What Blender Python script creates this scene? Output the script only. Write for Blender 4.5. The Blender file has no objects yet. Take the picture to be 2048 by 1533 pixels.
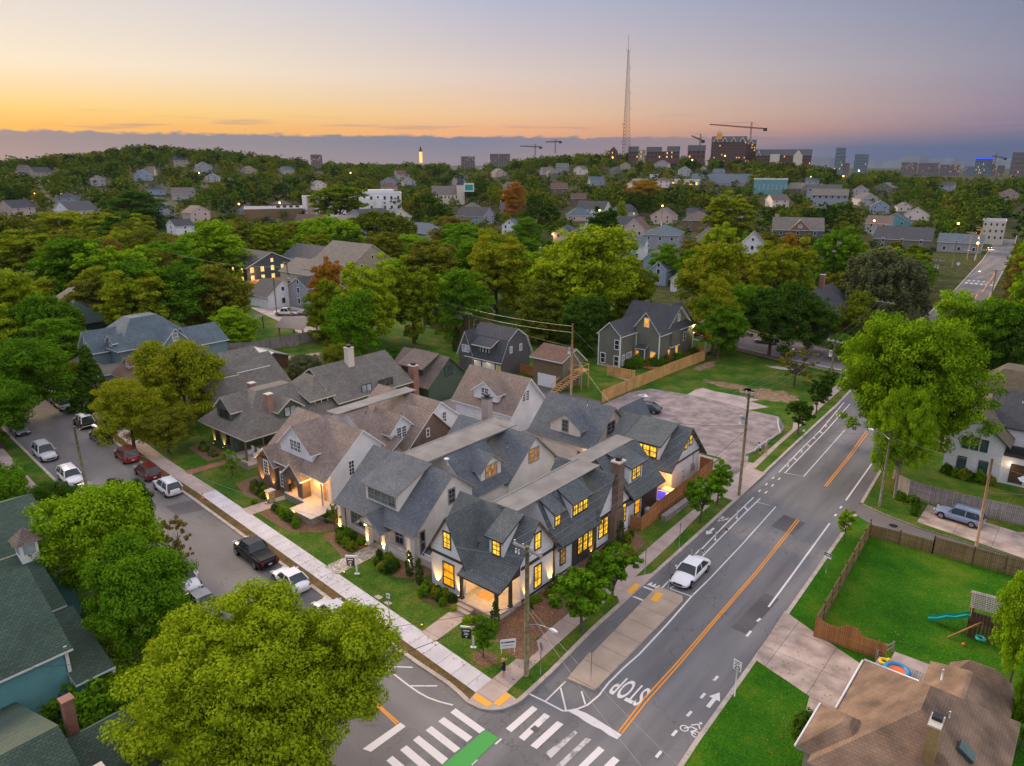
import bpy, math, random
import numpy as np
from mathutils import Vector, Matrix
R=math.radians
random.seed(7)
SC=bpy.context.scene
COL=SC.collection
# ---------------------------------------------------------------- survey: world axes run along the two streets
F=1450.0;CXp=1024.0;CYp=766.0;CH=36.0
PIT=math.atan(440.0/F);sp,cp=math.sin(PIT),math.cos(PIT)
TH=R(39.9);c_,s_=math.cos(TH),math.sin(TH)
CAM=(41.946549,-39.044267,CH)
def ray(px,py):
    u=(px-CXp)/F;v=(py-CYp)/F
    X,Y,Z=(u,cp-v*sp,-(sp+v*cp))
    return (c_*X-s_*Y,s_*X+c_*Y,Z)
def G(px,py,z=0.0):
    r=ray(px,py);t=(z-CH)/r[2]
    return (CAM[0]+r[0]*t,CAM[1]+r[1]*t)
def proj(x,y,z):
    dx,dy=x-CAM[0],y-CAM[1];X=c_*dx+s_*dy;Y=-s_*dx+c_*dy
    d=Y*cp-(z-CH)*sp
    if d<1:return None
    return (CXp+F*X/d,CYp+F*(-(z-CH)*cp-Y*sp)/d,d)
def polar(px,dist):   # ground point in the bearing of a picture column at a distance
    u=(px-CXp)/F;X,Y=u,cp*1.0
    a=math.atan2(u,math.hypot(1,0)*1.045)
    X=math.sin(a)*dist;Y=math.cos(a)*dist
    return (CAM[0]+c_*X-s_*Y,CAM[1]+s_*X+c_*Y)
def sstep(a,b,x):
    t=min(1,max(0,(x-a)/(b-a)));return t*t*(3-2*t)
RP=[(-900,18),(0,24),(150,33),(280,42),(450,37),(600,26),(720,19),(850,19),(1000,24),(1150,33),(1280,33),(1400,27),(1500,24),(1600,21),(1680,12),(1800,9),(2048,8),(3000,8)]
def terr(x,y):
    dx,dy=x-CAM[0],y-CAM[1];X=c_*dx+s_*dy;Y=-s_*dx+c_*dy
    r=math.hypot(X,Y)
    if r<420: return 0.0
    if Y<=1: px=-900 if X<0 else 3000
    else: px=CXp+F*1.045*X/Y
    h=RP[0][1] if px<=RP[0][0] else RP[-1][1]
    for i in range(len(RP)-1):
        if RP[i][0]<=px<=RP[i+1][0]:
            t=(px-RP[i][0])/(RP[i+1][0]-RP[i][0]);h=RP[i][1]*(1-t)+RP[i+1][1]*t
    k=sstep(420,1050,r)
    hh=h*k
    if r>1150: hh*=1-0.75*sstep(1150,1900,r)
    return hh-0.0
def T(px,py):          # first hit of a picture ray with the terrain
    r=ray(px,py);t=60.0
    while t<4000:
        x=CAM[0]+r[0]*t;y=CAM[1]+r[1]*t;z=CH+r[2]*t
        if z<=terr(x,y): return (x,y,terr(x,y))
        t+=4
    return (x,y,terr(x,y))
YAWCAM=TH
# ---------------------------------------------------------------- object helpers
def tag(o,label=None,cat=None,group=None,kind=None):
    if label:o['label']=label
    if cat:o['category']=cat
    if group:o['group']=group
    if kind:o['kind']=kind
    return o
def empty(name,loc=(0,0,0),rz=0.0,label=None,cat=None,group=None):
    o=bpy.data.objects.new(name,None);COL.objects.link(o)
    o.location=loc if len(loc)==3 else (loc[0],loc[1],0);o.rotation_euler=(0,0,rz);o.empty_display_size=.3
    return tag(o,label,cat,group)
def copy_tree(o,loc=None,rz=None,label=None,parent=None,scale=None,group=None,cat=None):
    c=o.copy();COL.objects.link(c);c.parent=parent
    if loc is not None:c.location=loc
    if rz is not None:c.rotation_euler=(0,0,rz)
    if scale is not None:c.scale=scale
    if label:c['label']=label
    if group:c['group']=group
    if cat:c['category']=cat
    for ch in o.children: copy_tree(ch,parent=c)
    return c
class MB:
    def __init__(s): s.v=[];s.f=[];s.m=[];s.mats=[];s.sm=[]
    def mi(s,mat):
        if mat not in s.mats:s.mats.append(mat)
        return s.mats.index(mat)
    def poly(s,pts,mat,smooth=False):
        n=len(s.v);s.v+=[tuple(p) for p in pts];s.f.append(tuple(range(n,n+len(pts))));s.m.append(s.mi(mat));s.sm.append(smooth);return s
    def box(s,x0,x1,y0,y1,z0,z1,mat,bottom=True):
        n=len(s.v);s.v+=[(x0,y0,z0),(x1,y0,z0),(x1,y1,z0),(x0,y1,z0),(x0,y0,z1),(x1,y0,z1),(x1,y1,z1),(x0,y1,z1)]
        fs=[(0,1,5,4),(1,2,6,5),(2,3,7,6),(3,0,4,7),(4,5,6,7)]
        if bottom:fs.append((3,2,1,0))
        for f in fs:s.f.append(tuple(n+i for i in f));s.m.append(s.mi(mat));s.sm.append(False)
        return s
    def beam(s,p,q,w,h,mat):            # rectangular bar between two points
        p,q=Vector(p),Vector(q);d=(q-p).normalized();u=d.cross(Vector((0,0,1)))
        if u.length<1e-3:u=Vector((1,0,0))
        u.normalize();v=u.cross(d).normalized();n=len(s.v)
        for e in (p,q):
            for a,b in((-1,-1),(1,-1),(1,1),(-1,1)): s.v.append(tuple(e+u*a*w/2+v*b*h/2))
        for f in((0,1,2,3),(7,6,5,4),(0,4,5,1),(1,5,6,2),(2,6,7,3),(3,7,4,0)):s.f.append(tuple(n+i for i in f));s.m.append(s.mi(mat));s.sm.append(False)
        return s
    def tube(s,pts,rad,mat,n=8,cap=True):
        pts=[Vector(p) for p in pts];rs=rad if isinstance(rad,(list,tuple)) else [rad]*len(pts)
        base=len(s.v)
        for i,p in enumerate(pts):
            d=(pts[min(i+1,len(pts)-1)]-pts[max(i-1,0)]).normalized()
            u=d.cross(Vector((0,0,1)))
            if u.length<1e-2:u=d.cross(Vector((1,0,0)))
            u.normalize();v=d.cross(u)
            for k in range(n):
                a=2*math.pi*k/n;s.v.append(tuple(p+(u*math.cos(a)+v*math.sin(a))*rs[i]))
        for i in range(len(pts)-1):
            for k in range(n):
                s.f.append((base+i*n+k,base+i*n+(k+1)%n,base+(i+1)*n+(k+1)%n,base+(i+1)*n+k));s.m.append(s.mi(mat));s.sm.append(n>4)
        if cap:
            for b,rev in((base,True),(base+(len(pts)-1)*n,False)):
                f=tuple(range(b,b+n));s.f.append(f[::-1] if not rev else f);s.m.append(s.mi(mat));s.sm.append(False)
        return s
    def slab(s,pts,th,top,side):        # top polygon with thickness straight down
        s.poly(pts,top);lo=[(p[0],p[1],p[2]-th) for p in pts]
        n=len(pts)
        for i in range(n):
            j=(i+1)%n;s.poly([lo[i],lo[j],pts[j],pts[i]],side)
        s.poly(lo[::-1],side);return s
    def sphere(s,c,r,mat,nu=10,nv=6,sz=1.0):
        base=len(s.v)
        for i in range(nv+1):
            t=math.pi*i/nv
            for k in range(nu):
                a=2*math.pi*k/nu;s.v.append((c[0]+r*math.sin(t)*math.cos(a),c[1]+r*math.sin(t)*math.sin(a),c[2]+r*sz*math.cos(t)))
        for i in range(nv):
            for k in range(nu):
                s.f.append((base+i*nu+k,base+(i+1)*nu+k,base+(i+1)*nu+(k+1)%nu,base+i*nu+(k+1)%nu));s.m.append(s.mi(mat));s.sm.append(True)
        return s
    def build(s,name,parent=None,loc=None,rz=None,uv=True,smooth=None):
        me=bpy.data.meshes.new(name);me.from_pydata(s.v,[],s.f)
        for m in s.mats:me.materials.append(M[m] if isinstance(m,str) else m)
        me.polygons.foreach_set('material_index',s.m)
        me.polygons.foreach_set('use_smooth',[bool(x) if smooth is None else smooth for x in s.sm])
        if uv: boxuv(me)
        me.update();o=bpy.data.objects.new(name,me);COL.objects.link(o)
        if parent is not None:o.parent=parent
        if loc is not None:o.location=loc
        if rz is not None:o.rotation_euler=(0,0,rz)
        return o
def boxuv(me):
    nf=len(me.polygons)
    if not nf:return
    nl=len(me.loops);co=np.zeros(len(me.vertices)*3);me.vertices.foreach_get('co',co);co=co.reshape(-1,3)
    li=np.zeros(nl,int);me.loops.foreach_get('vertex_index',li)
    nr=np.zeros(nf*3);me.polygons.foreach_get('normal',nr);nr=nr.reshape(-1,3)
    lt=np.zeros(nf,int);me.polygons.foreach_get('loop_total',lt)
    fi=np.repeat(np.arange(nf),lt);n=nr[fi]
    t=np.stack([-n[:,1],n[:,0],np.zeros(nl)],1);L=np.linalg.norm(t,axis=1)
    flat=L<0.15;L[flat]=1;t/=L[:,None];t[flat]=(1,0,0)
    b=np.cross(n,t);b[flat]=(0,1,0)
    p=co[li];uv=np.stack([(p*t).sum(1),(p*b).sum(1)],1)
    l=me.uv_layers.new(name='UVMap');l.data.foreach_set('uv',uv.ravel())
# ---------------------------------------------------------------- materials
M={}
def newmat(name):
    m=bpy.data.materials.new(name);m.use_nodes=True;nt=m.node_tree;nt.nodes.clear()
    M[name]=m;return m,nt,nt.nodes,nt.links
def mat(name,col,rough=.7,var=.25,scale=3.0,col2=None,metal=0,bump=0,coord='Object',detail=5,spec=.5,bscale=None,emit=0):
    m,nt,N,L=newmat(name)
    out=N.new('ShaderNodeOutputMaterial');b=N.new('ShaderNodeBsdfPrincipled');L.new(b.outputs[0],out.inputs[0])
    tc=N.new('ShaderNodeTexCoord');nz=N.new('ShaderNodeTexNoise');nz.inputs['Scale'].default_value=scale;nz.inputs['Detail'].default_value=detail
    L.new(tc.outputs[coord],nz.inputs['Vector'])
    cr=N.new('ShaderNodeValToRGB');L.new(nz.outputs[0],cr.inputs[0])
    c2=col2 or tuple(min(1,c*(1+var)) for c in col);c1=col if col2 else tuple(c*(1-var) for c in col)
    cr.color_ramp.elements[0].position=.35;cr.color_ramp.elements[1].position=.65
    cr.color_ramp.elements[0].color=(*c1,1);cr.color_ramp.elements[1].color=(*c2,1)
    L.new(cr.outputs[0],b.inputs['Base Color']);b.inputs['Roughness'].default_value=rough;b.inputs['Metallic'].default_value=metal
    b.inputs['Specular IOR Level'].default_value=spec
    if bump:
        bp=N.new('ShaderNodeBump');bp.inputs['Strength'].default_value=bump;bp.inputs['Distance'].default_value=.05
        n2=N.new('ShaderNodeTexNoise');n2.inputs['Scale'].default_value=bscale or scale*6;L.new(tc.outputs[coord],n2.inputs['Vector'])
        L.new(n2.outputs[0],bp.inputs['Height']);L.new(bp.outputs[0],b.inputs['Normal'])
    if emit:
        L.new(cr.outputs[0],b.inputs['Emission Color']);b.inputs['Emission Strength'].default_value=emit
    return m
def brickmat(name,c1,c2,mortar,w,h,ms=.02,rough=.85,off=.5,bump=.3,blot=.25,coord='UV'):
    m,nt,N,L=newmat(name)
    out=N.new('ShaderNodeOutputMaterial');b=N.new('ShaderNodeBsdfPrincipled');L.new(b.outputs[0],out.inputs[0])
    tc=N.new('ShaderNodeTexCoord');br=N.new('ShaderNodeTexBrick');L.new(tc.outputs[coord],br.inputs['Vector'])
    br.inputs['Scale'].default_value=1;br.inputs['Brick Width'].default_value=w;br.inputs['Row Height'].default_value=h
    br.inputs['Mortar Size'].default_value=ms;br.inputs['Mortar Smooth'].default_value=.3;br.inputs['Bias'].default_value=0;br.offset=off
    br.inputs['Color1'].default_value=(*c1,1);br.inputs['Color2'].default_value=(*c2,1);br.inputs['Mortar'].default_value=(*mortar,1)
    nz=N.new('ShaderNodeTexNoise');nz.inputs['Scale'].default_value=.6;nz.inputs['Detail'].default_value=6;L.new(tc.outputs['Object'],nz.inputs['Vector'])
    mr=N.new('ShaderNodeMapRange');mr.inputs['From Min'].default_value=.3;mr.inputs['From Max'].default_value=.7;mr.inputs['To Min'].default_value=1-blot;mr.inputs['To Max'].default_value=1+blot
    L.new(nz.outputs[0],mr.inputs[0])
    hs=N.new('ShaderNodeVectorMath');hs.operation='SCALE';L.new(br.outputs[0],hs.inputs[0]);L.new(mr.outputs[0],hs.inputs['Scale'])
    L.new(hs.outputs[0],b.inputs['Base Color']);b.inputs['Roughness'].default_value=rough
    bp=N.new('ShaderNodeBump');bp.inputs['Strength'].default_value=bump;bp.inputs['Distance'].default_value=.03;bp.invert=True
    L.new(br.outputs['Fac'],bp.inputs['Height']);L.new(bp.outputs[0],b.inputs['Normal'])
    return m
def shingle(name,c,v=.2): 
    return brickmat(name,tuple(x*(1-v) for x in c),tuple(x*(1+v) for x in c),tuple(x*.58 for x in c),.34,.19,.03,.9,.5,.35,.14)
def siding(name,c,rough=.6,h=.16,v=.05):
    return brickmat(name,c,tuple(x*(1-v) for x in c),tuple(x*.5 for x in c),5.3,h,.012,rough,.3,.35,.1)
shingle('roof_blue',(.118,.135,.155));shingle('roof_teal',(.10,.118,.122));shingle('roof_brown',(.24,.185,.155));shingle('roof_greybrown',(.16,.145,.125))
shingle('roof_dark',(.06,.065,.075));shingle('roof_brownmid',(.15,.115,.10));shingle('roof_green',(.05,.085,.06));shingle('roof_slateblue',(.10,.14,.165));shingle('roof_rust',(.15,.085,.06))
brickmat('roof_tan',(.20,.13,.085),(.17,.115,.075),(.13,.085,.06),.34,.19,.02,.9,.5,.2,.45);shingle('roof_olive',(.12,.10,.06))
siding('wall_white',(.74,.75,.78));siding('wall_offwhite',(.70,.62,.55),h=.6);siding('wall_stucco',(.76,.71,.66),h=9);siding('wall_greygreen',(.155,.16,.125));siding('wall_green',(.07,.105,.065));siding('wall_yellow',(.62,.42,.17))
siding('wall_bluegrey',(.17,.26,.29));siding('wall_teal',(.13,.33,.35));siding('wall_charcoal',(.11,.10,.105));siding('wall_tan',(.40,.33,.25));siding('wall_olive',(.20,.155,.055));siding('wall_brown',(.17,.115,.065))
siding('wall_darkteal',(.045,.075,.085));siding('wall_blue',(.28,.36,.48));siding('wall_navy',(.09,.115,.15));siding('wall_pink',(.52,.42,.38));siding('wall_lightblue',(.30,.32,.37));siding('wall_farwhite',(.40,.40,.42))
brickmat('brick_dark',(.20,.12,.085),(.14,.085,.065),(.15,.12,.10),.22,.075,.012,.9,.5,.2)
brickmat('brick_red',(.30,.10,.06),(.22,.075,.05),(.30,.22,.18),.22,.075,.012,.9,.5,.2)
brickmat('brick_pink',(.33,.155,.11),(.25,.11,.08),(.25,.2,.17),.22,.075,.012,.9,.5,.2)
brickmat('brick_buff',(.42,.26,.10),(.34,.20,.08),(.22,.15,.08),.22,.075,.012,.9,.5,.2);brickmat('brick_campus',(.13,.07,.055),(.10,.055,.045),(.15,.11,.1),.9,.35,.03,.9,.5,.2)
brickmat('stone_wall',(.42,.37,.30),(.26,.23,.19),(.10,.09,.08),.55,.24,.03,.9,.43,.5)
brickmat('retaining_block',(.36,.32,.31),(.27,.24,.23),(.10,.09,.09),.45,.2,.025,.9,.5,.5)
brickmat('garden_brick',(.36,.12,.07),(.26,.085,.055),(.2,.14,.1),.2,.1,.012,.9,.5,.2)
mat('trim_white',(.72,.72,.72),.5,.05);mat('trim_cream',(.62,.56,.46),.5,.06);mat('trim_dark',(.045,.042,.035),.5,.15);mat('trim_olive',(.10,.095,.075),.5,.15);mat('trim_grey',(.27,.26,.25),.5,.1)
mat('trim_bronze',(.05,.04,.03),.5,.15)
mat('membrane',(.20,.19,.18),.8,.18,.5);mat('metal_grey',(.30,.31,.32),.35,.1,metal=.8);mat('chrome',(.7,.7,.72),.2,.02,metal=.9);mat('metal_dark',(.03,.03,.032),.4,.1,metal=.5)
mat('concrete_light',(.57,.54,.56),.85,.08,1.2);mat('concrete_warm',(.42,.33,.29),.88,.14,1.0);mat('concrete_tan',(.40,.32,.25),.88,.18,.9);mat('concrete_old',(.36,.30,.29),.9,.2,.35)
mat('curb',(.42,.36,.31),.9,.15,1.5);mat('stone_cap',(.50,.45,.40),.8,.1)
brickmat('wood_pine',(.66,.39,.14),(.50,.28,.10),(.22,.12,.05),.15,60,.012,.8,0,.3,.2);brickmat('wood_cedar',(.46,.20,.065),(.34,.14,.045),(.12,.05,.02),.15,60,.012,.8,0,.3,.2);brickmat('wood_grey',(.38,.33,.31),(.27,.235,.22),(.10,.09,.085),.16,60,.016,.9,0,.3,.2);mat('wood_dark',(.10,.05,.025),.8,.3);mat('wood_pole',(.20,.17,.09),.9,.35,3.5);mat('wood_pole_tan',(.36,.22,.12),.9,.25,3.5)
brickmat('wood_olive',(.27,.18,.07),(.19,.13,.05),(.07,.05,.02),.15,60,.014,.9,0,.3,.2)
mat('bark',(.085,.065,.045),.95,.35,4);mat('bark_pale',(.19,.165,.13),.95,.35,4)
mat('mulch',(.11,.055,.033),1,.5,7,col2=(.24,.13,.08));mat('dirt',(.17,.10,.055),1,.3,1.2,col2=(.30,.20,.12))
mat('black_rubber',(.015,.015,.015),.8,.2);mat('rim_metal',(.32,.32,.33),.35,.1,metal=.7);mat('black_paint',(.006,.006,.007),.25,.1,spec=.35)
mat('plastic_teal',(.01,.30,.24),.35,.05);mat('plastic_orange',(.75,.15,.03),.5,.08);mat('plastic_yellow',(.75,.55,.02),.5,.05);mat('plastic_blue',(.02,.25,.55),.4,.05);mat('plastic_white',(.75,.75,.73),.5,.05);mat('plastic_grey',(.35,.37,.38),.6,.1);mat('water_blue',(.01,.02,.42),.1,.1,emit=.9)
mat('plate',(.6,.6,.6),.5,.02)
mat('porcelain',(.66,.66,.66),.3,.05)
mat('sign_black',(.012,.012,.014),.5,.1);mat('sign_white',(.75,.75,.76),.5,.02);mat('sign_blue',(.05,.09,.28),.5,.02);mat('sign_green',(.0,.22,.14),.5,.02);mat('sign_grey',(.20,.20,.21),.4,.1,metal=.4)
mat('curtain',(.55,.55,.52),.9,.05)
def glass(name,c,rough=.08):
    m=mat(name,c,rough,.3,.8);return m
glass('glass_dark',(.025,.03,.035));glass('glass_green',(.05,.10,.09));glass('glass_car',(.02,.035,.04),.05);glass('glass_pale',(.33,.38,.40),.2)
def litmat(name,c,s,var=.55,sc=2.2):
    m,nt,N,L=newmat(name);out=N.new('ShaderNodeOutputMaterial');e=N.new('ShaderNodeEmission');L.new(e.outputs[0],out.inputs[0])
    tc=N.new('ShaderNodeTexCoord');nz=N.new('ShaderNodeTexNoise');nz.inputs['Scale'].default_value=sc;L.new(tc.outputs['Object'],nz.inputs['Vector'])
    mr=N.new('ShaderNodeMapRange');mr.inputs['From Min'].default_value=.3;mr.inputs['From Max'].default_value=.7;mr.inputs['To Min'].default_value=s*(1-var);mr.inputs['To Max'].default_value=s*(1+var*.4);L.new(nz.outputs[0],mr.inputs[0])
    e.inputs['Color'].default_value=(*c,1)
    wv=N.new('ShaderNodeTexWave');wv.inputs['Scale'].default_value=2.3;wv.inputs['Distortion'].default_value=2.5;wv.bands_direction='DIAGONAL';L.new(tc.outputs['Object'],wv.inputs['Vector'])
    w2=N.new('ShaderNodeMath');w2.operation='MULTIPLY_ADD';L.new(wv.outputs['Fac'],w2.inputs[0]);w2.inputs[1].default_value=.35;w2.inputs[2].default_value=.75
    w3=N.new('ShaderNodeMath');w3.operation='MULTIPLY';L.new(w2.outputs[0],w3.inputs[0]);L.new(mr.outputs[0],w3.inputs[1]);L.new(w3.outputs[0],e.inputs['Strength']);return m
litmat('lit_yellow',(1,.56,.045),1.05,.8,1.5);litmat('lit_amber',(1,.40,.02),.85);litmat('lit_far',(1,.5,.12),1.5,.6);litmat('lamp_warm',(1,.55,.15),6,.1);litmat('lamp_orange',(1,.36,.08),14,.1);litmat('lamp_red',(1,.05,.02),1.2,.1);litmat('lamp_white',(1,.85,.6),5,.1)
litmat('lit_dim',(1,.45,.12),.35,.7,3);litmat('fire',(1,.42,.06),6,.4,6);litmat('lit_cool',(.5,.75,1),.35,.5)
def paint(name,c,rough=.28):
    m,nt,N,L=newmat(name);out=N.new('ShaderNodeOutputMaterial');b=N.new('ShaderNodeBsdfPrincipled');L.new(b.outputs[0],out.inputs[0])
    b.inputs['Base Color'].default_value=(*c,1);b.inputs['Roughness'].default_value=rough;b.inputs['Coat Weight'].default_value=.5;b.inputs['Coat Roughness'].default_value=.08
    return m
paint('car_white',(.72,.72,.74));paint('car_grey',(.17,.18,.21));paint('car_silver',(.50,.51,.53));paint('car_red',(.26,.02,.012));paint('car_maroon',(.14,.014,.012));paint('car_black',(.012,.012,.012));paint('car_blue',(.24,.30,.42));paint('car_tan',(.42,.36,.24));paint('car_lightblue',(.5,.6,.65))
mat('tail_red',(.28,.008,.008),.3,.05);mat('head_lamp',(.7,.7,.7),.2,.05)
mat('skin',(.55,.30,.21),.6,.05);mat('hair_blonde',(.48,.29,.12),.6,.25,20);mat('cloth_black',(.012,.012,.014),.8,.2);mat('cloth_white',(.6,.62,.66),.8,.08);mat('hair_dark',(.03,.02,.015),.7,.2);mat('cloth_beige',(.42,.30,.25),.8,.1)
def leafmat(name,c1,c2,c3=None,trans=.18,iv=.42,ns=.35,obj=.42):
    m,nt,N,L=newmat(name);out=N.new('ShaderNodeOutputMaterial')
    oi=N.new('ShaderNodeObjectInfo');ge=N.new('ShaderNodeNewGeometry')
    tc=N.new('ShaderNodeTexCoord');nz=N.new('ShaderNodeTexNoise');nz.inputs['Scale'].default_value=ns;nz.inputs['Detail'].default_value=3;L.new(tc.outputs['Object'],nz.inputs['Vector'])
    ad=N.new('ShaderNodeMath');ad.operation='MULTIPLY_ADD';L.new(ge.outputs['Random Per Island'],ad.inputs[0]);ad.inputs[1].default_value=iv;L.new(nz.outputs[0],ad.inputs[2])
    a2=N.new('ShaderNodeMath');a2.operation='MULTIPLY_ADD';L.new(oi.outputs['Random'],a2.inputs[0]);a2.inputs[1].default_value=obj;L.new(ad.outputs[0],a2.inputs[2])
    cr=N.new('ShaderNodeValToRGB');L.new(a2.outputs[0],cr.inputs[0]);el=cr.color_ramp.elements
    el[0].position=.45;el[0].color=(*c1,1);el[1].position=1.1 if 0 else .98;el[1].color=(*c2,1)
    if c3:
        e=el.new(.78);e.color=(*c2,1);el[2].color=(*c3,1)
    d=N.new('ShaderNodeBsdfDiffuse');t=N.new('ShaderNodeBsdfTranslucent');mx=N.new('ShaderNodeMixShader');mx.inputs[0].default_value=trans
    L.new(cr.outputs[0],d.inputs[0]);L.new(cr.outputs[0],t.inputs[0]);L.new(d.outputs[0],mx.inputs[1]);L.new(t.outputs[0],mx.inputs[2]);L.new(mx.outputs[0],out.inputs[0]);return m
leafmat('leaf_green',(.035,.095,.006),(.12,.25,.010));leafmat('leaf_yellow',(.08,.125,.005),(.27,.36,.012));leafmat('leaf_dark',(.018,.05,.008),(.06,.125,.012));leafmat('leaf_olive',(.045,.07,.007),(.14,.19,.012),(.18,.19,.014));leafmat('leaf_orange',(.11,.11,.008),(.26,.20,.015),(.36,.16,.02))
leafmat('leaf_grey',(.06,.075,.03),(.15,.17,.07));leafmat('leaf_lime',(.075,.155,.005),(.24,.40,.012));leafmat('leaf_rust',(.06,.075,.012),(.16,.16,.02),(.20,.15,.025));leafmat('wood_a',(.06,.105,.010),(.13,.18,.014),None,.12,.2,.05,0);leafmat('wood_b',(.022,.05,.008),(.055,.095,.012),None,.12,.2,.05,0);leafmat('wood_c',(.12,.14,.010),(.22,.22,.014),None,.12,.2,.05,0);leafmat('wood_d',(.09,.10,.014),(.17,.16,.018),None,.12,.2,.05,0);leafmat('wood_e',(.07,.13,.010),(.15,.23,.012),None,.12,.2,.05,0);leafmat('leaf_wood',(.04,.07,.008),(.12,.155,.012),(.16,.17,.014));leafmat('leaf_mixed',(.05,.10,.005),(.17,.25,.009),(.25,.27,.012))
# grass / asphalt / paving
def grass(name,c1,c2,c3,s=.25,fine=7):
    m,nt,N,L=newmat(name);out=N.new('ShaderNodeOutputMaterial');b=N.new('ShaderNodeBsdfPrincipled');L.new(b.outputs[0],out.inputs[0])
    b.inputs['Roughness'].default_value=.95;b.inputs['Specular IOR Level'].default_value=.1
    ge=N.new('ShaderNodeNewGeometry')
    n1=N.new('ShaderNodeTexNoise');n1.inputs['Scale'].default_value=s;n1.inputs['Detail'].default_value=6;n1.inputs['Roughness'].default_value=.65;L.new(ge.outputs['Position'],n1.inputs['Vector'])
    n2=N.new('ShaderNodeTexNoise');n2.inputs['Scale'].default_value=fine;n2.inputs['Detail'].default_value=3;L.new(ge.outputs['Position'],n2.inputs['Vector'])
    n3=N.new('ShaderNodeMath');n3.operation='MULTIPLY_ADD';L.new(n2.outputs[0],n3.inputs[0]);n3.inputs[1].default_value=.62;L.new(n1.outputs[0],n3.inputs[2])
    cr=N.new('ShaderNodeValToRGB');L.new(n3.outputs[0],cr.inputs[0]);el=cr.color_ramp.elements
    el[0].position=.6;el[0].color=(*c1,1);el[1].position=.98;el[1].color=(*c3,1);e=el.new(.80);e.color=(*c2,1)
    L.new(cr.outputs[0],b.inputs['Base Color'])
    bp=N.new('ShaderNodeBump');bp.inputs['Strength'].default_value=.9;bp.inputs['Distance'].default_value=.12;L.new(n2.outputs[0],bp.inputs['Height']);L.new(bp.outputs[0],b.inputs['Normal'])
grass('grass_lawn',(.026,.078,.006),(.05,.125,.009),(.16,.15,.03));grass('grass_dull',(.02,.035,.006),(.045,.06,.012),(.10,.085,.03),.4)
grass('grass_bright',(.014,.075,.002),(.03,.135,.003),(.10,.16,.010),.16)
grass('ground_far',(.02,.035,.008),(.045,.05,.015),(.08,.07,.03),.05,.8);grass('verge_dry',(.055,.07,.01),(.13,.085,.035),(.19,.12,.06),.7)
def asphalt(name,c,cracks=True):
    m,nt,N,L=newmat(name);out=N.new('ShaderNodeOutputMaterial');b=N.new('ShaderNodeBsdfPrincipled');L.new(b.outputs[0],out.inputs[0])
    ge=N.new('ShaderNodeNewGeometry');mp=N.new('ShaderNodeMapping');mp.inputs['Scale'].default_value=(.55,.06,1) if name=='asphalt_main' else (.1,.25,1);L.new(ge.outputs['Position'],mp.inputs['Vector'])
    n1=N.new('ShaderNodeTexNoise');n1.inputs['Scale'].default_value=.9;n1.inputs['Detail'].default_value=5;L.new(mp.outputs[0],n1.inputs['Vector'])
    n2=N.new('ShaderNodeTexNoise');n2.inputs['Scale'].default_value=9;n2.inputs['Detail'].default_value=8;n2.inputs['Roughness'].default_value=.8;L.new(ge.outputs['Position'],n2.inputs['Vector'])
    ad=N.new('ShaderNodeMath');ad.operation='MULTIPLY_ADD';L.new(n2.outputs[0],ad.inputs[0]);ad.inputs[1].default_value=.5;L.new(n1.outputs[0],ad.inputs[2])
    cr=N.new('ShaderNodeValToRGB');L.new(ad.outputs[0],cr.inputs[0]);el=cr.color_ramp.elements
    el[0].position=.5;el[0].color=(*[x*.62 for x in c],1);el[1].position=.98;el[1].color=(*[x*1.36 for x in c],1)
    col=cr.outputs[0]
    if cracks:
        vo=N.new('ShaderNodeTexVoronoi');vo.feature='DISTANCE_TO_EDGE';vo.inputs['Scale'].default_value=.11
        nn=N.new('ShaderNodeTexNoise');nn.inputs['Scale'].default_value=.8;nn.inputs['Detail'].default_value=6;L.new(ge.outputs['Position'],nn.inputs['Vector'])
        vm=N.new('ShaderNodeVectorMath');vm.operation='MULTIPLY_ADD';L.new(nn.outputs['Color'],vm.inputs[0]);vm.inputs[1].default_value=(3,3,3);L.new(ge.outputs['Position'],vm.inputs[2]);L.new(vm.outputs[0],vo.inputs['Vector'])
        st=N.new('ShaderNodeMapRange');st.inputs['From Min'].default_value=.0;st.inputs['From Max'].default_value=.006;st.inputs['To Min'].default_value=.6;st.inputs['To Max'].default_value=1;L.new(vo.outputs['Distance'],st.inputs[0])
        sc=N.new('ShaderNodeVectorMath');sc.operation='SCALE';L.new(col,sc.inputs[0]);L.new(st.outputs[0],sc.inputs['Scale']);col=sc.outputs[0]
    L.new(col,b.inputs['Base Color']);b.inputs['Roughness'].default_value=.85
asphalt('asphalt_main',(.150,.146,.148));asphalt('asphalt_side',(.162,.153,.150));asphalt('asphalt_patch',(.11,.10,.10),False);asphalt('asphalt_lane',(.14,.125,.115),False);asphalt('asphalt_far',(.18,.155,.16),False)
def roadpaint(name,c,wear=.5,thr=.58):
    m,nt,N,L=newmat(name);out=N.new('ShaderNodeOutputMaterial');b=N.new('ShaderNodeBsdfPrincipled');L.new(b.outputs[0],out.inputs[0]);b.inputs['Roughness'].default_value=.8
    ge=N.new('ShaderNodeNewGeometry');n=N.new('ShaderNodeTexNoise');n.inputs['Scale'].default_value=1.1;n.inputs['Detail'].default_value=12;n.inputs['Roughness'].default_value=.75;L.new(ge.outputs['Position'],n.inputs['Vector'])
    cr=N.new('ShaderNodeValToRGB');el=cr.color_ramp.elements;el[0].position=thr;el[0].color=(*c,1);el[1].position=thr+.07;el[1].color=(.2,.19,.19,1);L.new(n.outputs[0],cr.inputs[0]);L.new(cr.outputs[0],b.inputs['Base Color'])
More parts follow.
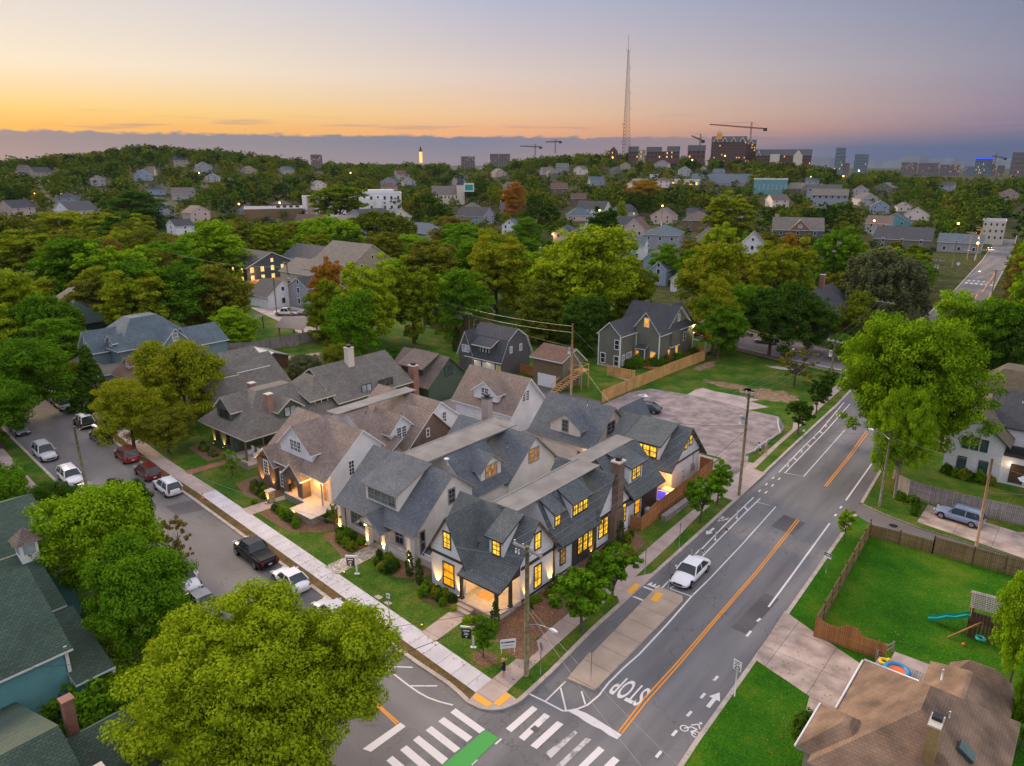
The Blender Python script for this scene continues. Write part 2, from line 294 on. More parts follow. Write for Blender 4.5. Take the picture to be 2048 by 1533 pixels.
roadpaint('paint_white',(.66,.63,.62),thr=.60);roadpaint('paint_orange',(.70,.27,.03),thr=.66);roadpaint('paint_green',(.055,.33,.06),thr=.75);roadpaint('paint_worn',(.5,.48,.47),thr=.50);roadpaint('tactile_yellow',(.80,.38,.03),thr=.7)
def slabmat(name,c,jw,jh,jc=.45,blot=.12):
    return brickmat(name,c,tuple(x*.94 for x in c),tuple(x*jc for x in c),jw,jh,.03,.85,0,.2,blot)
def flagstone():
    m,nt,N,L=newmat('flagstone');out=N.new('ShaderNodeOutputMaterial');b=N.new('ShaderNodeBsdfPrincipled');L.new(b.outputs[0],out.inputs[0]);b.inputs['Roughness'].default_value=.85
    ge=N.new('ShaderNodeNewGeometry');v1=N.new('ShaderNodeTexVoronoi');v1.feature='DISTANCE_TO_EDGE';v1.inputs['Scale'].default_value=1.9;v2=N.new('ShaderNodeTexVoronoi');v2.inputs['Scale'].default_value=1.9
    L.new(ge.outputs['Position'],v1.inputs['Vector']);L.new(ge.outputs['Position'],v2.inputs['Vector'])
    cr=N.new('ShaderNodeValToRGB');L.new(v2.outputs['Color'],cr.inputs[0]);cr.color_ramp.elements[0].color=(.22,.20,.18,1);cr.color_ramp.elements[1].color=(.40,.35,.31,1)
    mx=N.new('ShaderNodeMix');mx.data_type='RGBA';st=N.new('ShaderNodeMath');st.operation='LESS_THAN';st.inputs[1].default_value=.045;L.new(v1.outputs['Distance'],st.inputs[0]);L.new(st.outputs[0],mx.inputs[0]);L.new(cr.outputs[0],mx.inputs[6]);mx.inputs[7].default_value=(.6,.55,.5,1);L.new(mx.outputs[2],b.inputs['Base Color'])
flagstone()
# ---------------------------------------------------------------- camera, sky, sun
cam=bpy.data.cameras.new('camera');co=bpy.data.objects.new('camera',cam);COL.objects.link(co);SC.camera=co
cam.sensor_width=36;cam.lens=F/2048*36;cam.clip_end=20000;cam.clip_start=.5
co.location=CAM;co.rotation_euler=(math.pi/2-PIT,0,TH)
SC.view_settings.view_transform='Standard';SC.view_settings.look='None';SC.view_settings.gamma=1;SC.view_settings.use_curve_mapping=False
SC.view_settings.exposure=0.62
def srgb(c): return tuple(.651*((x/255)/12.92 if x/255<=.04045 else ((x/255+.055)/1.055)**2.4) for x in c)
def build_world():
    w=bpy.data.worlds.new('World');SC.world=w;w.use_nodes=True;nt=w.node_tree;N=nt.nodes;L=nt.links;N.clear()
    out=N.new('ShaderNodeOutputWorld');bg=N.new('ShaderNodeBackground');
    tc=N.new('ShaderNodeTexCoord');sx=N.new('ShaderNodeSeparateXYZ');L.new(tc.outputs['Generated'],sx.inputs[0])
    sunaz=TH+R(45)     # direction (to the left of the view) of the afterglow
    sd=(-math.sin(sunaz),math.cos(sunaz))
    def math_(op,a,b=None,c=None):
        n=N.new('ShaderNodeMath');n.operation=op
        for i,v in enumerate((a,b,c)):
            if v is None:continue
            if isinstance(v,(int,float)):n.inputs[i].default_value=v
            else:L.new(v,n.inputs[i])
        return n.outputs[0]
    hx=math_('MULTIPLY',sx.outputs[0],sd[0]);hxy=math_('MULTIPLY_ADD',sx.outputs[1],sd[1],hx)
    len2=math_('MULTIPLY_ADD',sx.outputs[1],sx.outputs[1],math_('MULTIPLY',sx.outputs[0],sx.outputs[0]))
    cosd=math_('DIVIDE',hxy,math_('SQRT',math_('MAXIMUM',len2,1e-5)))
    z=math_('MAXIMUM',sx.outputs[2],0.0);t=math_('SQRT',z)
    ZN=(.72,.69,.76)  # overhead sky out of view, set brighter than real dusk to light the ground
    def ramp(cols):
        cr=N.new('ShaderNodeValToRGB');L.new(t,cr.inputs[0]);pos=[0,.2,.243,.326,.436,.62,1.0];el=cr.color_ramp.elements
        cs=[srgb(c) if max(c)>2 else c for c in cols]
        el[0].position=pos[0];el[0].color=(*cs[0],1);el[1].position=1;el[1].color=(*cs[6],1)
        for p,c in list(zip(pos,cs))[1:6]:
            e=el.new(p);e.color=(*c,1)
        return cr.outputs[0]
    rL=ramp([(240,168,88),(251,190,94),(254,212,124),(250,232,204),(224,218,216),(.9,.80,.80),ZN])
    rM=ramp([(228,162,120),(238,174,124),(238,194,152),(222,202,192),(183,184,205),(.62,.60,.74),ZN])
    rR=ramp([(112,110,132),(126,118,142),(144,130,150),(144,142,162),(118,132,162),(.42,.50,.72),ZN])
    rB=ramp([(.40,.37,.43),(.44,.41,.48),(.48,.45,.52),(.56,.53,.60),(.64,.62,.70),(.76,.74,.82),ZN])  # unseen sky behind the camera, raised above dim twilight to fill the walls
    def mr(v,a,b):
        n=N.new('ShaderNodeMapRange');n.inputs['From Min'].default_value=a;n.inputs['From Max'].default_value=b;L.new(v,n.inputs[0]);return n.outputs[0]
    def mix(f,a,b):
        n=N.new('ShaderNodeMix');n.data_type='RGBA';L.new(f,n.inputs[0])
        for i,v in((6,a),(7,b)):
            if isinstance(v,tuple):n.inputs[i].default_value=(*v,1)
            else:L.new(v,n.inputs[i])
        return n.outputs[2]
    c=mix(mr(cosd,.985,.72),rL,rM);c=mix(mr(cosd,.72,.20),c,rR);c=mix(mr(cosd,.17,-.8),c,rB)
    # low cloud bank
    mp=N.new('ShaderNodeMapping');mp.inputs['Scale'].default_value=(30,30,90);L.new(tc.outputs['Generated'],mp.inputs[0])
    n1=N.new('ShaderNodeTexNoise');n1.inputs['Scale'].default_value=1.6;n1.inputs['Detail'].default_value=7;n1.inputs['Roughness'].default_value=.55;L.new(mp.outputs[0],n1.inputs['Vector'])
    edge=math_('MULTIPLY_ADD',n1.outputs[0],.012,math_('MULTIPLY_ADD',cosd,.006,.0235))
    f=math_('MULTIPLY',mr(math_('SUBTRACT',edge,z),-.0006,.0022),mr(cosd,.1,.75));f=math_('MAXIMUM',f,math_('MULTIPLY',mr(z,.040,.018),mr(cosd,.75,.35)))
    cl=mix(mr(cosd,.985,.72),srgb((132,134,144)),srgb((96,118,148)));cl=mix(mr(cosd,.72,.2),cl,srgb((82,100,134)))
    lowf=mr(z,.026,.004);cl=mix(lowf,cl,mix(mr(cosd,.985,.3),srgb((150,144,150)),srgb((86,102,136))))
    c=mix(math_('MULTIPLY',f,.93),c,cl)
    # thin streaks above the bank
    mp2=N.new('ShaderNodeMapping');mp2.inputs['Scale'].default_value=(5,5,95);L.new(tc.outputs['Generated'],mp2.inputs[0])
    n2=N.new('ShaderNodeTexNoise');n2.inputs['Scale'].default_value=1.3;n2.inputs['Detail'].default_value=4;L.new(mp2.outputs[0],n2.inputs['Vector'])
    sf=math_('MULTIPLY',mr(n2.outputs[0],.57,.68),math_('MULTIPLY',mr(z,.030,.040),mr(z,.062,.044)))
    c=mix(math_('MULTIPLY',sf,.5),c,srgb((150,130,150)))
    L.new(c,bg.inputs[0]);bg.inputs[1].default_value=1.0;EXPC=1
    sk=N.new('ShaderNodeTexSky');sk.sky_type='NISHITA';sk.sun_disc=False;sk.sun_elevation=R(1.0);sk.sun_rotation=-sunaz
    b2=N.new('ShaderNodeBackground');b2.inputs[1].default_value=.006;L.new(sk.outputs[0],b2.inputs[0])
    ad=N.new('ShaderNodeAddShader');L.new(bg.outputs[0],ad.inputs[0]);L.new(b2.outputs[0],ad.inputs[1]);L.new(ad.outputs[0],out.inputs[0])
    s=bpy.data.lights.new('sun','SUN');s.energy=2.4;s.angle=R(14);s.color=(1,.74,.48);so=bpy.data.objects.new('sun',s);COL.objects.link(so)
    d=Vector((-sd[0]*math.cos(R(19)),-sd[1]*math.cos(R(19)),-math.sin(R(19))));so.rotation_euler=d.to_track_quat('-Z','Y').to_euler();so.location=(0,0,200)
build_world()
# ---------------------------------------------------------------- house kit
class House:
    def __init__(s,name,label,loc,rz=0,wall='wall_white',roof='roof_dark',trim='trim_white',cat='house',group=None,fr='trim_white',simple=False):
        s.root=empty(name,loc,rz,label,cat,group);s.w=MB();s.r=MB();s.wall=wall;s.roof=roof;s.trim=trim;s.fr=fr;s.simple=simple
    @staticmethod
    def P(axis,u,v,z): return (u,v,z) if axis=='x' else (v,u,z)
    def _prof(s,W,Rf,axis,u0,u1,pts,v0,v1,z0=0,og=.35,wm=None,rm=None,th=.16,ends=(1,1),sides=(1,1),og1=None):
        wm=wm or s.wall;rm=rm or s.roof;P=s.P;og1=og if og1 is None else og1
        def zi(v):
            for (a,za),(b,zb) in zip(pts,pts[1:]):
                if a-1e-6<=v<=b+1e-6:return za+(zb-za)*(v-a)/(b-a)
            return pts[0][1] if v<pts[0][0] else pts[-1][1]
        vs=[v0]+[a for a,_ in pts if v0+.01<a<v1-.01]+[v1]
        for k,u in enumerate((u0,u1)):
            if ends[k]:
                W.poly([P(axis,u,v0,z0),P(axis,u,v1,z0)]+[P(axis,u,v,zi(v)-th*.55) for v in reversed(vs)],wm)
        for k,v in enumerate((v0,v1)):
            if sides[k]: W.poly([P(axis,u0,v,z0),P(axis,u1,v,z0),P(axis,u1,v,zi(v)-th*.55),P(axis,u0,v,zi(v)-th*.55)],wm)
        a,b=u0-og,u1+og1
        for (va,za),(vb,zb) in zip(pts,pts[1:]):
            q=[P(axis,a,va,za+.03),P(axis,b,va,za+.03),P(axis,b,vb,zb+.03),P(axis,a,vb,zb+.03)]
            n=(Vector(q[1])-Vector(q[0])).cross(Vector(q[2])-Vector(q[1]))
            if n.z<0:q=q[::-1]
            Rf.slab(q,th,rm,s.trim)
    def prof(s,axis,u0,u1,pts,v0,v1,**k): s._prof(s.w,s.r,axis,u0,u1,pts,v0,v1,**k);return s
    def gable(s,axis,u0,u1,v0,v1,ze,zr,ridge=None,ov=.45,**k):
        r=(v0+v1)/2 if ridge is None else ridge
        sl0=(zr-ze)/(r-v0);sl1=(zr-ze)/(v1-r)
        return s.prof(axis,u0,u1,[(v0-ov,ze-ov*sl0),(r,zr),(v1+ov,ze-ov*sl1)],v0,v1,**k)
    def hip(s,x0,x1,y0,y1,ze,zr,ov=.5,z0=0,wm=None,rm=None,flat=None,walls=True,th=.14):
        wm=wm or s.wall;rm=rm or s.roof
        if walls:s.w.box(x0,x1,y0,y1,z0,ze+.02,wm,bottom=False)
        a,b,c,d=x0-ov,x1+ov,y0-ov,y1+ov;W,D=b-a,d-c
        if flat is None: flat=min(W,D)/2
        if W>=D: i=min(flat,W/2-.01);j=min(flat,D/2);
        else: i=min(flat,W/2);j=min(flat,D/2-.01)
        e=[(a,c,ze),(b,c,ze),(b,d,ze),(a,d,ze)];t=[(a+i,c+j,zr),(b-i,c+j,zr),(b-i,d-j,zr),(a+i,d-j,zr)]
        for k in range(4):
            l=(k+1)%4;q=[e[k],e[l],t[l],t[k]]
            if (Vector(t[l])-Vector(t[k])).length<.03:q=[e[k],e[l],t[k]]
            s.r.slab(q,th,rm,s.trim)
        if (b-a-2*i)>.05 and (d-c-2*j)>.05:s.r.poly(t,rm)
        return s
    def flat(s,x0,x1,y0,y1,z0,z1,wm=None,rm='membrane',par=.35):
        s.w.box(x0,x1,y0,y1,z0,z1,wm or s.wall,bottom=False);s.r.box(x0-.06,x1+.06,y0-.06,y1+.06,z1,z1+.06,rm)
        for a in((x0-.1,x1+.1,y0-.1,y0+.14),(x0-.1,x1+.1,y1-.14,y1+.1),(x0-.1,x0+.14,y0+.14,y1-.14),(x1-.14,x1+.1,y0+.14,y1-.14)): s.r.box(*a,z1-.1,z1+par,s.trim)
        return s
    def dormer(s,axis,u0,u1,pts,v0,v1,label=None,wins=(),**k):
        W=MB();s._prof(W,W,axis,u0,u1,pts,v0,v1,**k);o=W.build('dormer',s.root)
        if label:o['label']=label
        return o
    def gdorm(s,axis,u0,u1,v0,v1,ze,zr,z0,ov=.35,**k):
        r=(v0+v1)/2;sl=(zr-ze)/(r-v0)
        return s.dormer(axis,u0,u1,[(v0-ov,ze-ov*sl),(r,zr),(v1+ov,ze-ov*sl)],v0,v1,z0=z0,**k)
    @staticmethod
    def face(d,c,a,o,z):
        if d=='-y':return (a,c-o,z)
        if d=='+y':return (-a if 0 else a,c+o,z)
        if d=='+x':return (c+o,a,z)
        return (c-o,a,z)
    def panel(s,mb,d,c,a0,a1,z0,z1,o0,o1,m):
        p=s.face(d,c,a0,o0,z0);q=s.face(d,c,a1,o1,z1)
        mb.box(min(p[0],q[0]),max(p[0],q[0]),min(p[1],q[1]),max(p[1],q[1]),z0,z1,m)
    def win(s,d,c,a,z,w=.9,h=1.5,pane='glass_dark',nx=2,ny=3,fr=None,tw=.11,label=None,n=1,gap=.12,name='window',par=None):
        fr=fr or s.fr;tot=n*w+(n-1)*gap;a0=a-tot/2;a1=a+tot/2
        f=MB();s.panel(f,d,c,a0-tw,a1+tw,z+h,z+h+tw*1.2,0,.07,fr);s.panel(f,d,c,a0-tw,a1+tw,z-tw,z,0,.09,fr)
        s.panel(f,d,c,a0-tw,a0,z,z+h,0,.07,fr);s.panel(f,d,c,a1,a1+tw,z,z+h,0,.07,fr)
        for k in range(n):
            b=a0+k*(w+gap)
            if k:s.panel(f,d,c,b-gap,b,z,z+h,0,.07,fr)
            if not s.simple:
                for i in range(1,nx):s.panel(f,d,c,b+w*i/nx-.02,b+w*i/nx+.02,z,z+h,0,.05,fr)
                for i in range(1,ny):
                    t=.035 if (ny==2 or i==ny//2) else .02
                    s.panel(f,d,c,b,b+w,z+h*i/ny-t,z+h*i/ny+t,0,.054,fr)
        o=f.build(name,par or s.root);p=MB()
        for k in range(n):
            b=a0+k*(w+gap);s.panel(p,d,c,b,b+w,z,z+h,0,.025,pane)
        q=p.build('pane',o)
        if label:o['label']=label
        return o
    def door(s,d,c,a,z,w=1,h=2.1,m='wood_dark',fr=None,name='door',rows=4,label=None):
        fr=fr or s.fr;f=MB();s.panel(f,d,c,a-w/2-.1,a+w/2+.1,z+h,z+h+.12,0,.07,fr);s.panel(f,d,c,a-w/2-.1,a-w/2,z,z+h,0,.07,fr);s.panel(f,d,c,a+w/2,a+w/2+.1,z,z+h,0,.07,fr)
        s.panel(f,d,c,a-w/2,a+w/2,z,z+h,0,.03,m)
        for i in range(rows):
            s.panel(f,d,c,a-w/2+.08,a+w/2-.08,z+.08+h*i/rows,z+h*(i+1)/rows-.06,.03,.045,m)
        o=f.build(name,s.root)
        if name=='door':
            k=MB();s.panel(k,d,c,a+w/2-.14,a+w/2-.08,z+1,z+1.08,.03,.10,'metal_grey');k.build('handle',o)
        if label:o['label']=label
        return o
    def part(s,name,fn,label=None):
        m=MB();fn(m);o=m.build(name,s.root)
        if label:o['label']=label
        return o
    def chimney(s,x,y,w,d,z0,z1,m='brick_red',cap='stone_cap',pot=True,label=None,shoulder=None):
        def f(b):
            if shoulder:
                zs,ew=shoulder;b.box(x-w/2-ew,x+w/2+ew*.0+.0,y-d/2-ew,y+d/2+ew,z0,zs,m)
                b.poly([(x-w/2,y-d/2-ew,zs),(x+w/2,y-d/2-ew,zs),(x+w/2,y-d/2,zs+1),(x-w/2,y-d/2,zs+1)],m)
                b.poly([(x-w/2,y+d/2+ew,zs),(x+w/2,y+d/2+ew,zs),(x+w/2,y+d/2,zs+1),(x-w/2,y+d/2,zs+1)],m)
                b.box(x-w/2,x+w/2,y-d/2,y+d/2,zs,z1,m)
            else:b.box(x-w/2,x+w/2,y-d/2,y+d/2,z0,z1,m)
            b.box(x-w/2-.07,x+w/2+.07,y-d/2-.07,y+d/2+.07,z1,z1+.12,cap)
        o=s.part('chimney',f,label)
        if pot:
            b=MB();b.box(x-w/4,x+w/4,y-d/4,y+d/4,z1+.12,z1+.3,'metal_dark');b.box(x-w/3,x+w/3,y-d/3,y+d/3,z1+.42,z1+.47,'metal_dark')
            for i in(-1,1):
                for j in(-1,1):b.box(x+i*w/4-.03,x+i*w/4+.03,y+j*d/4-.03,y+j*d/4+.03,z1+.3,z1+.42,'metal_dark')
            b.build('chimney_cap',o)
    def vents(s,*ps,m='metal_grey'):
        for (x,y,z) in ps: s.part('vent_pipe',lambda b:(b.tube([(x,y,z-.3),(x,y,z+.45)],.055,m,8)))
    def done(s,trimname='roof'):
        s.w.build('wall',s.root)
        if s.r.v:s.r.build('roof',s.root)
        return s.root
def light(name,loc,e,col=(1,.55,.2),r=.08,parent=None,spot=None,rot=None,blend=.6):
    l=bpy.data.lights.new(name,'SPOT' if spot else 'POINT');l.energy=e;l.color=col;l.shadow_soft_size=r
    if spot:l.spot_size=R(spot);l.spot_blend=blend
    o=bpy.data.objects.new(name,l);COL.objects.link(o);o.location=loc
    if rot is not None:o.rotation_euler=rot
    if parent:o.parent=parent
    return o
upn=0
def uplight(x,y,dx,dy,label,e=22,z=.12,spot=62):   # small garden spotlight aimed up the wall at direction (dx,dy)
    m=MB();m.tube([(0,0,0),(0,0,.08)],.03,'metal_dark',8);m.tube([(0,0,.06),(dx*.05,dy*.05,.2)],[.05,.065],'metal_dark',8)
    m.tube([(dx*.05,dy*.05,.2),(dx*.052,dy*.052,.205)],.05,'lamp_warm',8)
    o=m.build('garden_spotlight',loc=(x,y,z));tag(o,label,'garden light',group='garden spotlights along the house fronts')
    d=Vector((dx*.22,dy*.22,1));light('spot_lamp',(dx*.06,dy*.06,.24),e*13,(1,.50,.10),.02,o,spot,d.to_track_quat('-Z','Y').to_euler())
    return o
def lantern(par,x,y,z,d='-y',e=4):
    m=MB();m.box(-.09,.09,-.2,-.04,-.2,.12,'lamp_warm')
    for i in(-1,1):
        for j in(-.2,-.04):m.box(i*.09-.012,i*.09+.012,j-.012,j+.012,-.2,.12,'metal_dark')
    m.box(-.11,.11,-.22,0,.12,.17,'metal_dark');m.box(-.11,.11,-.22,0,-.24,-.2,'metal_dark');m.box(-.02,.02,-.04,0,-.1,.2,'metal_dark')
    o=m.build('wall_lantern',par,(x,y,z),{'-y':0,'+x':R(90),'-x':R(-90)}[d]);return o
# ================================================================ A  corner house
Y='lit_yellow'
h=House('corner_house','white board-sided corner house with dark trim, teal-grey shingle roof and a lit front porch',(0,0,0),0,'wall_white','roof_teal','trim_dark',fr='trim_bronze')
h.prof('x',4.0,8.2,[(-.9,2.95),(.3,3.35),(1.6,4.15),(4.3,7.35),(7.7,3.45)],2.4,7.2,og=0,og1=.5,ends=(0,1));h.prof('x',0,4.0,[(2.0,4.63),(4.3,7.35),(7.7,3.45)],2.4,7.2,og=.5,og1=0,ends=(1,0),sides=(0,1))
h.w.poly([(4.13,0,0),(4.13,2.5,0),(4.13,2.5,3.6),(4.13,0,3.6)],'wall_offwhite')
h.w.poly([(8.2,.3,2.9),(8.2,2.4,2.9),(8.2,2.4,5.0),(8.2,1.6,4.05),(8.2,.3,3.3)],'trim_dark')
h.gable('y',0,4.25,0,4.1,3.9,7.36,ridge=2.2,ov=.7,og=.36,og1=0)
for (xa,xb) in((-.7,.25),(3.9,4.95)):h.r.slab([(xa,-.36,3.05),(xb,-.36,3.05),(xb,.0,3.4),(xa,.0,3.4)],.1,'roof_teal','trim_white')
# rear wing with flat membrane ridge
h.prof('y',7.0,14,[(-.2,3.6),(3.7,7.45),(6.3,7.45),(8.75,3.4)],0,8.2,og=0)
h.prof('x',2,8.25,[(12.9,3.2),(16.3,7.5),(20.1,3.3)],13.5,19.7,og=.4)
h.prof('y',19.5,26.5,[(-.2,3.5),(2.2,6.9),(4.6,6.9),(8.5,3.1)],0,7.9,og=.4)
h.r.box(3.7,6.3,4.2,17,7.5,7.58,'membrane');h.r.box(2.3,4.5,17,26.5,6.95,7.03,'membrane')
for x in(3.66,6.3):h.r.box(x-.03,x+.07,4.2,17,7.52,7.63,'trim_grey')
# porch
h.part('porch_floor',lambda b:(b.box(4.15,8.3,-.8,2.4,.1,.6,'stone_cap'),b.box(4.1,8.4,-.95,-.8,.1,.62,'concrete_tan')))
h.part('porch_steps',lambda b:(b.box(4.3,6.0,-1.35,-.96,.1,.46,'concrete_warm'),b.box(4.3,6.0,-1.75,-1.36,.1,.3,'concrete_warm')))
h.part('door_mat',lambda b:b.box(4.9,6.3,.5,1.5,.602,.62,'wood_pine'))
for(x,y) in((4.25,-.6),(8.2,-.65),(8.2,1.1)):
    h.part('porch_post',lambda b:(b.box(x-.12,x+.12,y-.12,y+.12,.6,3.0,'trim_dark'),b.box(x-.17,x+.17,y-.17,y+.17,.6,.75,'trim_dark')))
h.part('porch_beam',lambda b:(b.box(4.1,8.3,-.72,-.5,2.75,3.0,'trim_dark'),b.box(8.1,8.3,-.5,1.2,2.7,2.95,'trim_dark')))
h.part('porch_ceiling',lambda b:b.box(4.2,8.1,-.5,2.35,2.82,2.87,'wood_pine'))
for bb in((-.05,4.15,-.06,-.002,3.35,3.6),(8.202,8.28,2.5,7.2,3.35,3.62),(8.252,8.32,13.5,19.7,3.35,3.6),(8.202,8.28,1.3,7.15,.3,.48),(8.202,8.27,7.2,9.8,.3,.48),(8.252,8.32,13.8,16,.3,.48)):h.part('belly_band',lambda b:b.box(*bb,'trim_dark'))
h.part('bay_panel',lambda b:b.box(8.2,8.36,9.9,13.75,.3,3.35,'trim_dark'))
h.door('-y',2.4,5.5,.6,1.0,2.1,'wood_dark')
h.win('-y',0,2.15,.7,1.2,2.1,'lit_amber',1,3,label='tall front window glowing amber')
h.win('-y',0,2.05,4.35,.75,1.4,Y,2,3)
h.win('+x',8.2,4.75,.8,.85,2.0,Y,2,3);h.win('+x',8.2,4.7,4.5,.7,1.4,Y,2,2);h.win('+x',8.2,8.4,1.35,.65,1.8,'lit_dim',2,3)
h.win('+x',8.36,11.75,1.35,.6,1.85,Y,2,4,n=3,gap=.25);h.win('+x',8.25,15.0,1.4,.62,1.8,Y,2,4,n=2,gap=.2);h.win('+x',8.25,18.7,1.5,.65,1.9,Y,2,4)
h.win('+x',7.9,22.0,1.0,.9,1.9,'lit_amber',1,2)
h.part('patio_door_panel',lambda b:b.box(7.9,8.0,22.9,26,.3,3.0,'trim_dark'))
# dormers
h.dormer('x',5.3,6.9,[(1.35,6.0),(4.2,7.5)],1.8,4.1,z0=4.0,og=.25);h.win('-y',1.8,6.1,4.4,.75,1.25,Y,2,3)
h.dormer('y',7.5,8.65,[(6.28,7.55),(8.2,6.5)],6.4,7.8,z0=4.3,og=.25);h.win('+x',7.8,8.08,5.2,.72,1.0,Y,2,2)
h.dormer('y',10.2,12.95,[(6.28,7.56),(8.2,6.5)],6.4,7.8,z0=4.3,og=.25);h.win('+x',7.8,11.6,5.15,.62,1.0,Y,2,2,n=3,gap=.18)
h.dormer('y',21.2,23.8,[(4.6,7.1),(7.7,6.2)],4.7,7.25,z0=3.8,og=.3);h.win('+x',7.25,22.6,4.6,.7,1.3,Y,2,3,n=2,gap=.15)
def chimA(b):
    b.box(8.27,8.95,15.95,17.75,.0,3.0,'brick_dark');b.poly([(8.95,15.95,3),(8.95,17.75,3),(8.95,17.35,4.0),(8.95,16.35,4.0)],'brick_dark')
    b.poly([(8.27,15.95,3),(8.95,15.95,3),(8.95,16.35,4),(8.27,16.35,4)],'brick_dark');b.poly([(8.95,17.75,3),(8.27,17.75,3),(8.27,17.35,4),(8.95,17.35,4)],'brick_dark')
    b.box(8.1,8.95,16.35,17.35,3.9,8.6,'brick_dark');b.box(8.0,9.05,16.25,17.45,8.6,8.75,'stone_cap')
h.part('chimney',chimA);h.part('chimney_cap',lambda b:(b.box(8.3,8.75,16.6,17.1,8.75,8.95,'metal_dark'),b.box(8.2,8.85,16.5,17.2,9.05,9.12,'metal_dark'),b.box(8.45,8.6,16.75,16.95,8.95,9.05,'metal_dark')))
h.part('downspout',lambda b:(b.tube([(8.3,7.1,.4),(8.3,7.1,3.4)],.05,'trim_dark',6),b.tube([(8.3,7.2,3.5),(8.9,7.2,3.5)],.05,'trim_dark',6)))
h.vents((6.6,8.0,6.0),(7.2,10.5,5.3))
A=h.done();light('porch_light',(6.2,.9,2.6),150,(1,.60,.20),.12,A)
for (x,y,dx,dy,l) in((.75,-.3,0,1,'lit garden spotlight left of the amber front window of the corner house'),(3.45,-.3,0,1,'lit garden spotlight between amber window and porch of the corner house'),(8.5,3.2,-1,0,'lit garden spotlight on the road side just behind the corner porch'),(8.5,6.6,-1,0,'lit garden spotlight at the downspout of the corner house'),(8.62,12.9,-1,0,'lit garden spotlight below the dark panelled bay window')):
    uplight(x,y,dx,dy,l)
# carriage house of A
h=House('carriage_house','carriage house with grey shingles and a wide lit shed dormer beside the open parking lot',(0,0,0),0,'wall_stucco','roof_teal','trim_dark',fr='trim_bronze')
h.prof('x',-.6,7.4,[(29.2,3.0),(33.9,7.0),(38.1,2.6)],30.5,37.2,og=.6,wm='wall_white')
h.w.poly([(-.6,30.48,0),(7.4,30.48,0),(7.4,30.48,3.6),(-.6,30.48,3.6)],'wall_stucco')
h.dormer('x',1.9,5.9,[(29.5,5.6),(33.7,7.2)],30.1,33.5,z0=3.4,og=.4);h.win('-y',30.1,4.2,3.95,.75,1.2,Y,2,2,n=3,gap=.15)
h.win('+x',7.4,34.6,4.7,.6,1.1,Y,2,2,n=1);h.win('+x',7.4,33.4,4.5,.5,.8,Y,2,2)
h.part('belly_band',lambda b:b.box(7.402,7.47,30.5,37.2,3.2,3.42,'trim_dark'))
h.part('utility_meter',lambda b:(b.box(7.4,7.62,35.2,35.8,1.2,2.0,'trim_grey'),b.tube([(7.5,35.5,2),(7.5,35.5,3.2)],.04,'trim_grey',6)))
h.door('-y',30.48,1.0,.2,1,2.1,'trim_dark');CA=h.done()
light('eave_lamp',(4.6,29.6,2.5),55,(1,.42,.12),.1,CA)
# ================================================================ B  white gabled house
h=House('gabled_house','white stucco house with blue-grey roof, wide shed dormer and spotlit porch columns',(0,0,0),0,'wall_stucco','roof_blue','trim_grey',fr='trim_grey')
h.prof('x',-14.2,-3.4,[(.5,3.25),(1.6,4.05),(6.0,7.75),(9.2,5.3)],1.6,9.0,og=.45)
h.prof('y',9,15,[(-14.5,4.0),(-10.6,7.5),(-7.1,7.5),(-3.2,4.0)],-14,-3.5,og=0)
h.prof('x',-8,-3.4,[(14.0,3.6),(18.9,7.75),(23.2,3.8)],14.6,22.6,og=.4)
h.prof('x',-14.3,-9,[(14.6,4.0),(18.9,7.7),(23.2,3.8)],15,22.6,og=.2)
h.r.box(-10.6,-7.1,6.3,20.4,7.62,7.72,'membrane')
for x in(-10.64,-7.1):h.r.box(x-.03,x+.07,6.3,20.4,7.6,7.77,'trim_grey')
h.dormer('x',-11.0,-6.3,[(1.35,6.1),(6.1,7.95)],1.85,5.5,z0=3.6,og=.3);h.win('-y',1.85,-8.65,4.6,.85,1.2,'glass_green',2,3,n=4,gap=.14)
h.win('-y',1.6,-12.2,1.0,1.0,1.5,'glass_green',2,3,n=2);h.win('+x',-3.4,6.1,4.6,.75,1.4,'glass_dark',2,3);h.win('+x',-3.4,18.9,4.8,.75,1.4,'lit_dim',2,3,n=2)
h.win('+x',-3.4,2.1,.9,.5,2.2,'glass_dark',1,2);h.win('-y',1.6,-6.0,1.2,1.0,1.4,'glass_dark',2,2)
h.gdorm('y',-.1,1.8,-9.9,-6.8,3.0,4.25,3.0,label='small entry gable over the two lantern columns')
h.gdorm('x',-8,-4.1,11.1,14.2,6.2,7.45,4.0);h.win('+x',-4.1,12.65,4.95,.75,1.2,'lit_dim',2,2,n=2)
for x in(-13.9,-9.6,-7.2,-3.6):
    o=h.part('porch_column',lambda b:(b.box(x-.25,x+.25,.55,1.05,.1,3.2,'wall_stucco'),b.box(x-.3,x+.3,.5,1.1,.1,.35,'stone_cap')))
h.part('porch_wall',lambda b:(b.box(-6.9,-3.9,.8,1.05,.1,1.1,'wall_stucco'),b.box(-6.95,-3.85,.72,1.13,1.1,1.2,'stone_cap')))
h.part('rear_porch_step',lambda b:b.box(-3.35,-1.6,1.5,4.2,.1,.8,'stone_cap'))
h.door('-y',1.6,-8.4,.2,1.1,2.2,'trim_cream');h.vents((-5.6,17,6.6))
h.part('satellite_dish',lambda b:(b.tube([(-6.3,8.6,6.8),(-6.3,8.6,7.5)],.04,'trim_white',6),b.sphere((-6.3,8.45,7.6),.28,'trim_white',10,5,.4)))
Bh=h.done()
for x in(-9.6,-7.2):lantern(Bh,x,.52,2.55)
light('porch_light',(-8.4,.3,2.6),8,(1,.6,.25),.1,Bh)
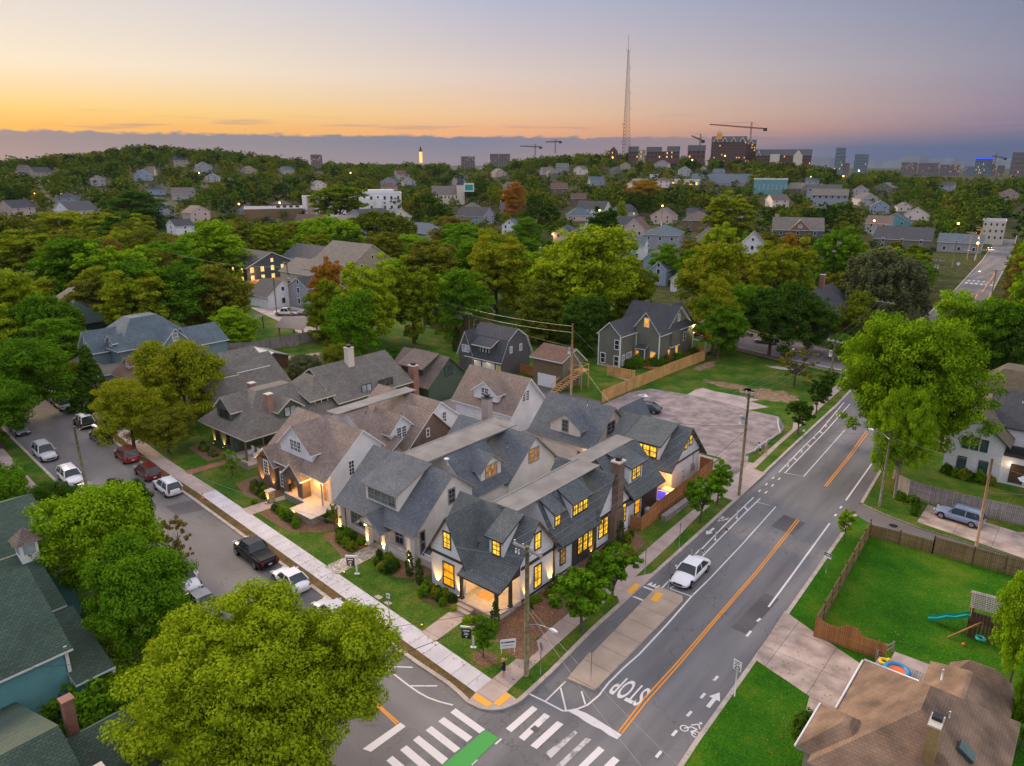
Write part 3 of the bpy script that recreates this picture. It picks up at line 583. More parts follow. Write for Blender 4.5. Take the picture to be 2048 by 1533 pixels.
for x,l in((-13.9,'lit garden spotlight at the leftmost stucco porch column'),(-9.6,'lit garden spotlight at the lantern column left of the flagstone walk'),(-7.2,'lit garden spotlight at the lantern column right of the flagstone walk'),(-3.6,'lit garden spotlight at the right corner column of the white gabled house')):uplight(x,.28,0,1,l,20)
# garage O
h=House('carriage_house','white carriage house with blue-grey roof and one gabled dormer in the rear court',(0,0,0),0,'wall_offwhite','roof_blue','trim_grey',fr='trim_grey')
h.gable('x',-12.0,-2.7,29.6,37.6,3.6,7.35,ov=.5,og=.5);h.gdorm('y',29.9,33.5,-9.4,-4.9,5.1,6.6,3.5,ov=.5);h.win('-y',29.9,-7.1,4.2,.8,1.4,'glass_dark',3,3)
h.win('+x',-2.7,33.4,3.9,.75,1.5,'glass_dark',2,3,n=2);h.win('-y',29.6,-4.5,.9,.8,1.2,'glass_dark',2,2);h.vents((-6,33.0,7.2))
h.gable('y',37,42,-5.5,-1.5,3.2,6.2,ov=.3)
Oh=h.done();light('eave_lamp',(-3.4,29.2,2.6),26,(1,.5,.2),.1,Oh)
# ================================================================ C  brick tudor
h=House('tudor_house','brick and white tudor cottage with brown roof and glowing arched porch',(0,0,0),0,'wall_white','roof_brown','trim_white',fr='trim_white')
h.prof('x',-30,-18.3,[(1.9,3.75),(7.4,8.15),(10.4,5.5)],3.0,10,og=.3)
h.gable('y',3.1,7.6,-27.6,-21.7,5.9,8.3,ridge=-24.8,ov=.35,og=.35)
h.prof('y',1.9,6,[(-31.4,3.1),(-28.9,5.15),(-27.0,3.1)],-31,-27.4,og=.4,wm='brick_dark')
h.w.poly([(-27.4,2.3,0),(-25.0,2.3,0),(-25.0,2.3,3.6),(-27.4,2.3,3.6)],'brick_dark')
h.prof('y',1.6,3.4,[(-25.4,3.0),(-23.3,4.75),(-21.6,3.0)],-25,-21.9,z0=2.6,og=.35,wm='brick_dark')
h.prof('y',10,13.2,[(-29.7,4.5),(-26,8.0),(-24.2,8.0),(-18.3,3.6)],-29.5,-18.8,og=0)
h.prof('x',-24,-18.3,[(13.4,3.6),(17.9,7.5),(22.0,3.6)],14.2,21.6,og=.35,wm='brick_dark')
h.prof('x',-30,-18.9,[(14.2,3.9),(19.9,8.1),(24.6,4.4)],15,24,og=.3)
h.r.box(-26.2,-24.2,8.5,21,8.15,8.25,'membrane')
h.gdorm('x',-24,-19.8,12.7,16.0,6.1,7.6,4.5,ov=.5);h.win('+x',-19.8,14.35,4.8,.6,1.3,'glass_dark',2,4,n=2,gap=.18)
h.win('-y',3.1,-24.6,5.35,.55,1.2,'glass_dark',2,3,n=3,gap=.12);h.win('-y',1.9,-29.1,1.8,.75,1.5,'glass_dark',2,4);h.win('-y',2.3,-26.15,.75,.72,1.7,'glass_dark',2,4,n=2,gap=.1)
h.win('+x',-18.3,5.7,3.4,.65,1.6,'glass_dark',2,4);h.win('+x',-18.9,20.6,5.3,.55,1.2,'glass_dark',2,3);h.win('+x',-18.3,17.2,4.5,.35,.9,'glass_dark',1,2)
def archf(b):   # arched brick front and side of the porch
    for (y0,y1,x0,x1) in((1.55,1.9,-25,-21.9),):
        cx=(x0+x1)/2;rr=.85;zc=1.9;n=10
        pts=[(cx-rr*math.cos(math.pi*k/n),zc+rr*math.sin(math.pi*k/n)*1.15) for k in range(n+1)]
        for y in(y0,y1):
            b.poly([(x0,y,.1),(cx-rr,y,.1),(cx-rr,y,zc),(x0,y,zc)],'brick_dark');b.poly([(cx+rr,y,.1),(x1,y,.1),(x1,y,zc),(cx+rr,y,zc)],'brick_dark')
            for k in range(n):
                p,q=pts[k],pts[k+1];b.poly([(p[0],y,p[1]),(q[0],y,q[1]),(q[0],y,3.1),(p[0],y,3.1)],'brick_dark')
            b.poly([(x0,y,zc),(cx-rr,y,zc),(cx-rr,y,3.1),(x0,y,3.1)],'brick_dark');b.poly([(cx+rr,y,zc),(x1,y,zc),(x1,y,3.1),(cx+rr,y,3.1)],'brick_dark')
        for k in range(n):
            p,q=pts[k],pts[k+1];b.poly([(p[0],y0,p[1]),(q[0],y0,q[1]),(q[0],y1,q[1]),(p[0],y1,p[1])],'brick_dark')
        b.box(x1-.02,x1+.25,y0,2.6,.1,3.1,'brick_dark');b.box(x0-.25,x0,y0,y1,.1,3.1,'brick_dark')
h.part('porch_arch',archf)
h.part('porch_floor',lambda b:(b.box(-20.8,-17.2,-.6,3.0,.1,.85,'stone_wall'),b.box(-20.9,-17.1,-.7,3.0,.85,.95,'stone_cap'),b.box(-24.8,-20.9,1.3,3.0,.1,.85,'stone_wall'),b.box(-24.8,-20.9,1.2,3.0,.85,.945,'stone_cap'),b.box(-18.2,-17.2,3.0,5.2,.1,.85,'stone_wall'),b.box(-18.2,-17.1,3.0,5.3,.85,.95,'stone_cap')))
h.part('porch_recess',lambda b:b.box(-21.6,-18.32,2.90,2.97,.95,3.6,'wall_offwhite'))
h.part('porch_post',lambda b:b.tube([(-18.6,1.9,.95),(-18.6,1.9,3.5)],.09,'metal_grey',8))
h.part('stone_pier',lambda b:(b.box(-25.5,-24.9,-.6,.1,.1,1.5,'stone_wall'),b.box(-25.6,-24.8,-.7,.2,1.5,1.62,'stone_cap')))
h.door('-y',2.9,-20.7,.95,.9,2.05,'trim_cream');h.door('-y',2.9,-19.4,.95,.55,2.05,'wood_cedar',name='shutter')
h.part('garage_lean_roof',lambda b:b.slab([(-21.5,10.2,3.4),(-18.4,10.2,3.4),(-18.4,13.3,5.4),(-21.5,13.3,5.4)],.14,'roof_brown','trim_white'))
h.vents((-21,15.5,7.0),(-23.2,12,7.6));Ch=h.done()
light('porch_light',(-20.3,1.9,3.1),170,(1,.50,.10),.1,Ch);light('arch_light',(-23.4,2.5,2.6),110,(1,.42,.06),.1,Ch)
for (x,y,l) in((-30.2,1.5,'lit garden spotlight below the small left gable of the tudor cottage'),(-27.9,1.5,'lit garden spotlight at the bay corner of the tudor cottage'),(-25.2,-.9,'lit garden spotlight at the stone pier of the tudor cottage'),(-20.2,-.9,'lit garden spotlight at the stone porch wall of the tudor cottage')):uplight(x,y,0,1,l,20)
# K carriage house
h=House('carriage_house','white carriage house with tan shingles, gabled dormer and paired gable windows',(0,0,0),0,'wall_white','roof_brown','trim_white',fr='trim_white')
h.gable('x',-28.4,-18,32.4,39.8,3.6,7.6,ov=.45,og=.6);h.gdorm('y',32.5,36,-24.9,-20.6,5.6,7.0,4.3,ov=.4);h.win('-y',32.5,-22.8,4.9,.55,1.1,'glass_dark',2,3,n=2)
h.win('+x',-18,35.6,4.4,.55,1.4,'glass_dark',2,4,n=2,gap=.2);h.door('-y',32.4,-20,.3,.9,2.0,'trim_cream');h.win('-y',32.4,-21.6,1.3,.5,.6,'lit_dim',1,1);h.vents((-20.2,33.3,4.8))
h.done()
h=House('chimney_stack','tall grey rendered chimney with a dark cap between the blue-grey roofs',(-17.2,26.7,0),0,'wall_stucco',cat='chimney')
h.chimney(0,0,1.1,.9,0,7.2,'concrete_old','trim_dark');Ck=h.root
# ================================================================ D  green bungalow
h=House('green_bungalow','long dark green bungalow with brown hipped roofs and two brick chimneys',(0,0,0),0,'wall_green','roof_greybrown','trim_cream',fr='trim_dark')
h.hip(-47.6,-37.0,4.3,18,3.35,7.6,ov=.65,flat=5.0,walls=False);h.w.box(-47,-40.4,4.8,18,0,3.3,'wall_green');h.w.box(-40.4,-37.0,8.5,18,0,3.3,'wall_green')
h.hip(-47.6,-36.6,13,26,3.35,7.7,ov=.6,flat=4.8);h.gable('y',18,31,-48,-36.8,5.0,8.5,ov=.6,og=.4)
h.dormer('y',4.9,9,[(-45.4,5.6),(-43.2,7.4),(-41.0,5.6)],-45,-41.4,z0=4.0,og=.3);h.win('-y',4.9,-43.2,4.5,.6,1.1,'glass_dark',1,2,n=3,fr='trim_dark')
h.gdorm('x',-42,-37.6,9.3,12.7,5.6,6.8,4.2,ov=.35);h.win('+x',-37.6,11,4.5,.75,1.15,'glass_pale',1,1,n=2,fr='trim_dark')
h.dormer('y',14.2,17.8,[(-42,7.2),(-37.3,5.6)],-41,-37.8,z0=4.5,og=.3);h.win('+x',-37.8,16,4.8,.9,.6,'glass_dark',1,1,n=2,fr='trim_cream')
h.win('+x',-36.8,23,5.0,.75,1.0,'glass_pale',1,1,n=2,fr='trim_dark');h.win('+x',-36.8,26.5,5.0,.75,1.0,'glass_dark',1,1,n=3,fr='trim_dark')
h.chimney(-38.9,8.9,.8,.8,3.5,7.6,'brick_pink',pot=False);h.chimney(-46.8,11.2,.8,.8,3,7.0,'brick_pink',pot=False);h.chimney(-41.5,23.9,1.0,1.0,7,10.4,'trim_cream','stone_cap',label='pale rendered chimney at the back ridge')
h.part('porch_floor',lambda b:(b.box(-40.3,-35.2,3.0,8.4,.1,.55,'concrete_tan'),b.box(-40.3,-35.2,2.9,3.0,.1,1.0,'stone_wall')))
for(x,y) in((-36.9,3.9),(-40.2,3.9),(-36.9,6.3)):h.part('porch_post',lambda b:b.box(x-.1,x+.1,y-.1,y+.1,.5,3.3,'trim_olive'))
for x in(-39,-37.7):h.part('patio_chair',lambda b:(b.box(x,x+.6,5.2,5.8,.55,.95,'plastic_white'),b.box(x,x+.6,5.8,5.88,.95,1.5,'plastic_white')))
h.win('-y',4.8,-45.4,1.0,.8,1.6,'glass_dark',1,2);h.win('-y',4.8,-42.6,1.0,.8,1.6,'glass_dark',1,2);Dh=h.done()
uplight(-46.3,4.5,0,1,'lit garden spotlight at the left end of the dark green bungalow',26);uplight(-43.9,4.5,0,1,'lit garden spotlight between the front windows of the dark green bungalow',26)
light('porch_light',(-38.3,7.6,2.7),8,(1,.55,.2),.1,Dh)
# J green carriage
h=House('carriage_house','dark green carriage house with brown roof, shed dormer and red brick chimney',(0,0,0),0,'wall_green','roof_brownmid','trim_olive',fr='trim_dark')
h.gable('x',-46,-36.4,34.6,43.2,3.3,6.9,ov=.6,og=.5);h.dormer('x',-43.5,-38.6,[(34.9,5.3),(38.8,7.1)],35.5,38.7,z0=3.8,og=.5);h.win('-y',35.5,-40.6,4.2,.8,.9,'glass_dark',1,1,n=2,fr='trim_dark')
h.win('+x',-36.4,39,3.9,.7,1.4,'glass_green',1,2,n=2,fr='trim_dark');h.chimney(-37.5,32.6,1.2,1.0,0,6.6,'brick_red');h.vents((-40.5,38.9,7.2));h.done()
# ================================================================ L gambrel garage, M brown garage
h=House('gambrel_garage','dark grey gambrel-roofed garage with white trim and two lit garage doors',(0,0,0),0,'wall_charcoal','roof_dark','trim_white')
h.prof('x',-45.2,-37.2,[(52.2,2.9),(54.2,6.6),(56.8,8.3),(59.4,6.6),(61.2,2.9)],52.9,60.6,og=.45)
h.dormer('x',-43.2,-39.2,[(51.9,5.4),(56.5,7.6)],52.9,56,z0=3.4,og=.3);h.win('-y',52.9,-41.2,3.9,.5,.95,'glass_dark',1,1,n=3,gap=.22)
h.prof('y',52.6,56,[(-47.6,2.9),(-45.5,7.4),(-43.4,2.9)],-47.2,-43.8,og=.3);h.win('-y',52.6,-45.5,3.6,.75,1.1,'glass_pale',1,2,n=2)
for x in(-43.6,-40.3):h.door('-y',52.9,x,.1,2.7,2.1,'trim_white',name='garage_door')
h.door('-y',52.9,-38.0,.1,.85,2.0,'plastic_yellow',label='yellow side door');h.win('+x',-37.2,55.3,4.2,.5,1.0,'glass_pale',1,1);h.win('+x',-37.2,58,4.2,.5,1.0,'glass_pale',1,1)
Lh=h.done()
for x in(-43.6,-40.3):light('door_lamp',(x,52.3,2.5),9,(1,.75,.45),.1,Lh)
h=House('brown_garage','small brown two-storey garage with white door and outside timber stairs',(0,0,0),0,'wall_brown','roof_rust','trim_white')
h.prof('x',-30.9,-24.8,[(53.0,5.0),(57,6.6),(60.4,3.9)],53.7,59.5,og=.35);h.door('-y',53.7,-28,.1,3.6,2.1,'trim_white',name='garage_door')
h.w.poly([(-24.79,53.7,0),(-24.79,59.5,0),(-24.79,59.5,4.4),(-24.79,57,6.4),(-24.79,53.7,5.1)],'wall_greygreen')
h.part('staircase',lambda b:[b.beam((-26.0+.12*0,52.2-0*.1,.1),(-23.6,56.2,3.1),.12,.3,'wood_pine'),b.beam((-25.0,51.7,.1),(-22.7,55.9,3.1),.12,.3,'wood_pine')]+[b.box(-25.9+i*.21,-24.3+i*.21,51.9+i*.36,52.2+i*.36,.2+i*.28,.25+i*.28,'wood_pine') for i in range(11)]+[b.box(-24.6,-22.6,56,58.2,3.05,3.2,'wood_pine')]+[b.box(x-.06,x+.06,y-.06,y+.06,0,4.2,'wood_pine') for x in(-24.5,-22.7) for y in(56.1,58.1)]+[b.beam((-24.5,y,4.1),(-22.7,y,4.1),.08,.08,'wood_pine') for y in(56.1,58.1)]+[b.beam((-22.7,56.1,4.1),(-22.7,58.1,4.1),.08,.08,'wood_pine'),b.beam((-25.0,51.7,1.2),(-22.7,55.9,4.1),.08,.1,'wood_pine'),b.beam((-26.0,52.2,1.2),(-24.5,56.1,4.1),.08,.1,'wood_pine')])
h.done()
# ================================================================ N big grey-green house
h=House('two_storey_house','large grey-green two-storey house with white trim, dark gables and lit windows',(0,0,0),0,'wall_greygreen','roof_brownmid','trim_white')
h.roof='roof_dark'
h.gable('y',71,80,-29.2,-24.6,6.4,8.5,ov=.35,og=.35)
h.gable('y',76.6,90,-25.6,-19.8,6.4,10.0,ov=.35,og=.35);h.gable('x',-30,-20.4,79.8,89.6,6.3,10.2,ov=.4,og=.45)
h.win('-y',71,-25.3,3.7,.85,1.6,'glass_dark',1,2);h.win('-y',71,-28.2,.8,.9,1.7,'glass_dark',1,2);h.win('-y',71,-25.3,.6,.9,1.7,'glass_dark',1,2)
h.win('-y',76.6,-22.6,7.3,.9,1.5,'lit_amber',1,2);h.win('-y',76.6,-24.4,.8,.8,1.7,'lit_amber',1,2);h.win('-y',76.6,-21,.9,.9,1.8,'lit_amber',1,2)
h.win('+x',-24.6,72.2,.6,.7,1.8,'glass_pale',1,2);h.win('+x',-24.6,74.2,.4,1.6,2.1,'glass_pale',2,3)
h.win('+x',-20.4,82,3.6,1.1,1.6,'glass_dark',2,2);h.win('+x',-19.8,86.4,3.4,.8,1.6,'glass_dark',1,2);h.win('+x',-19.8,80.4,.8,.7,1.8,'lit_amber',1,2);h.win('+x',-19.8,83.4,1.0,.8,1.8,'lit_amber',1,2);h.win('+x',-20.4,84.8,7.4,.6,1.2,'glass_pale',1,2)
h.part('bay_box',lambda b:(b.box(-19.8,-19.3,80.6,83.6,3.2,6.0,'wall_greygreen'),b.box(-19.85,-19.25,80.5,83.7,3.05,3.2,'trim_white')))
h.part('porch_hood',lambda b:(b.slab([(-24.2,75.4,3.3),(-22,75.4,3.3),(-22,76.6,3.9),(-24.2,76.6,3.9)],.12,'roof_dark','trim_white'),b.box(-24.1,-23.98,75.5,75.62,.5,3.2,'trim_white'),b.box(-22.2,-22.08,75.5,75.62,.5,3.2,'trim_white')))
h.part('deck',lambda b:b.box(-24.4,-19.2,74.2,76.5,.2,.5,'wood_cedar'))
h.part('corner_boards',lambda b:[b.box(x-.09,x+.09,y-.09,y+.09,0,6.4,'trim_white') for x,y in((-29.2,71),(-24.6,71),(-24.6,76.5),(-19.8,76.6),(-19.8,90))])
h.part('base_course',lambda b:(b.box(-29.25,-24.55,70.95,71,.0,.5,'concrete_tan'),b.box(-19.8,-19.75,76.6,90,0,.5,'concrete_tan')));h.vents((-22,84.5,10.2))
h.part('front_porch',lambda b:(b.box(-19.7,-17.0,90.2,93,.3,.5,'concrete_tan'),b.slab([(-20,90.0,3.0),(-16.8,90.0,3.0),(-16.8,93,3.0),(-20,93,3.0)],.15,'roof_dark','trim_white'),b.box(-17.2,-17.0,90.2,90.4,.5,2.9,'trim_white'),b.box(-17.2,-17.0,92.6,92.8,.5,2.9,'trim_white')))
Nh=h.done();m=MB();m.box(-19.75,-19.5,89.3,89.6,5.6,5.8,'lamp_white');m.build('floodlight',Nh);light('flood_lamp',(-19.2,89.4,5.6),110,(1,.8,.45),.1,Nh)
# ================================================================ E yellow, F brown, G victorian, H dark green
h=House('yellow_house','yellow house with long grey-brown roof and white-framed dormer window',(0,0,0),0,'wall_yellow','roof_greybrown','trim_white')
h.gable('y',9.5,22,-66,-54.6,3.3,7.2,ov=.5,og=.4);h.prof('y',15.2,20.6,[(-62.3,8.0),(-57.7,5.6)],-62,-58.1,z0=3.5,og=.3);h.hip(-60.6,-57.8,12.2,15.0,5.4,7.4,ov=.35,z0=3.5)
h.win('+x',-57.8,13.6,3.9,.9,1.4,'glass_dark',1,2);h.win('+x',-58.1,16.8,4.5,.35,.9,'glass_dark',1,1);h.win('+x',-58.1,18.7,4.7,1.5,.45,'glass_dark',1,1);h.win('-y',9.5,-57.4,1,.8,1.5,'glass_dark',1,2);h.vents((-60.5,17,7.4),(-60.6,20,7.4));h.done()
h=House('brown_roofed_house','house with a rust-brown roof mostly hidden behind the yellowing street tree',(0,0,0),0,'wall_tan','roof_rust','trim_cream')
h.gable('x',-80.5,-68,6.5,17.5,3.5,7.4,ov=.5);h.gdorm('y',7.6,11,-79,-76.6,5.2,6.2,3.8);h.win('-y',7.6,-77.8,4.2,.6,.9,'glass_pale',1,2);h.gdorm('y',7.6,11,-74.4,-71.6,5.2,6.2,3.8);h.win('-y',6.5,-72,1,.9,1.5,'glass_dark',1,2);h.win('+x',-68,12,4,.9,1.3,'glass_dark',1,2);h.done()
h=House('victorian_house','blue-grey victorian house with slate hipped roof and white-columned wrap porch',(0,0,0),0,'wall_bluegrey','roof_slateblue','trim_white')
h.hip(-95,-83.6,9,22,6,10.3,ov=.6,flat=4.8);h.gable('y',6.2,12,-92.6,-87.6,6,8.8,ov=.5);h.gable('x',-90,-81.8,15.2,20.2,6,8.6,ov=.5);h.gable('y',20,26,-88,-80,5.6,8.0,ov=.4)
h.gdorm('y',8.8,12,-87.6,-85.2,7.3,8.3,6);h.win('-y',6.2,-90.1,6.6,.6,1.1,'glass_pale',1,2);h.win('+x',-81.8,17.7,6.4,.8,1.3,'glass_pale',1,2);h.win('-y',8.8,-86.4,6.5,.6,.7,'glass_dark',1,1)
h.win('-y',6.2,-90,3.9,1.0,1.5,'glass_dark',1,2);h.win('+x',-83.6,11.8,3.9,1.0,1.4,'glass_dark',1,2)
h.part('porch_roof',lambda b:(b.slab([(-93.5,3.6,3.2),(-80.6,3.6,3.2),(-83.6,6.2,4.1),(-93.5,6.2,4.1)],.15,'roof_greybrown','trim_white'),b.slab([(-80.6,3.6,3.2),(-80.6,15,3.2),(-83.6,15,4.1),(-83.6,6.2,4.1)],.15,'roof_greybrown','trim_white')))
h.part('porch_floor',lambda b:b.box(-93.5,-80.9,3.9,15,.1,.8,'wood_grey'))
for x,y in((-93.2,4.1),(-89.5,4.1),(-85.4,4.1),(-81.2,4.1),(-81.2,8),(-81.2,12)):h.part('porch_column',lambda b:b.tube([(x,y,.8),(x,y,3.2)],[.16,.12],'trim_white',8))
h.vents((-90,14.5,10.0),(-88.5,18,9.6));h.done()
h=House('dark_green_house','dark green roofed house with a cone tower far left among the trees',(0,0,0),0,'wall_darkteal','roof_green','trim_olive',simple=True)
h.hip(-138,-122,14,30,5,10.5,ov=.6,flat=6.5,rm='roof_greybrown');h.hip(-128,-119,13,21,4.5,8.8,ov=.5,flat=4.6);h.chimney(-127,21,.9,.9,5,9.6,'brick_pink',pot=False);h.chimney(-124,24,.8,.8,5,9,'wood_pine',pot=False);h.win('-y',13,-123.5,1.5,1,1.5,'lit_amber',1,1);h.done()
h=House('garden_shed','low dark timber shed with a metal roof behind the victorian house',(-78.5,27,0),0,'wood_dark','metal_grey','trim_grey',cat='shed');h.gable('x',0,7,0,6,2.6,3.6,ov=.3);h.done()
# ================================================================ Q, alley garages and beyond
h=House('olive_cottage','small olive cottage with dark roof and white windows behind the gambrel garage',(0,0,0),0,'wall_olive','roof_dark','trim_white')
h.prof('x',-78,-64.8,[(72.2,3.8),(74.4,5.4),(77.5,6.0),(80.5,5.4),(82.4,3.8)],72.8,82,og=.3,wm='wall_olive')
h.win('-y',72.8,-71.8,1.0,.9,1.9,'glass_dark',1,2);h.win('-y',72.8,-76.4,.4,.9,2.0,'glass_pale',1,1);h.win('+x',-64.8,76,1.0,.8,1.9,'glass_dark',1,2);h.done()
def quick(name,label,px,py,w,d,st,rise,wall,roof,rz=0,axis='x',wins=(2,1),trim='trim_white',pane='glass_dark',cat='house',group=None,off=(0,0),hip=False,z=None,lit=0,name2=None,ridge=None,dorm=0):
    """simple far house: front-left corner of its footprint stands at the surveyed picture point"""
    x,y,zt=T(px,py) if not isinstance(px,tuple) else (px[0],px[1],terr(*px))
    h=House(name,label,(x+off[0],y+off[1],zt),rz,wall,roof,trim,cat,group,simple=True);ze=st
    if hip=='flat':h.flat(0,w,0,d,-2,ze)
    elif hip:h.hip(0,w,0,d,ze,ze+rise,ov=.5,z0=-2)
    else:
        if axis=='x':h.gable('x',0,w,0,d,ze,ze+rise,ov=.5,z0=-2)
        else:h.gable('y',0,d,0,w,ze,ze+rise,ov=.5,z0=-2)
    ns=max(1,int(round(st/3)));k=0
    for fl in range(ns):
        zz=fl*st/ns+1.0
        for i in range(wins[0]):
            k+=1;h.win('-y',0,w*(i+.5)/wins[0],zz,1.0,1.4,'lit_far' if (lit and (k*7)%lit==0) else pane,1,2)
        for i in range(wins[1]):
            k+=1;h.win('+x',w,d*(i+.5)/wins[1],zz,1.0,1.4,'lit_far' if (lit and (k*5)%lit==0) else pane,1,2)
    if not hip and axis=='y':h.win('-y',0,w/2,ze+rise*.25,.8,1.0,pane,1,2)
    if not hip and axis=='x':h.win('+x',w,d/2,ze+rise*.25,.8,1.0,pane,1,2)
    if dorm and not hip and axis=='x':h.gdorm('y',d*.12,d*.4,w*.35,w*.65,ze+rise*.55,ze+rise*.95,ze)
    return h
def q(*a,**k):
    h=quick(*a,**k);h.done();return h
q('alley_garage','white gabled garage with tan front and dark roof behind the pickup truck',(-133,62),0,9,9,3.4,3.4,'wall_white','roof_dark',wins=(0,1),axis='x')
q('alley_house','blue-grey garage house with white garage door beside the alley',(-124,68.5),0,8,10,5.6,2.2,'wall_lightblue','roof_dark',axis='y',wins=(1,1))
h=quick('alley_house','cream house with clerestory windows and a white board gable near the alley',(-152,84),0,18,12,5.2,3.2,'wall_pink','roof_greybrown',axis='x',wins=(2,1));h.gdorm('x',9,18.4,2,10,6.6,9,3);h.win('+x',18.4,5,6.0,.9,1.6,'glass_dark',1,2);h.win('+x',18.4,7.6,6.0,.9,1.6,'glass_dark',1,2);h.done()
h=quick('large_roofed_house','house under a big plain grey-brown roof behind the orange-tipped trees',(-164,104),0,20,18,5,6,'wall_tan','roof_greybrown',wins=(2,2));h.vents((6,5,8.5),(9,6,9),(12,4,8));h.done()
h=quick('cafe_building','dark teal building with glowing amber ground floor windows beside a wooden deck',(-190,80),0,26,18,5.2,4,'wall_darkteal','roof_dark',wins=(5,5),pane='lit_far');h.gdorm('y',-.5,8,5,14,7.5,10,5);h.win('-y',-.5,9.5,6.2,1.2,1.2,'glass_pale',1,1,n=3)
h.part('deck',lambda b:b.box(26.3,34,-2,14,0,1.2,'wood_cedar'));cf=h.done();light('deck_light',(28,2,3),200,(1,.45,.12),.3,cf)
q('workshop','dark shed roofed building behind the cafe',(-182,104),0,26,14,5,4,'wall_darkteal','roof_dark',wins=(2,2),lit=3)
# mid distance, across the valley
q('grey_house','grey house with a long low roof below the round green tree',(-272,190),0,22,16,5.5,5,'wall_lightblue','roof_greybrown',wins=(3,3))
q('grey_house','pale blue-grey house with a mono-pitch gable above the bright green tree',(-290,214),0,18,20,8,4,'wall_lightblue','roof_dark',wins=(0,1),axis='y')
h=quick('pink_house','pink-sided two-storey house with dark hip roof and lamps at its corners',1106,493,10,10,6.2,3.2,'wall_pink','roof_dark',rz=R(18),wins=(2,2),hip=True);h.gdorm('y',-.3,4,3,7,6.8,8.6,6);r=h.done()
for x,l in((-.2,'a'),(10.2,'b')):
    m=MB();m.sphere((x,-.3,5.4),.28,'lamp_orange',8,5);m.build('corner_lamp',r);light('corner_light',(x,-.9,5.2),260,(1,.42,.1),.3,r)
q('rust_roofed_house','pink house with rust red gable roof right of the tall green tree',1243,487,11,12,6.5,5,'wall_pink','roof_rust',rz=R(16),axis='y',wins=(2,1))
q('hip_roofed_house','wide white house with a slate-blue hip roof',1284,500,15,20,6.4,3.6,'wall_lightblue','roof_slateblue',rz=R(20),wins=(3,4),hip=True)
h=quick('gabled_cottage','white two-storey house with a green garage awning and blue-grey roof',1231,519,11,9,5.8,2.6,'wall_white','roof_slateblue',rz=R(20),axis='x',wins=(2,2));h.part('awning',lambda b:b.slab([(1.5,-1.4,2.4),(8,-1.4,2.4),(8,0,3.1),(1.5,0,3.1)],.1,'wall_teal','trim_white'));h.done()
q('blue_cottage','light blue gabled cottage tucked behind the big golden tree',1300,571,5,7,5.2,2.2,'wall_blue','roof_dark',rz=R(5),axis='y',wins=(1,1))
q('blue_cottage','light blue rear cottage with tan roof behind the first blue one',1285,556,6,8,6,2.6,'wall_blue','roof_brown',rz=R(5),axis='y',wins=(1,1))
q('white_cottage','white gable corner showing under the bright tree',1340,585,5,6,4,2,'wall_white','roof_dark',rz=R(5),axis='y',wins=(1,1))
h=quick('craftsman_house','navy craftsman house with red gable and white-framed windows',1543,487,22,16,6.6,5,'wall_navy','roof_greybrown',rz=R(22),axis='x',wins=(3,2));h.gdorm('y',-.4,7,7.5,16,6.8,11,6,wm='brick_red');h.win('-y',-.4,11.7,7.4,1.6,1.2,'glass_pale',1,1);h.chimney(1.5,8,1.4,1.4,6,12.5,'concrete_old');h.done()
q('white_gable_house','white house with a steep grey roof behind the orange-topped tree',1480,522,8,12,6.6,4,'wall_white','roof_brownmid',rz=R(20),axis='y',wins=(1,2))
q('low_grey_house','tan-roofed house left of the white steep gable',1392,500,9,12,5.5,4,'wall_tan','roof_brownmid',rz=R(20),axis='y',wins=(1,1),lit=2)
q('low_grey_house','low house with a broad plain grey roof right of the craftsman house',1745,497,22,18,4.6,4.6,'wall_greygreen','roof_dark',rz=R(8),wins=(3,2))
q('low_grey_house','white bungalow with grey roof beside the far road poles',1872,505,16,12,4.4,3,'wall_lightblue','roof_slateblue',rz=R(6),wins=(3,2))
q('teal_gable_house','teal gabled house beyond the broad grey roof',1753,462,16,14,5,4.5,'wall_teal','roof_dark',rz=R(8),axis='y',wins=(2,1))
q('small_porch_house','small grey porch house beneath the bright green tree',1640,523,7,8,4,3,'wall_greygreen','roof_greybrown',rz=R(8),axis='x',wins=(1,1))
q('dark_house','dark grey roofed house in the shade behind the street trees with an orange lit door',(-14,119),0,12,16,4.2,5.5,'wall_darkteal','roof_dark',axis='y',wins=(0,0))
h=House('porch_front','lit front porch of the shaded house across the side street',(-14,118.5,0),0,'wall_darkteal','roof_dark',cat='porch')
h.part('porch_wall',lambda b:(b.box(4,5.6,0,.2,.4,2.8,'lit_amber'),b.box(0,9,-.2,.3,0,.4,'wood_dark'),b.box(1,1.2,-.2,0,.4,2.9,'trim_olive'),b.box(7,7.2,-.2,0,.4,2.9,'trim_olive')));h.chimney(6,9,1,1,5,12.4,'brick_red',pot=False)
light('porch_light',(5,-1,2.5),60,(1,.4,.1),.2,h.root);del h
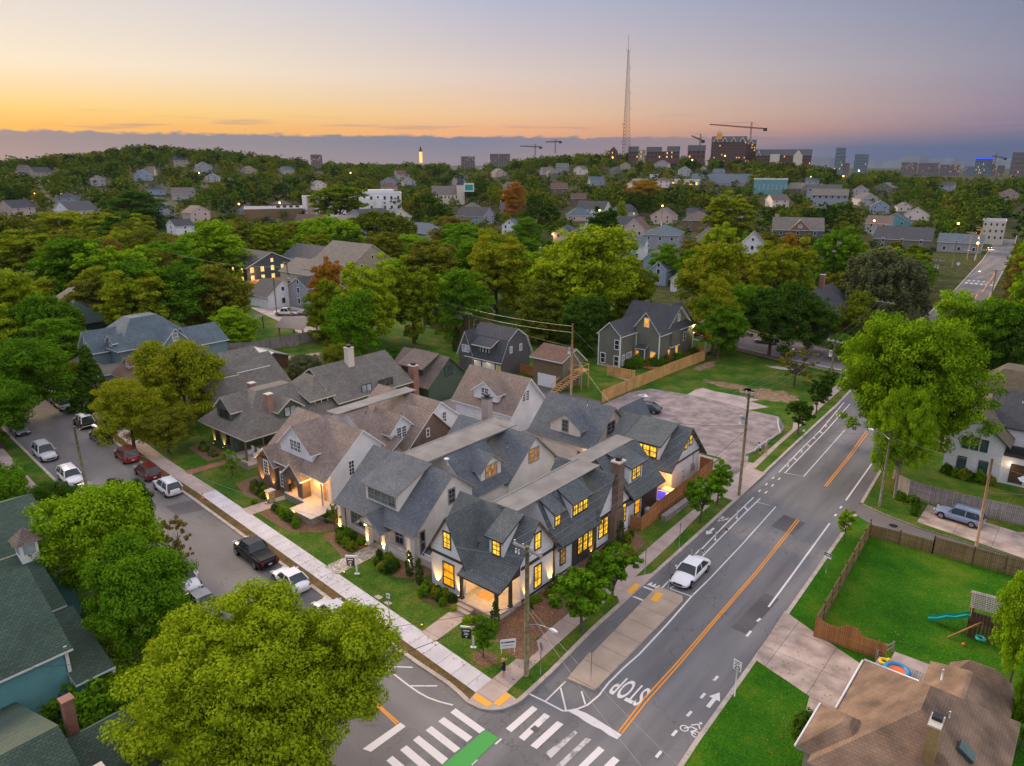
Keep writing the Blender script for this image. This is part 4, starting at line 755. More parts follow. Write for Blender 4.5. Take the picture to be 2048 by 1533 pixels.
for (l,px,py,w,d,st,ri,wa,ro,rz,ax,wi) in [('grey house roof with white gable left of the golden round tree',800,486,16,14,5,4,'wall_lightblue','roof_slateblue',10,'x',(2,1)),
 ('dark roofed house left of the tall conical tree',912,448,20,14,5,5,'wall_lightblue','roof_dark',10,'x',(2,2)),
 ('small white gable house in front of the tall conical tree',1004,470,8,8,5,3,'wall_white','roof_slateblue',20,'y',(2,1)),
 ('dark hip roofed house right of the tall conical tree',1150,435,20,16,5.5,5,'wall_white','roof_dark',15,'x',(3,2)),
 ('white dormered house beside the pink lit house',1160,480,8,8,6,3,'wall_white','roof_dark',15,'y',(1,1)),
 ('grey gabled house at the edge of the dark woods',1300,448,14,12,5,4.5,'wall_pink','roof_brownmid',15,'y',(2,1)),
 ('small dormered grey bungalow under the large green tree',1372,440,10,10,4,3,'wall_lightblue','roof_dark',20,'x',(1,1)),
 ('white house with dark roof on the left slope',280,430,24,14,5,6,'wall_lightblue','roof_dark',-5,'x',(0,2)),
 ('white barn-like building between the left trees',110,440,26,16,6,5,'wall_white','roof_dark',0,'y',(1,1)),
 ('white house front behind the tall green tree on the left',335,470,10,10,5,3,'wall_white','roof_dark',0,'y',(1,1))]:
    q('valley_house',l,px,py,w,d,st,ri,wa,ro,rz=R(rz),axis=ax,wins=wi,group='houses among the valley trees')
# ================================================================ right side: white farmhouse
h=House('modern_farmhouse','white modern farmhouse with black windows and dark gable roof behind the wooden fence',(0,0,0),0,'wall_white','roof_olive','trim_dark',fr='trim_bronze')
h.gable('y',57.3,70,29.8,35.6,5.2,7.8,ov=.6,og=.5)
h.roof='roof_dark';h.gable('x',33,48,61,71,6.2,9.2,ov=.4,og=.2);h.hip(28,46,71,84,4.5,9.5,flat=5,rm='roof_olive');h.flat(35.6,48,57.6,61,0,3.6,par=.2)
h.win('-y',57.3,32.7,3.6,.6,1.4,'glass_green',1,1,n=1);h.win('-y',57.3,31.75,3.6,.55,1.25,'glass_green',1,1);h.win('-y',57.3,33.65,3.6,.55,1.25,'glass_green',1,1)
h.win('-y',57.3,31.7,.9,.75,1.4,'glass_green',1,2);h.win('-y',57.3,33.9,.9,.75,1.4,'glass_green',1,2);h.win('-y',61,38.6,4.5,1.2,.9,'glass_green',1,1)
h.door('-y',57.6,37.2,.4,1.2,2.2,'wood_dark',label='black framed door with amber glass');h.win('-y',57.6,39.6,.9,1.2,1.6,'glass_dark',1,1)
h.part('balcony_rail',lambda b:(b.box(35.7,48,57.7,57.78,3.8,4.7,'glass_dark'),));h.part('balcony_seat',lambda b:(b.box(37.4,38.4,58.6,59.6,3.7,4.3,'porcelain'),b.box(39,40,58.6,59.6,3.7,4.3,'porcelain')))
h.vents((36,64,8.6),(38.2,64.6,8.8),(38.6,62.5,7.6));FH=h.done();m=MB();m.sphere((36.35,57.4,2.6),.12,'lamp_white',8,5);m.build('door_lamp',FH);light('door_light',(36.35,57.0,2.6),10,(1,.65,.3),.1,FH)
# ================================================================ bottom right: brown hip-roofed house
h=House('brown_bungalow','bungalow with a tan-brown hipped roof, buff chimney and side deck, seen from above',(0,0,0),0,'wall_tan','roof_tan','trim_grey')
h.hip(33.9,42.0,-1.9,8.7,3,6.2,ov=.5,flat=4.54);h.hip(32.9,36.2,-1.2,2.6,3,4.5,ov=.4,flat=1.85);h.hip(37.3,41.6,4,11.8,3,4.9,ov=.35,flat=2.4)
h.hip(38.3,41.4,11,12.7,2.9,4.3,ov=.3,flat=1.1)
h.part('chimney',lambda b:(b.box(38.65,39.2,-.5,.6,5,7.3,'brick_buff'),b.box(38.6,39.25,-.55,.65,7.3,7.4,'stone_cap'),b.box(38.68,39.18,.0,.5,7.4,7.6,'metal_dark')),'buff brick chimney with dark metal cap')
h.part('skylight',lambda b:b.beam((40.0,2.2,4.95),(40.8,2.2,4.4),.8,.25,'glass_green'));h.vents((39.2,3.6,5.3),(38.2,7.0,5.6),m='plastic_white')
h.part('deck',lambda b:(b.box(33.5,37.2,9.3,14.0,.4,.6,'wood_grey'),b.box(34.2,38.2,14.0,15.8,.1,.3,'concrete_warm')));h.win('-x',33.9,5,1,.8,1.3,'glass_dark',1,2);h.win('-x',33.9,7,1,.8,1.3,'glass_dark',1,2)
h.part('gutter',lambda b:(b.tube([(33.35,3.1,3.05),(33.35,9.1,3.05)],.07,'trim_white',6),b.tube([(33.4,9.25,3.05),(36.8,9.25,3.05)],.07,'trim_white',6),b.tube([(32.45,-1.6,3.0),(32.45,3.0,3.0)],.07,'trim_white',6)))
h.done()
# ================================================================ left: teal house with moss roof, hip roof house
h=House('teal_house','teal clapboard house with mossy green shingles and white corner trim, cropped at the lower left',(0,0,0),0,'wall_teal','roof_green','trim_white')
h.gable('y',-44,-26.8,-19.4,-7.2,5.3,8.8,ov=.4,og=.5);h.gable('y',-34,-24.9,-24,-13.2,5.0,7.4,ridge=-18.5,ov=.3,og=.4);h.gable('y',-32,-22,-36,-19,5.0,8.3,ov=.4,og=.4)
h.prof('y',-26.7,-24.4,[(-12.4,4.9),(-5.9,2.9)],-12,-6.5,og=.1);h.part('porch_beam',lambda b:(b.beam((-6.6,-26.6,2.75),(-6.2,-24.2,2.6),.15,.2,'trim_white'),b.box(-6.5,-6.35,-24.4,-24.2,.1,2.7,'trim_white')))
h.part('corner_board',lambda b:b.box(-7.2,-7.08,-26.75,-26.55,.1,5.3,'trim_white'))
def cup(b):(b.box(-18.6,-17.4,-25.6,-24.4,7.0,8.6,'trim_white'),b.box(-17.39,-17.36,-25.4,-24.6,7.7,8.4,'glass_pale'),b.box(-18.4,-17.6,-25.63,-25.6,7.7,8.4,'glass_pale'),b.poly([(-18.9,-25.9,8.6),(-17.1,-25.9,8.6),(-18,-25,9.7)],'roof_brownmid'),b.poly([(-17.1,-25.9,8.6),(-17.1,-24.1,8.6),(-18,-25,9.7)],'roof_brownmid'),b.poly([(-17.1,-24.1,8.6),(-18.9,-24.1,8.6),(-18,-25,9.7)],'roof_brownmid'),b.poly([(-18.9,-24.1,8.6),(-18.9,-25.9,8.6),(-18,-25,9.7)],'roof_brownmid'))
h.part('cupola',cup)
r=h.done();light('porch_glow',(-7.5,-25.2,1.9),50,(1,.35,.06),.15,r)
h=House('hip_roof_house','house with a dark green-blue hipped roof cropped by the lower left corner',(0,0,0),0,'wall_darkteal','roof_green','trim_grey')
h.gable('y',-46,-30.1,-7,8.5,3,6.2,ridge=1.6,ov=.4,og=.2);h.chimney(0.7,-29.1,.55,.55,2.0,6.9,'brick_red','brick_red',pot=False,label='red brick chimney at the back edge');h.chimney(7.6,-30.2,.8,.8,2.8,7.0,'wood_pine','stone_cap',pot=False,label='buff brick chimney pot with open top')
h.gable('y',-32,-26.4,-1.5,5.5,2.8,4.9,ridge=1.4,ov=.3,og=.2)
h.done()
h=House('corner_bungalow','light house corner with white gutter at the left edge above the hedge',(-56,-33,0),0,'wall_lightblue','roof_greybrown','trim_white');h.gable('y',0,12.6,-6,3.6,3,5.8);h.win('+x',3.6,8,1,.9,1.3,'lit_far',1,1);h.done()
# ---------------------------------------------------------------- ground, roads, paving
def struct(o,name=None): o['kind']='structure';return o
def sheet(name,pts,z,m,kind='structure'):
    b=MB();b.poly([(p[0],p[1],z) for p in pts],m);o=b.build(name);o['kind']=kind
    if o.data.polygons[0].normal.z<0:o.data.flip_normals()
    return o
def block(name,pts,z,m,side='curb',zb=-.02):
    b=MB();n=len(pts);A=sum(pts[i][0]*pts[(i+1)%n][1]-pts[(i+1)%n][0]*pts[i][1] for i in range(n))
    if A<0:pts=pts[::-1]
    b.poly([(p[0],p[1],z) for p in pts],m)
    for i in range(n):
        p,q_=pts[i],pts[(i+1)%n];b.poly([(p[0],p[1],zb),(q_[0],q_[1],zb),(q_[0],q_[1],z),(p[0],p[1],z)],side)
    o=b.build(name);o['kind']='structure';return o
def ribbon(mb,pts,w,z,m,closed=False):
    pts=[Vector((p[0],p[1])) for p in pts];n=len(pts);L=[];Rr=[]
    for i,p in enumerate(pts):
        a=pts[i-1] if i>0 else p;c=pts[i+1] if i<n-1 else p;d=(c-a).normalized();nn=Vector((-d.y,d.x))*w/2;L.append(p+nn);Rr.append(p-nn)
    for i in range(n-1):mb.poly([(Rr[i].x,Rr[i].y,z),(Rr[i+1].x,Rr[i+1].y,z),(L[i+1].x,L[i+1].y,z),(L[i].x,L[i].y,z)],m)
def offset(pts,d):
    out=[]
    for i,p in enumerate(pts):
        a=pts[max(i-1,0)];c=pts[min(i+1,len(pts)-1)];dx,dy=c[0]-a[0],c[1]-a[1];l=math.hypot(dx,dy);out.append((p[0]-dy/l*d,p[1]+dx/l*d))
    return out
def kerb(name,pts,w=.32,z=.125,m='curb'):
    a=offset(pts,-w/2);c=offset(pts,w/2);b=MB()
    for i in range(len(pts)-1):
        b.poly([(*a[i],z),(*a[i+1],z),(*c[i+1],z),(*c[i],z)],m)
        b.poly([(*a[i],-.02),(*a[i+1],-.02),(*a[i+1],z),(*a[i],z)],m);b.poly([(*c[i+1],-.02),(*c[i],-.02),(*c[i],z),(*c[i+1],z)],m)
    o=b.build(name);o['kind']='structure';return o
def land():
    rs=[0,8,20,35,55,80,110,150,200,250,300,350,400]+[400+i*28 for i in range(1,45)]+[1700,1900,2200,2800,4000,6000,9000,14000]
    na=180;vs=[];fs=[]
    for r in rs:
        for k in range(na):
            a=2*math.pi*k/na;x=CAM[0]+math.cos(a)*r;y=CAM[1]+math.sin(a)*r
            z=terr(x,y)-.03
            if r>2500:z=-2-(r/14000)**2*8
            vs.append((x,y,z))
    for i in range(len(rs)-1):
        for k in range(na):
            a,b=i*na+k,i*na+(k+1)%na;c,d=(i+1)*na+(k+1)%na,(i+1)*na+k
            fs.append((a,d,c,b) if i else (a,d,c))
    me=bpy.data.meshes.new('ground');me.from_pydata(vs,[],fs);me.materials.append(M['ground_far']);me.update()
    o=bpy.data.objects.new('ground',me);COL.objects.link(o);o['kind']='structure'
    for p in me.polygons:p.use_smooth=True
land()
def hills():
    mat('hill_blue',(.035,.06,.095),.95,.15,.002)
    b=MB();n=90;pr=None
    for i in range(n+1):
        px=1560+i*(2300-1560)/n;x,y=polar(px,6500);h=72+26*math.sin(i*.23)+14*math.sin(i*.61+1)+6*math.sin(i*1.7)
        x2,y2=polar(px,8200)
        if pr:
            b.poly([(*pr[0],-5),(x,y,-5),(x2,y2,h),(*pr[1],pr[2])],'hill_blue',True)
        pr=((x,y),(x2,y2),h)
    o=b.build('hills');o['kind']='structure'
hills()
def Zf(ox,oy,s): return lambda x,y:G(ox+x/s,oy+y/s)
D2=Zf(1080,960,5.11);R5b=Zf(1400,860,5.11);R4m=Zf(1050,1250,5.12);R3m=Zf(700,1250,5.12);R1=Zf(0,860,4.033);RB=Zf(1060,740,5.11);PG=G
KM=[(14.75,3.5),(14.3,20),(13.8,35),(12.9,56),(12.2,75),(11.0,93)]                 # main road, near kerb
KM2=[(9.5,107),(9.0,120),(7.2,170),(5.4,214),(.5,295),(-4,350),(-12,430)]
KR=[(28.6,-40),(27.6,-20),(26.6,-2),(26.3,8),(25.8,22),(25.2,38.2)]
KR2=[(24.9,41.5),(23.6,60),(21.5,93),(19.5,125),(17.4,170),(14.6,212),(9,292),(4.5,350),(-3,430)]
KL=[(-220,7.5),(-160,3.8),(-100,1.2),(-70,-2.2),(-45,-4.6),(-33,-5.25),(-15,-6.65),(0,-7.85)]
corner=[R3m(700,400),R3m(1000,600),R3m(1130,710),R3m(1210,790),R3m(1330,850),R3m(1440,868),R3m(1560,855),R3m(1650,820),R3m(1730,780),R3m(1830,690),R3m(2048,490)]
KLn=[(-220,-3),(-100,-9.3),(-70,-11.8),(-42,-13.9),(-20,-15.4),(4,-17.2),(14,-19.5),(20,-26),(23,-40)]
# roads
b=MB();xs=KM+KM2
left=[(12,-60)]+[(11.5,-25),(12.5,-5)]+[(p[0]-.5,p[1]) for p in xs];right=[(32,-60)]+[(p[0]+.5,p[1]) for p in KR[1:]+KR2]
b.poly([(*p,0) for p in left+right[::-1]],'asphalt_main');o=b.build('main_road');o['kind']='structure'
if o.data.polygons[0].normal.z<0:o.data.flip_normals()
sheet('side_street',[(13.4,-7.6)]+[(p[0],p[1]+.4) for p in KL[::-1]]+[(p[0],p[1]-.4) for p in KLn[:6]]+[(13.6,-20)],.004,'asphalt_side')
sheet('cross_street',[(11.5,93.5),(-2.9,96),(-14.7,99.2),(-26,105.5),(-60,126),(-120,165),(-118,172),(-58,134),(-28,121),(-17,115.5),(4.8,109.5),(10,107.5)],.004,'asphalt_far')
sheet('street_patch',[R1(1335,615),R1(1570,560),R1(1645,645),R1(1425,690)],.008,'asphalt_patch')
sheet('road_patch',[(19.2,30),(21.6,29.6),(21.7,33),(19.3,33.4)],.006,'asphalt_patch');sheet('road_patch',[(23.2,11),(24.6,11),(24.7,17.5),(23.4,17.6)],.006,'asphalt_patch');sheet('road_patch',[(5,-14.2),(7.4,-13.6),(6.9,-11.9),(4.6,-12.5)],.008,'asphalt_patch');sheet('road_patch',[(-26,-12.4),(-20,-12.9),(-20,-12.2),(-26,-11.7)],.008,'asphalt_patch')
sheet('alley',[(25.3,38.2),(28.5,34.8+1.2),(41,36.0),(75,37),(75,40.5),(41,38.6),(31,39.2),(27.5,40.2),(25.0,41.4)],.012,'asphalt_lane')
# blocks (raised ground inside the kerbs)
mk=KL+corner+KM[:]
block('lawn',mk+[(9,96),(-2.9,94.9),(-14.7,98),(-26,104),(-60,124),(-120,162),(-220,200)],.10,'grass_lawn')
block('lawn',KLn[:]+[(23,-90),(-220,-90)],.10,'grass_lawn')
block('lawn',KR+[(28.3,35.6),(41,35.8),(90,36.5),(90,-40)],.10,'grass_bright')
block('lawn',KR2[:3]+[(120,93),(120,41),(41,38.8),(31,39.4),(27.5,40.4)],.10,'grass_lawn')
block('verge',[(9.0,108)]+[(p[0],p[1]) for p in KM2[1:]]+[(-60,430),(-120,300),(-116,176),(-58,136),(-28,122.5),(-17,117)],.08,'grass_dull')
block('verge',KR2[2:]+[(80,430),(90,120),(120,94)],.08,'grass_dull')
kerb('kerb',KL+corner+KM);kerb('kerb',KM2);kerb('kerb',KR);kerb('kerb',KR2);kerb('kerb',KLn)
kerb('kerb',[(11,94),(-2.9,95.3),(-14.7,98.4),(-26,104.6),(-60,124.8)],.2)
# paving
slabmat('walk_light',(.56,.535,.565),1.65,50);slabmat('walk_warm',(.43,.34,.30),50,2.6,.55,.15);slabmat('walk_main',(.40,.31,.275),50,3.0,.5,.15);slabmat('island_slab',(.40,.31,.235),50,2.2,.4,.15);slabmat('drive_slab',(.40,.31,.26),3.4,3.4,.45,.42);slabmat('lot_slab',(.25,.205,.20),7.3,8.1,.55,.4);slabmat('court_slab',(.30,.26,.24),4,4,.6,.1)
def sidew(name,line,o0,o1,m,z=.107):
    a=offset(line,o0);c=offset(line,o1);b=MB()
    for i in range(len(line)-1):b.poly([(*a[i],z),(*a[i+1],z),(*c[i+1],z),(*c[i],z)],m)
    o=b.build(name);o['kind']='structure'
    for p in o.data.polygons:
        if p.normal.z<0:p.flip()
    return o
b=MB();ln=[(-100,1.2),(-70,-2.2),(-45,-4.6),(-33,-5.25),(-15,-6.65),(0,-7.85),(12.6,-8.87)]
a=[(p[0],p[1]+1.0) for p in ln];c=[(p[0],p[1]+2.75) for p in ln]
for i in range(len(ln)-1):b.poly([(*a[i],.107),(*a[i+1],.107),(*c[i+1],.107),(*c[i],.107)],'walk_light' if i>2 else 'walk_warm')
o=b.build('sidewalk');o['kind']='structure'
sheet('verge_strip',[(p[0],p[1]+.17) for p in ln]+[(p[0],p[1]+1.0) for p in ln[::-1]],.104,'verge_dry')
sheet('sidewalk',[(12.5,-7.9),(14.35,-7.4),(14.17,-6.46),(13.93,-3.3),(13.6,3.4),(13.45,12.3),(13.07,20),(12.37,28),(12.3,36),(12.1,44),(11.55,52.5),(11.25,60.2),(10.6,75),(9.9,92),(8.6,92),(9.3,75),(9.9,60),(10.1,52),(10.6,44),(11.0,36),(11.36,28.7),(11.65,19.8),(11.95,13.6),(12.1,2.1),(12.36,-2.1),(12.5,-6.4)],.109,'walk_main')
sheet('driveway_apron',[(11.2,33.2),(14.0,32.9),(13.75,42.5),(11.1,43.2)],.128,'walk_warm')
sheet('curb_ramp',[R3m(1215,785),R3m(1280,715),R3m(1420,590),R3m(1600,700),R3m(1725,785),R3m(1640,822),R3m(1560,852),R3m(1440,862),R3m(1330,845)],.127,'walk_warm')
for p in([(1300,715),(1458,820),(1405,858),(1255,760)],[(1600,705),(1650,745),(1528,848),(1470,815)]):sheet('tactile_paving',[R3m(*k) for k in p],.133,'tactile_yellow')
sheet('curb_ramp',[D2(715,1190),D2(890,1020),D2(1160,960),D2(1060,1085),D2(960,1170),D2(815,1280),D2(790,1200)],.127,'walk_warm')
sheet('tactile_paving',[D2(975,1068),D2(1025,1085),D2(935,1178),D2(880,1155)],.133,'tactile_yellow')
# walks of the houses
sheet('front_walk',[(4.25,-1.7),(6.05,-1.7),(6.2,-5.75),(4.5,-5.6)],.109,'walk_warm')
sheet('front_walk',[(-9.4,1.5),(-7.4,1.5),(-7.6,-4.75),(-9.6,-4.6)],.109,'flagstone')
sheet('front_walk',[(-25,.0),(-24,-1.1),(-24.2,-3.3),(-26.2,-3.2),(-26,-.8),(-25.6,2.2),(-24.4,2.2)],.109,'walk_warm')
sheet('front_walk',[(-40.2,3.0),(-38.9,3.0),(-39.4,-2.4),(-40.8,-2.3)],.109,'garden_brick')
for k in range(4):sheet('stepping_stone',[(-2.3+k*.05,1.6+k*.85),(-1.4+k*.05,1.6+k*.85),(-1.4+k*.05,2.25+k*.85),(-2.3+k*.05,2.25+k*.85)],.118,'concrete_warm')
for i,p in enumerate([(757,1196),(776,1208)]):
    x,y=G(*p);sheet('meter_cover',[(x-.35,y-.2),(x+.35,y-.25),(x+.35,y+.25),(x-.3,y+.2)],.112,'concrete_warm')
def blob(name,cx,cy,rx,ry,z,m,n=26,j=.16,rot=0,seed=1,kind='structure'):
    rg=random.Random(seed);pts=[]
    for k in range(n):
        a=2*math.pi*k/n;r=1+rg.uniform(-j,j);x=math.cos(a)*rx*r;y=math.sin(a)*ry*r;pts.append((cx+x*math.cos(rot)-y*math.sin(rot),cy+x*math.sin(rot)+y*math.cos(rot)))
    return sheet(name,pts,z,m,kind)
sheet('mulch_bed',[(-1.2,0),(-1.3,-1.0),(1.5,-2.4),(4.2,-1.9),(4.2,0)],.106,'mulch')
sheet('mulch_bed',[(6.1,-.9),(6.2,-2.6),(8.6,-3.0),(11.4,-2.2),(12.3,.5),(12.2,6),(12.0,12),(11.0,18.5),(9.0,20),(8.2,20),(8.2,-.9)],.106,'mulch')
sheet('mulch_bed',[(-14.6,1.6),(-14.6,-1.1),(-9.7,-2.4),(-9.6,1.6)],.106,'mulch');sheet('mulch_bed',[(-7.3,1.3),(-7.3,-1.0),(-3.2,-1.5),(-1.2,-.4),(-1.2,5),(-3.3,5),(-3.3,1.3)],.106,'mulch')
sheet('mulch_bed',[(-23.8,-.7),(-23.9,-2.6),(-18,-2.8),(-15.2,-.8),(-14.8,1.6),(-17,5),(-18,-.6)],.106,'mulch');sheet('mulch_bed',[(-33,2.9),(-32.6,-.2),(-28.5,-1.2),(-26.2,-.9),(-26.0,1.8),(-28,2.9)],.106,'mulch')
sheet('mulch_bed',[(-48,4.2),(-48,1.8),(-41.6,1.2),(-41.2,4.2)],.106,'mulch')
blob('tree_ring',10.6,-4.7,1.0,.85,.112,'mulch',seed=3,j=.08);blob('tree_ring',12.1,-1.9,1.1,1.3,.110,'mulch',seed=4,j=.1)
sheet('courtyard',[(-36,25.5),(-3.6,25.5),(-3,23),(8,26.6),(8,30.4),(-3,29.5),(-12,29.2),(-12.2,38),(-3,38),(7.4,38),(7.4,43),(-16,43.5),(-16.5,53),(-36.5,52.6),(-36,43)],.105,'court_slab')
sheet('alley_lane',[(-36.5,44),(-31,53.6),(-24.9,53.4),(-16.5,53),(-16.6,48),(-36,42)],.109,'asphalt_patch')
lot=[(-15.8,43.6),(7.6,43.6),(7.6,38.3),(11.1,38.3),(11.0,44),(10.7,54),(9.6,60),(7.3,63.9),(2.6,63.8),(-2.5,64.9),(-8,65),(-14.2,64),(-15.8,60)]
sheet('parking_lot',lot,.113,'lot_slab');sheet('lot_slab_pale',[(-8,65.05),(-8.2,68),(-7.7,70),(-5.5,69.4),(-3.8,69.6),(2.1,69.8),(1.2,68),(4.5,67.2),(2.7,63.9),(-2.5,64.95)],.118,'concrete_old')
sheet('lot_verge',[(11.3,44.6),(10.7,60),(8.7,66.5),(8.2,66),(9.9,60),(10.2,50),(9.6,47.5),(10.6,44.6)],.119,'grass_lawn')
blob('bare_soil',2.5,73.5,4.6,3.0,.106,'dirt',seed=9,j=.25);blob('bare_soil',-5,74,4,1.4,.106,'dirt',seed=10,j=.3);blob('bare_soil',-1.5,90.5,3.2,.8,.106,'concrete_old',seed=11,j=.3);blob('bare_soil',-13.5,83,1.2,4,.106,'dirt',seed=12,j=.3)
sheet('footpath',[(-15,99.9),(11,95.2),(10.8,96.4),(-2.7,98.4),(-14.5,101)],-.0+.01,'concrete_old')
sheet('footpath',[(-24,66.2),(-17,65.2),(-17,65.9),(-24,67)],.112,'concrete_warm')
sheet('back_patio',[(-80,34.5),(-76,44.5),(-70,42),(-71.5,36)],.108,'concrete_warm');sheet('alley_lane',[(-130,60),(-109,55),(-92,50),(-86.6,52),(-98,60),(-112,67),(-124,68.3),(-126,62)],.108,'concrete_old')
sheet('driveway',[(24.9+.85,15.9),(29.4,14.2),(33.9,12.3),(33.9,6.5),(31.4,3.5),(30.8,6.9),(26.2,8.3)],.127,'drive_slab')
sheet('driveway',[(30.6,45.7),(39,44.6),(40.5,46),(60,46),(60,38.9),(41,38.75),(30.6,40.5)],.116,'drive_slab')
sheet('parking_line',[(30.55,41.0),(30.6,41.15),(32.6,43.9),(32.5,43.8)],.121,'paint_orange');sheet('parking_line',[(33.7,41.6),(33.85,41.6),(34.7,43.4),(34.55,43.4)],.121,'paint_orange')
sheet('neighbour_walk',[(-100,-11.1),(-70,-13.6),(-47,-15.5),(-20,-17.2),(-20,-18.8),(-47,-17.1),(-70,-15.3),(-100,-12.7)],.108,'walk_warm')
sheet('neighbour_walk',[(-41.6,-17.4),(-40.2,-17.5),(-42.5,-24),(-44,-24)],.110,'walk_warm')
blob('manhole_cover',28.9,38.2,.42,.42,.02,'metal_dark',j=0);mh=G(1021,1456);blob('manhole_cover',G(1070,1458)[0],G(1070,1458)[1],.33,.33,.02,'asphalt_patch',j=0,n=4,rot=.7)
# kerbed island
isl=[G(1134,1360),G(1187,1383),G(1194,1378),G(1366,1203),G(1364,1194),G(1318,1176),G(1309,1180),G(1186,1308),G(1178,1308)]
block('traffic_island',isl,.15,'island_slab','curb');sheet('tactile_paving',[D2(1195,1160),D2(1265,1180),D2(1190,1268),D2(1125,1240)],.156,'tactile_yellow')
# ---------------------------------------------------------------- road markings
mk=MB()
def bar(f,*p,m='paint_white',z=.012): mk.poly([(*f(*k),z) for k in p],m)
def flush(name):
    global mk
    for_flip=mk;o=for_flip.build(name);o['kind']='structure'
    for p in o.data.polygons:
        if p.normal.z<0:p.flip()
    mk=MB();return o
ribbon(mk,[R4m(960,1095),R4m(1210,765),R4m(1550,395),R4m(1890,0),PG(1517,1137),PG(1594,1039)],.13,.013,'paint_orange');ribbon(mk,[R4m(990,1112),R4m(1240,790),R4m(1580,405),R4m(1918,0),PG(1521,1138.5),PG(1598,1041)],.13,.013,'paint_orange')
ribbon(mk,[R5b(1272,575),R5b(1500,290),PG(1733,862)],.13,.013,'paint_orange');ribbon(mk,[R5b(1292,580),R5b(1520,294),PG(1736,866)],.13,.013,'paint_orange')
ribbon(mk,[R3m(165,700),R3m(345,865),R3m(500,1003)],.13,.013,'paint_orange');ribbon(mk,[R3m(168,735),R3m(320,868),R3m(480,1020)],.13,.013,'paint_orange')
for a in range(3):ribbon(mk,[(17.3-a*2.5+.1,100+a*55),(14.6-a*2.6,150+a*55)],.3,.013,'paint_orange')
flush('centre_line')
ribbon(mk,[PG(1537,1214),PG(1577,1160),R5b(1325,955)],.17,.013,'paint_white');ribbon(mk,[R5b(1490,720),R5b(1820,255)],.17,.013,'paint_white')
for a,c in((R4m(1975,525),R4m(1932,572)),(R4m(1843,700),R4m(1800,750)),(R4m(1705,885),R4m(1660,935)),(R4m(1555,1080),R4m(1507,1135)),(R4m(1395,1293),R4m(1342,1357)),(R5b(1395,860),R5b(1375,880)),(R5b(1450,780),R5b(1430,800)),(PG(1521,1237),PG(1514,1243)),(PG(1502,1262),PG(1493,1273))):ribbon(mk,[a,c],.2,.013,'paint_white')
ribbon(mk,[R4m(430,880),R4m(540,860),R4m(640,820),R4m(760,720),R4m(850,600),R4m(1010,440),R4m(1170,300),R4m(1450,0),PG(1383,1193),PG(1417,1160),PG(1417,1160)],.14,.013,'paint_white') 
ribbon(mk,[PG(1417,1160),R5b(430,1170),R5b(773,785),R5b(585,738)],.12,.0135,'paint_white')
ribbon(mk,[R5b(1480,0),R5b(1060,475),R5b(875,440)],.12,.013,'paint_white')
for l in([D2(1240,1110),D2(1640,705),PG(1400,1101.7),R5b(240,985),R5b(548,688)],[D2(1655,785),R5b(285,1025),R5b(490,820),R5b(615,700)],[R5b(805,435),R5b(1040,190),R5b(1235,0),PG(1688,805)],[R5b(865,442),R5b(1110,190),R5b(1295,0),PG(1700,808)]):ribbon(mk,l,.13,.013,'paint_white')
for a,c in(((10,1215),(50,1265)),((240,985),(285,1030)),((455,785),(490,825)),((955,285),(990,310)),((1095,150),(1125,170)),((1220,10),(1250,35))):ribbon(mk,[R5b(*a),R5b(*c)],.2,.0145,'paint_white')
ribbon(mk,[D2(1650,710),D2(1690,750)],.2,.0145,'paint_white');ribbon(mk,[D2(1885,480),D2(1920,520)],.2,.0145,'paint_white')
for k in((748,490),(810,500),(680,555),(742,567),(610,622),(675,637)):
    x,y=R5b(*k);ribbon(mk,[(x,y-.35),(x-.02,y+.35)],.16,.013,'paint_white')
ribbon(mk,[D2(1055,1090),D2(1195,1142)],.22,.013,'paint_white');ribbon(mk,[D2(950,1190),D2(1095,1247)],.22,.013,'paint_white');ribbon(mk,[D2(1330,1110),D2(1375,1080)],.12,.013,'paint_white');ribbon(mk,[D2(1335,1115),D2(1555,1192)],.12,.0135,'paint_white')
for k in((1132,1060),(1170,1075),(1207,1090)):
    x,y=D2(*k);mk.poly([(x-.22,y-.35,.013),(x+.22,y-.35,.013),(x,y+.35,.013)],'paint_white')
ribbon(mk,[R4m(40,705),R4m(205,785),R4m(385,880),R4m(430,880)],.14,.0145,'paint_white');ribbon(mk,[R4m(205,785),R4m(415,580)],.12,.016,'paint_white');ribbon(mk,[R4m(365,645),R4m(420,875)],.12,.0175,'paint_white');ribbon(mk,[R4m(578,680),R4m(618,815)],.12,.013,'paint_white')
ribbon(mk,[R3m(320,400),R3m(470,520),R3m(600,620),R3m(700,690),R3m(800,745),R3m(920,788),R3m(1055,822)],.13,.0145,'paint_white');ribbon(mk,[R3m(365,425),R3m(640,435)],.13,.016,'paint_white');ribbon(mk,[R3m(622,625),R3m(895,625)],.13,.016,'paint_white');ribbon(mk,[R3m(300,800),R3m(330,782)],.12,.016,'paint_white')
flush('lane_line')
bar(R4m,(430,878),(535,868),(620,900),(700,945),(990,1125),(945,1172),(860,1130),(780,1072),(690,1032),(610,985),(540,935));bar(R3m,(515,1000),(572,1040),(215,1300),(130,1270));flush('stop_bar')
for p in([(75,828),(130,862),(-140,1100),(-197,1060)],[(197,903),(258,935),(-8,1188),(-65,1150)],[(330,985),(395,1018),(120,1272),(55,1235)],[(755,1242),(815,1285),(640,1449),(560,1520),(500,1490)],[(905,1345),(970,1388),(830,1530),(760,1490)]):bar(R4m,*p)
for p in([(510,1082),(538,1105),(265,1368),(210,1310)],[(625,1155),(680,1175),(350,1489),(305,1455)]):bar(R4m,*p,m='paint_worn')
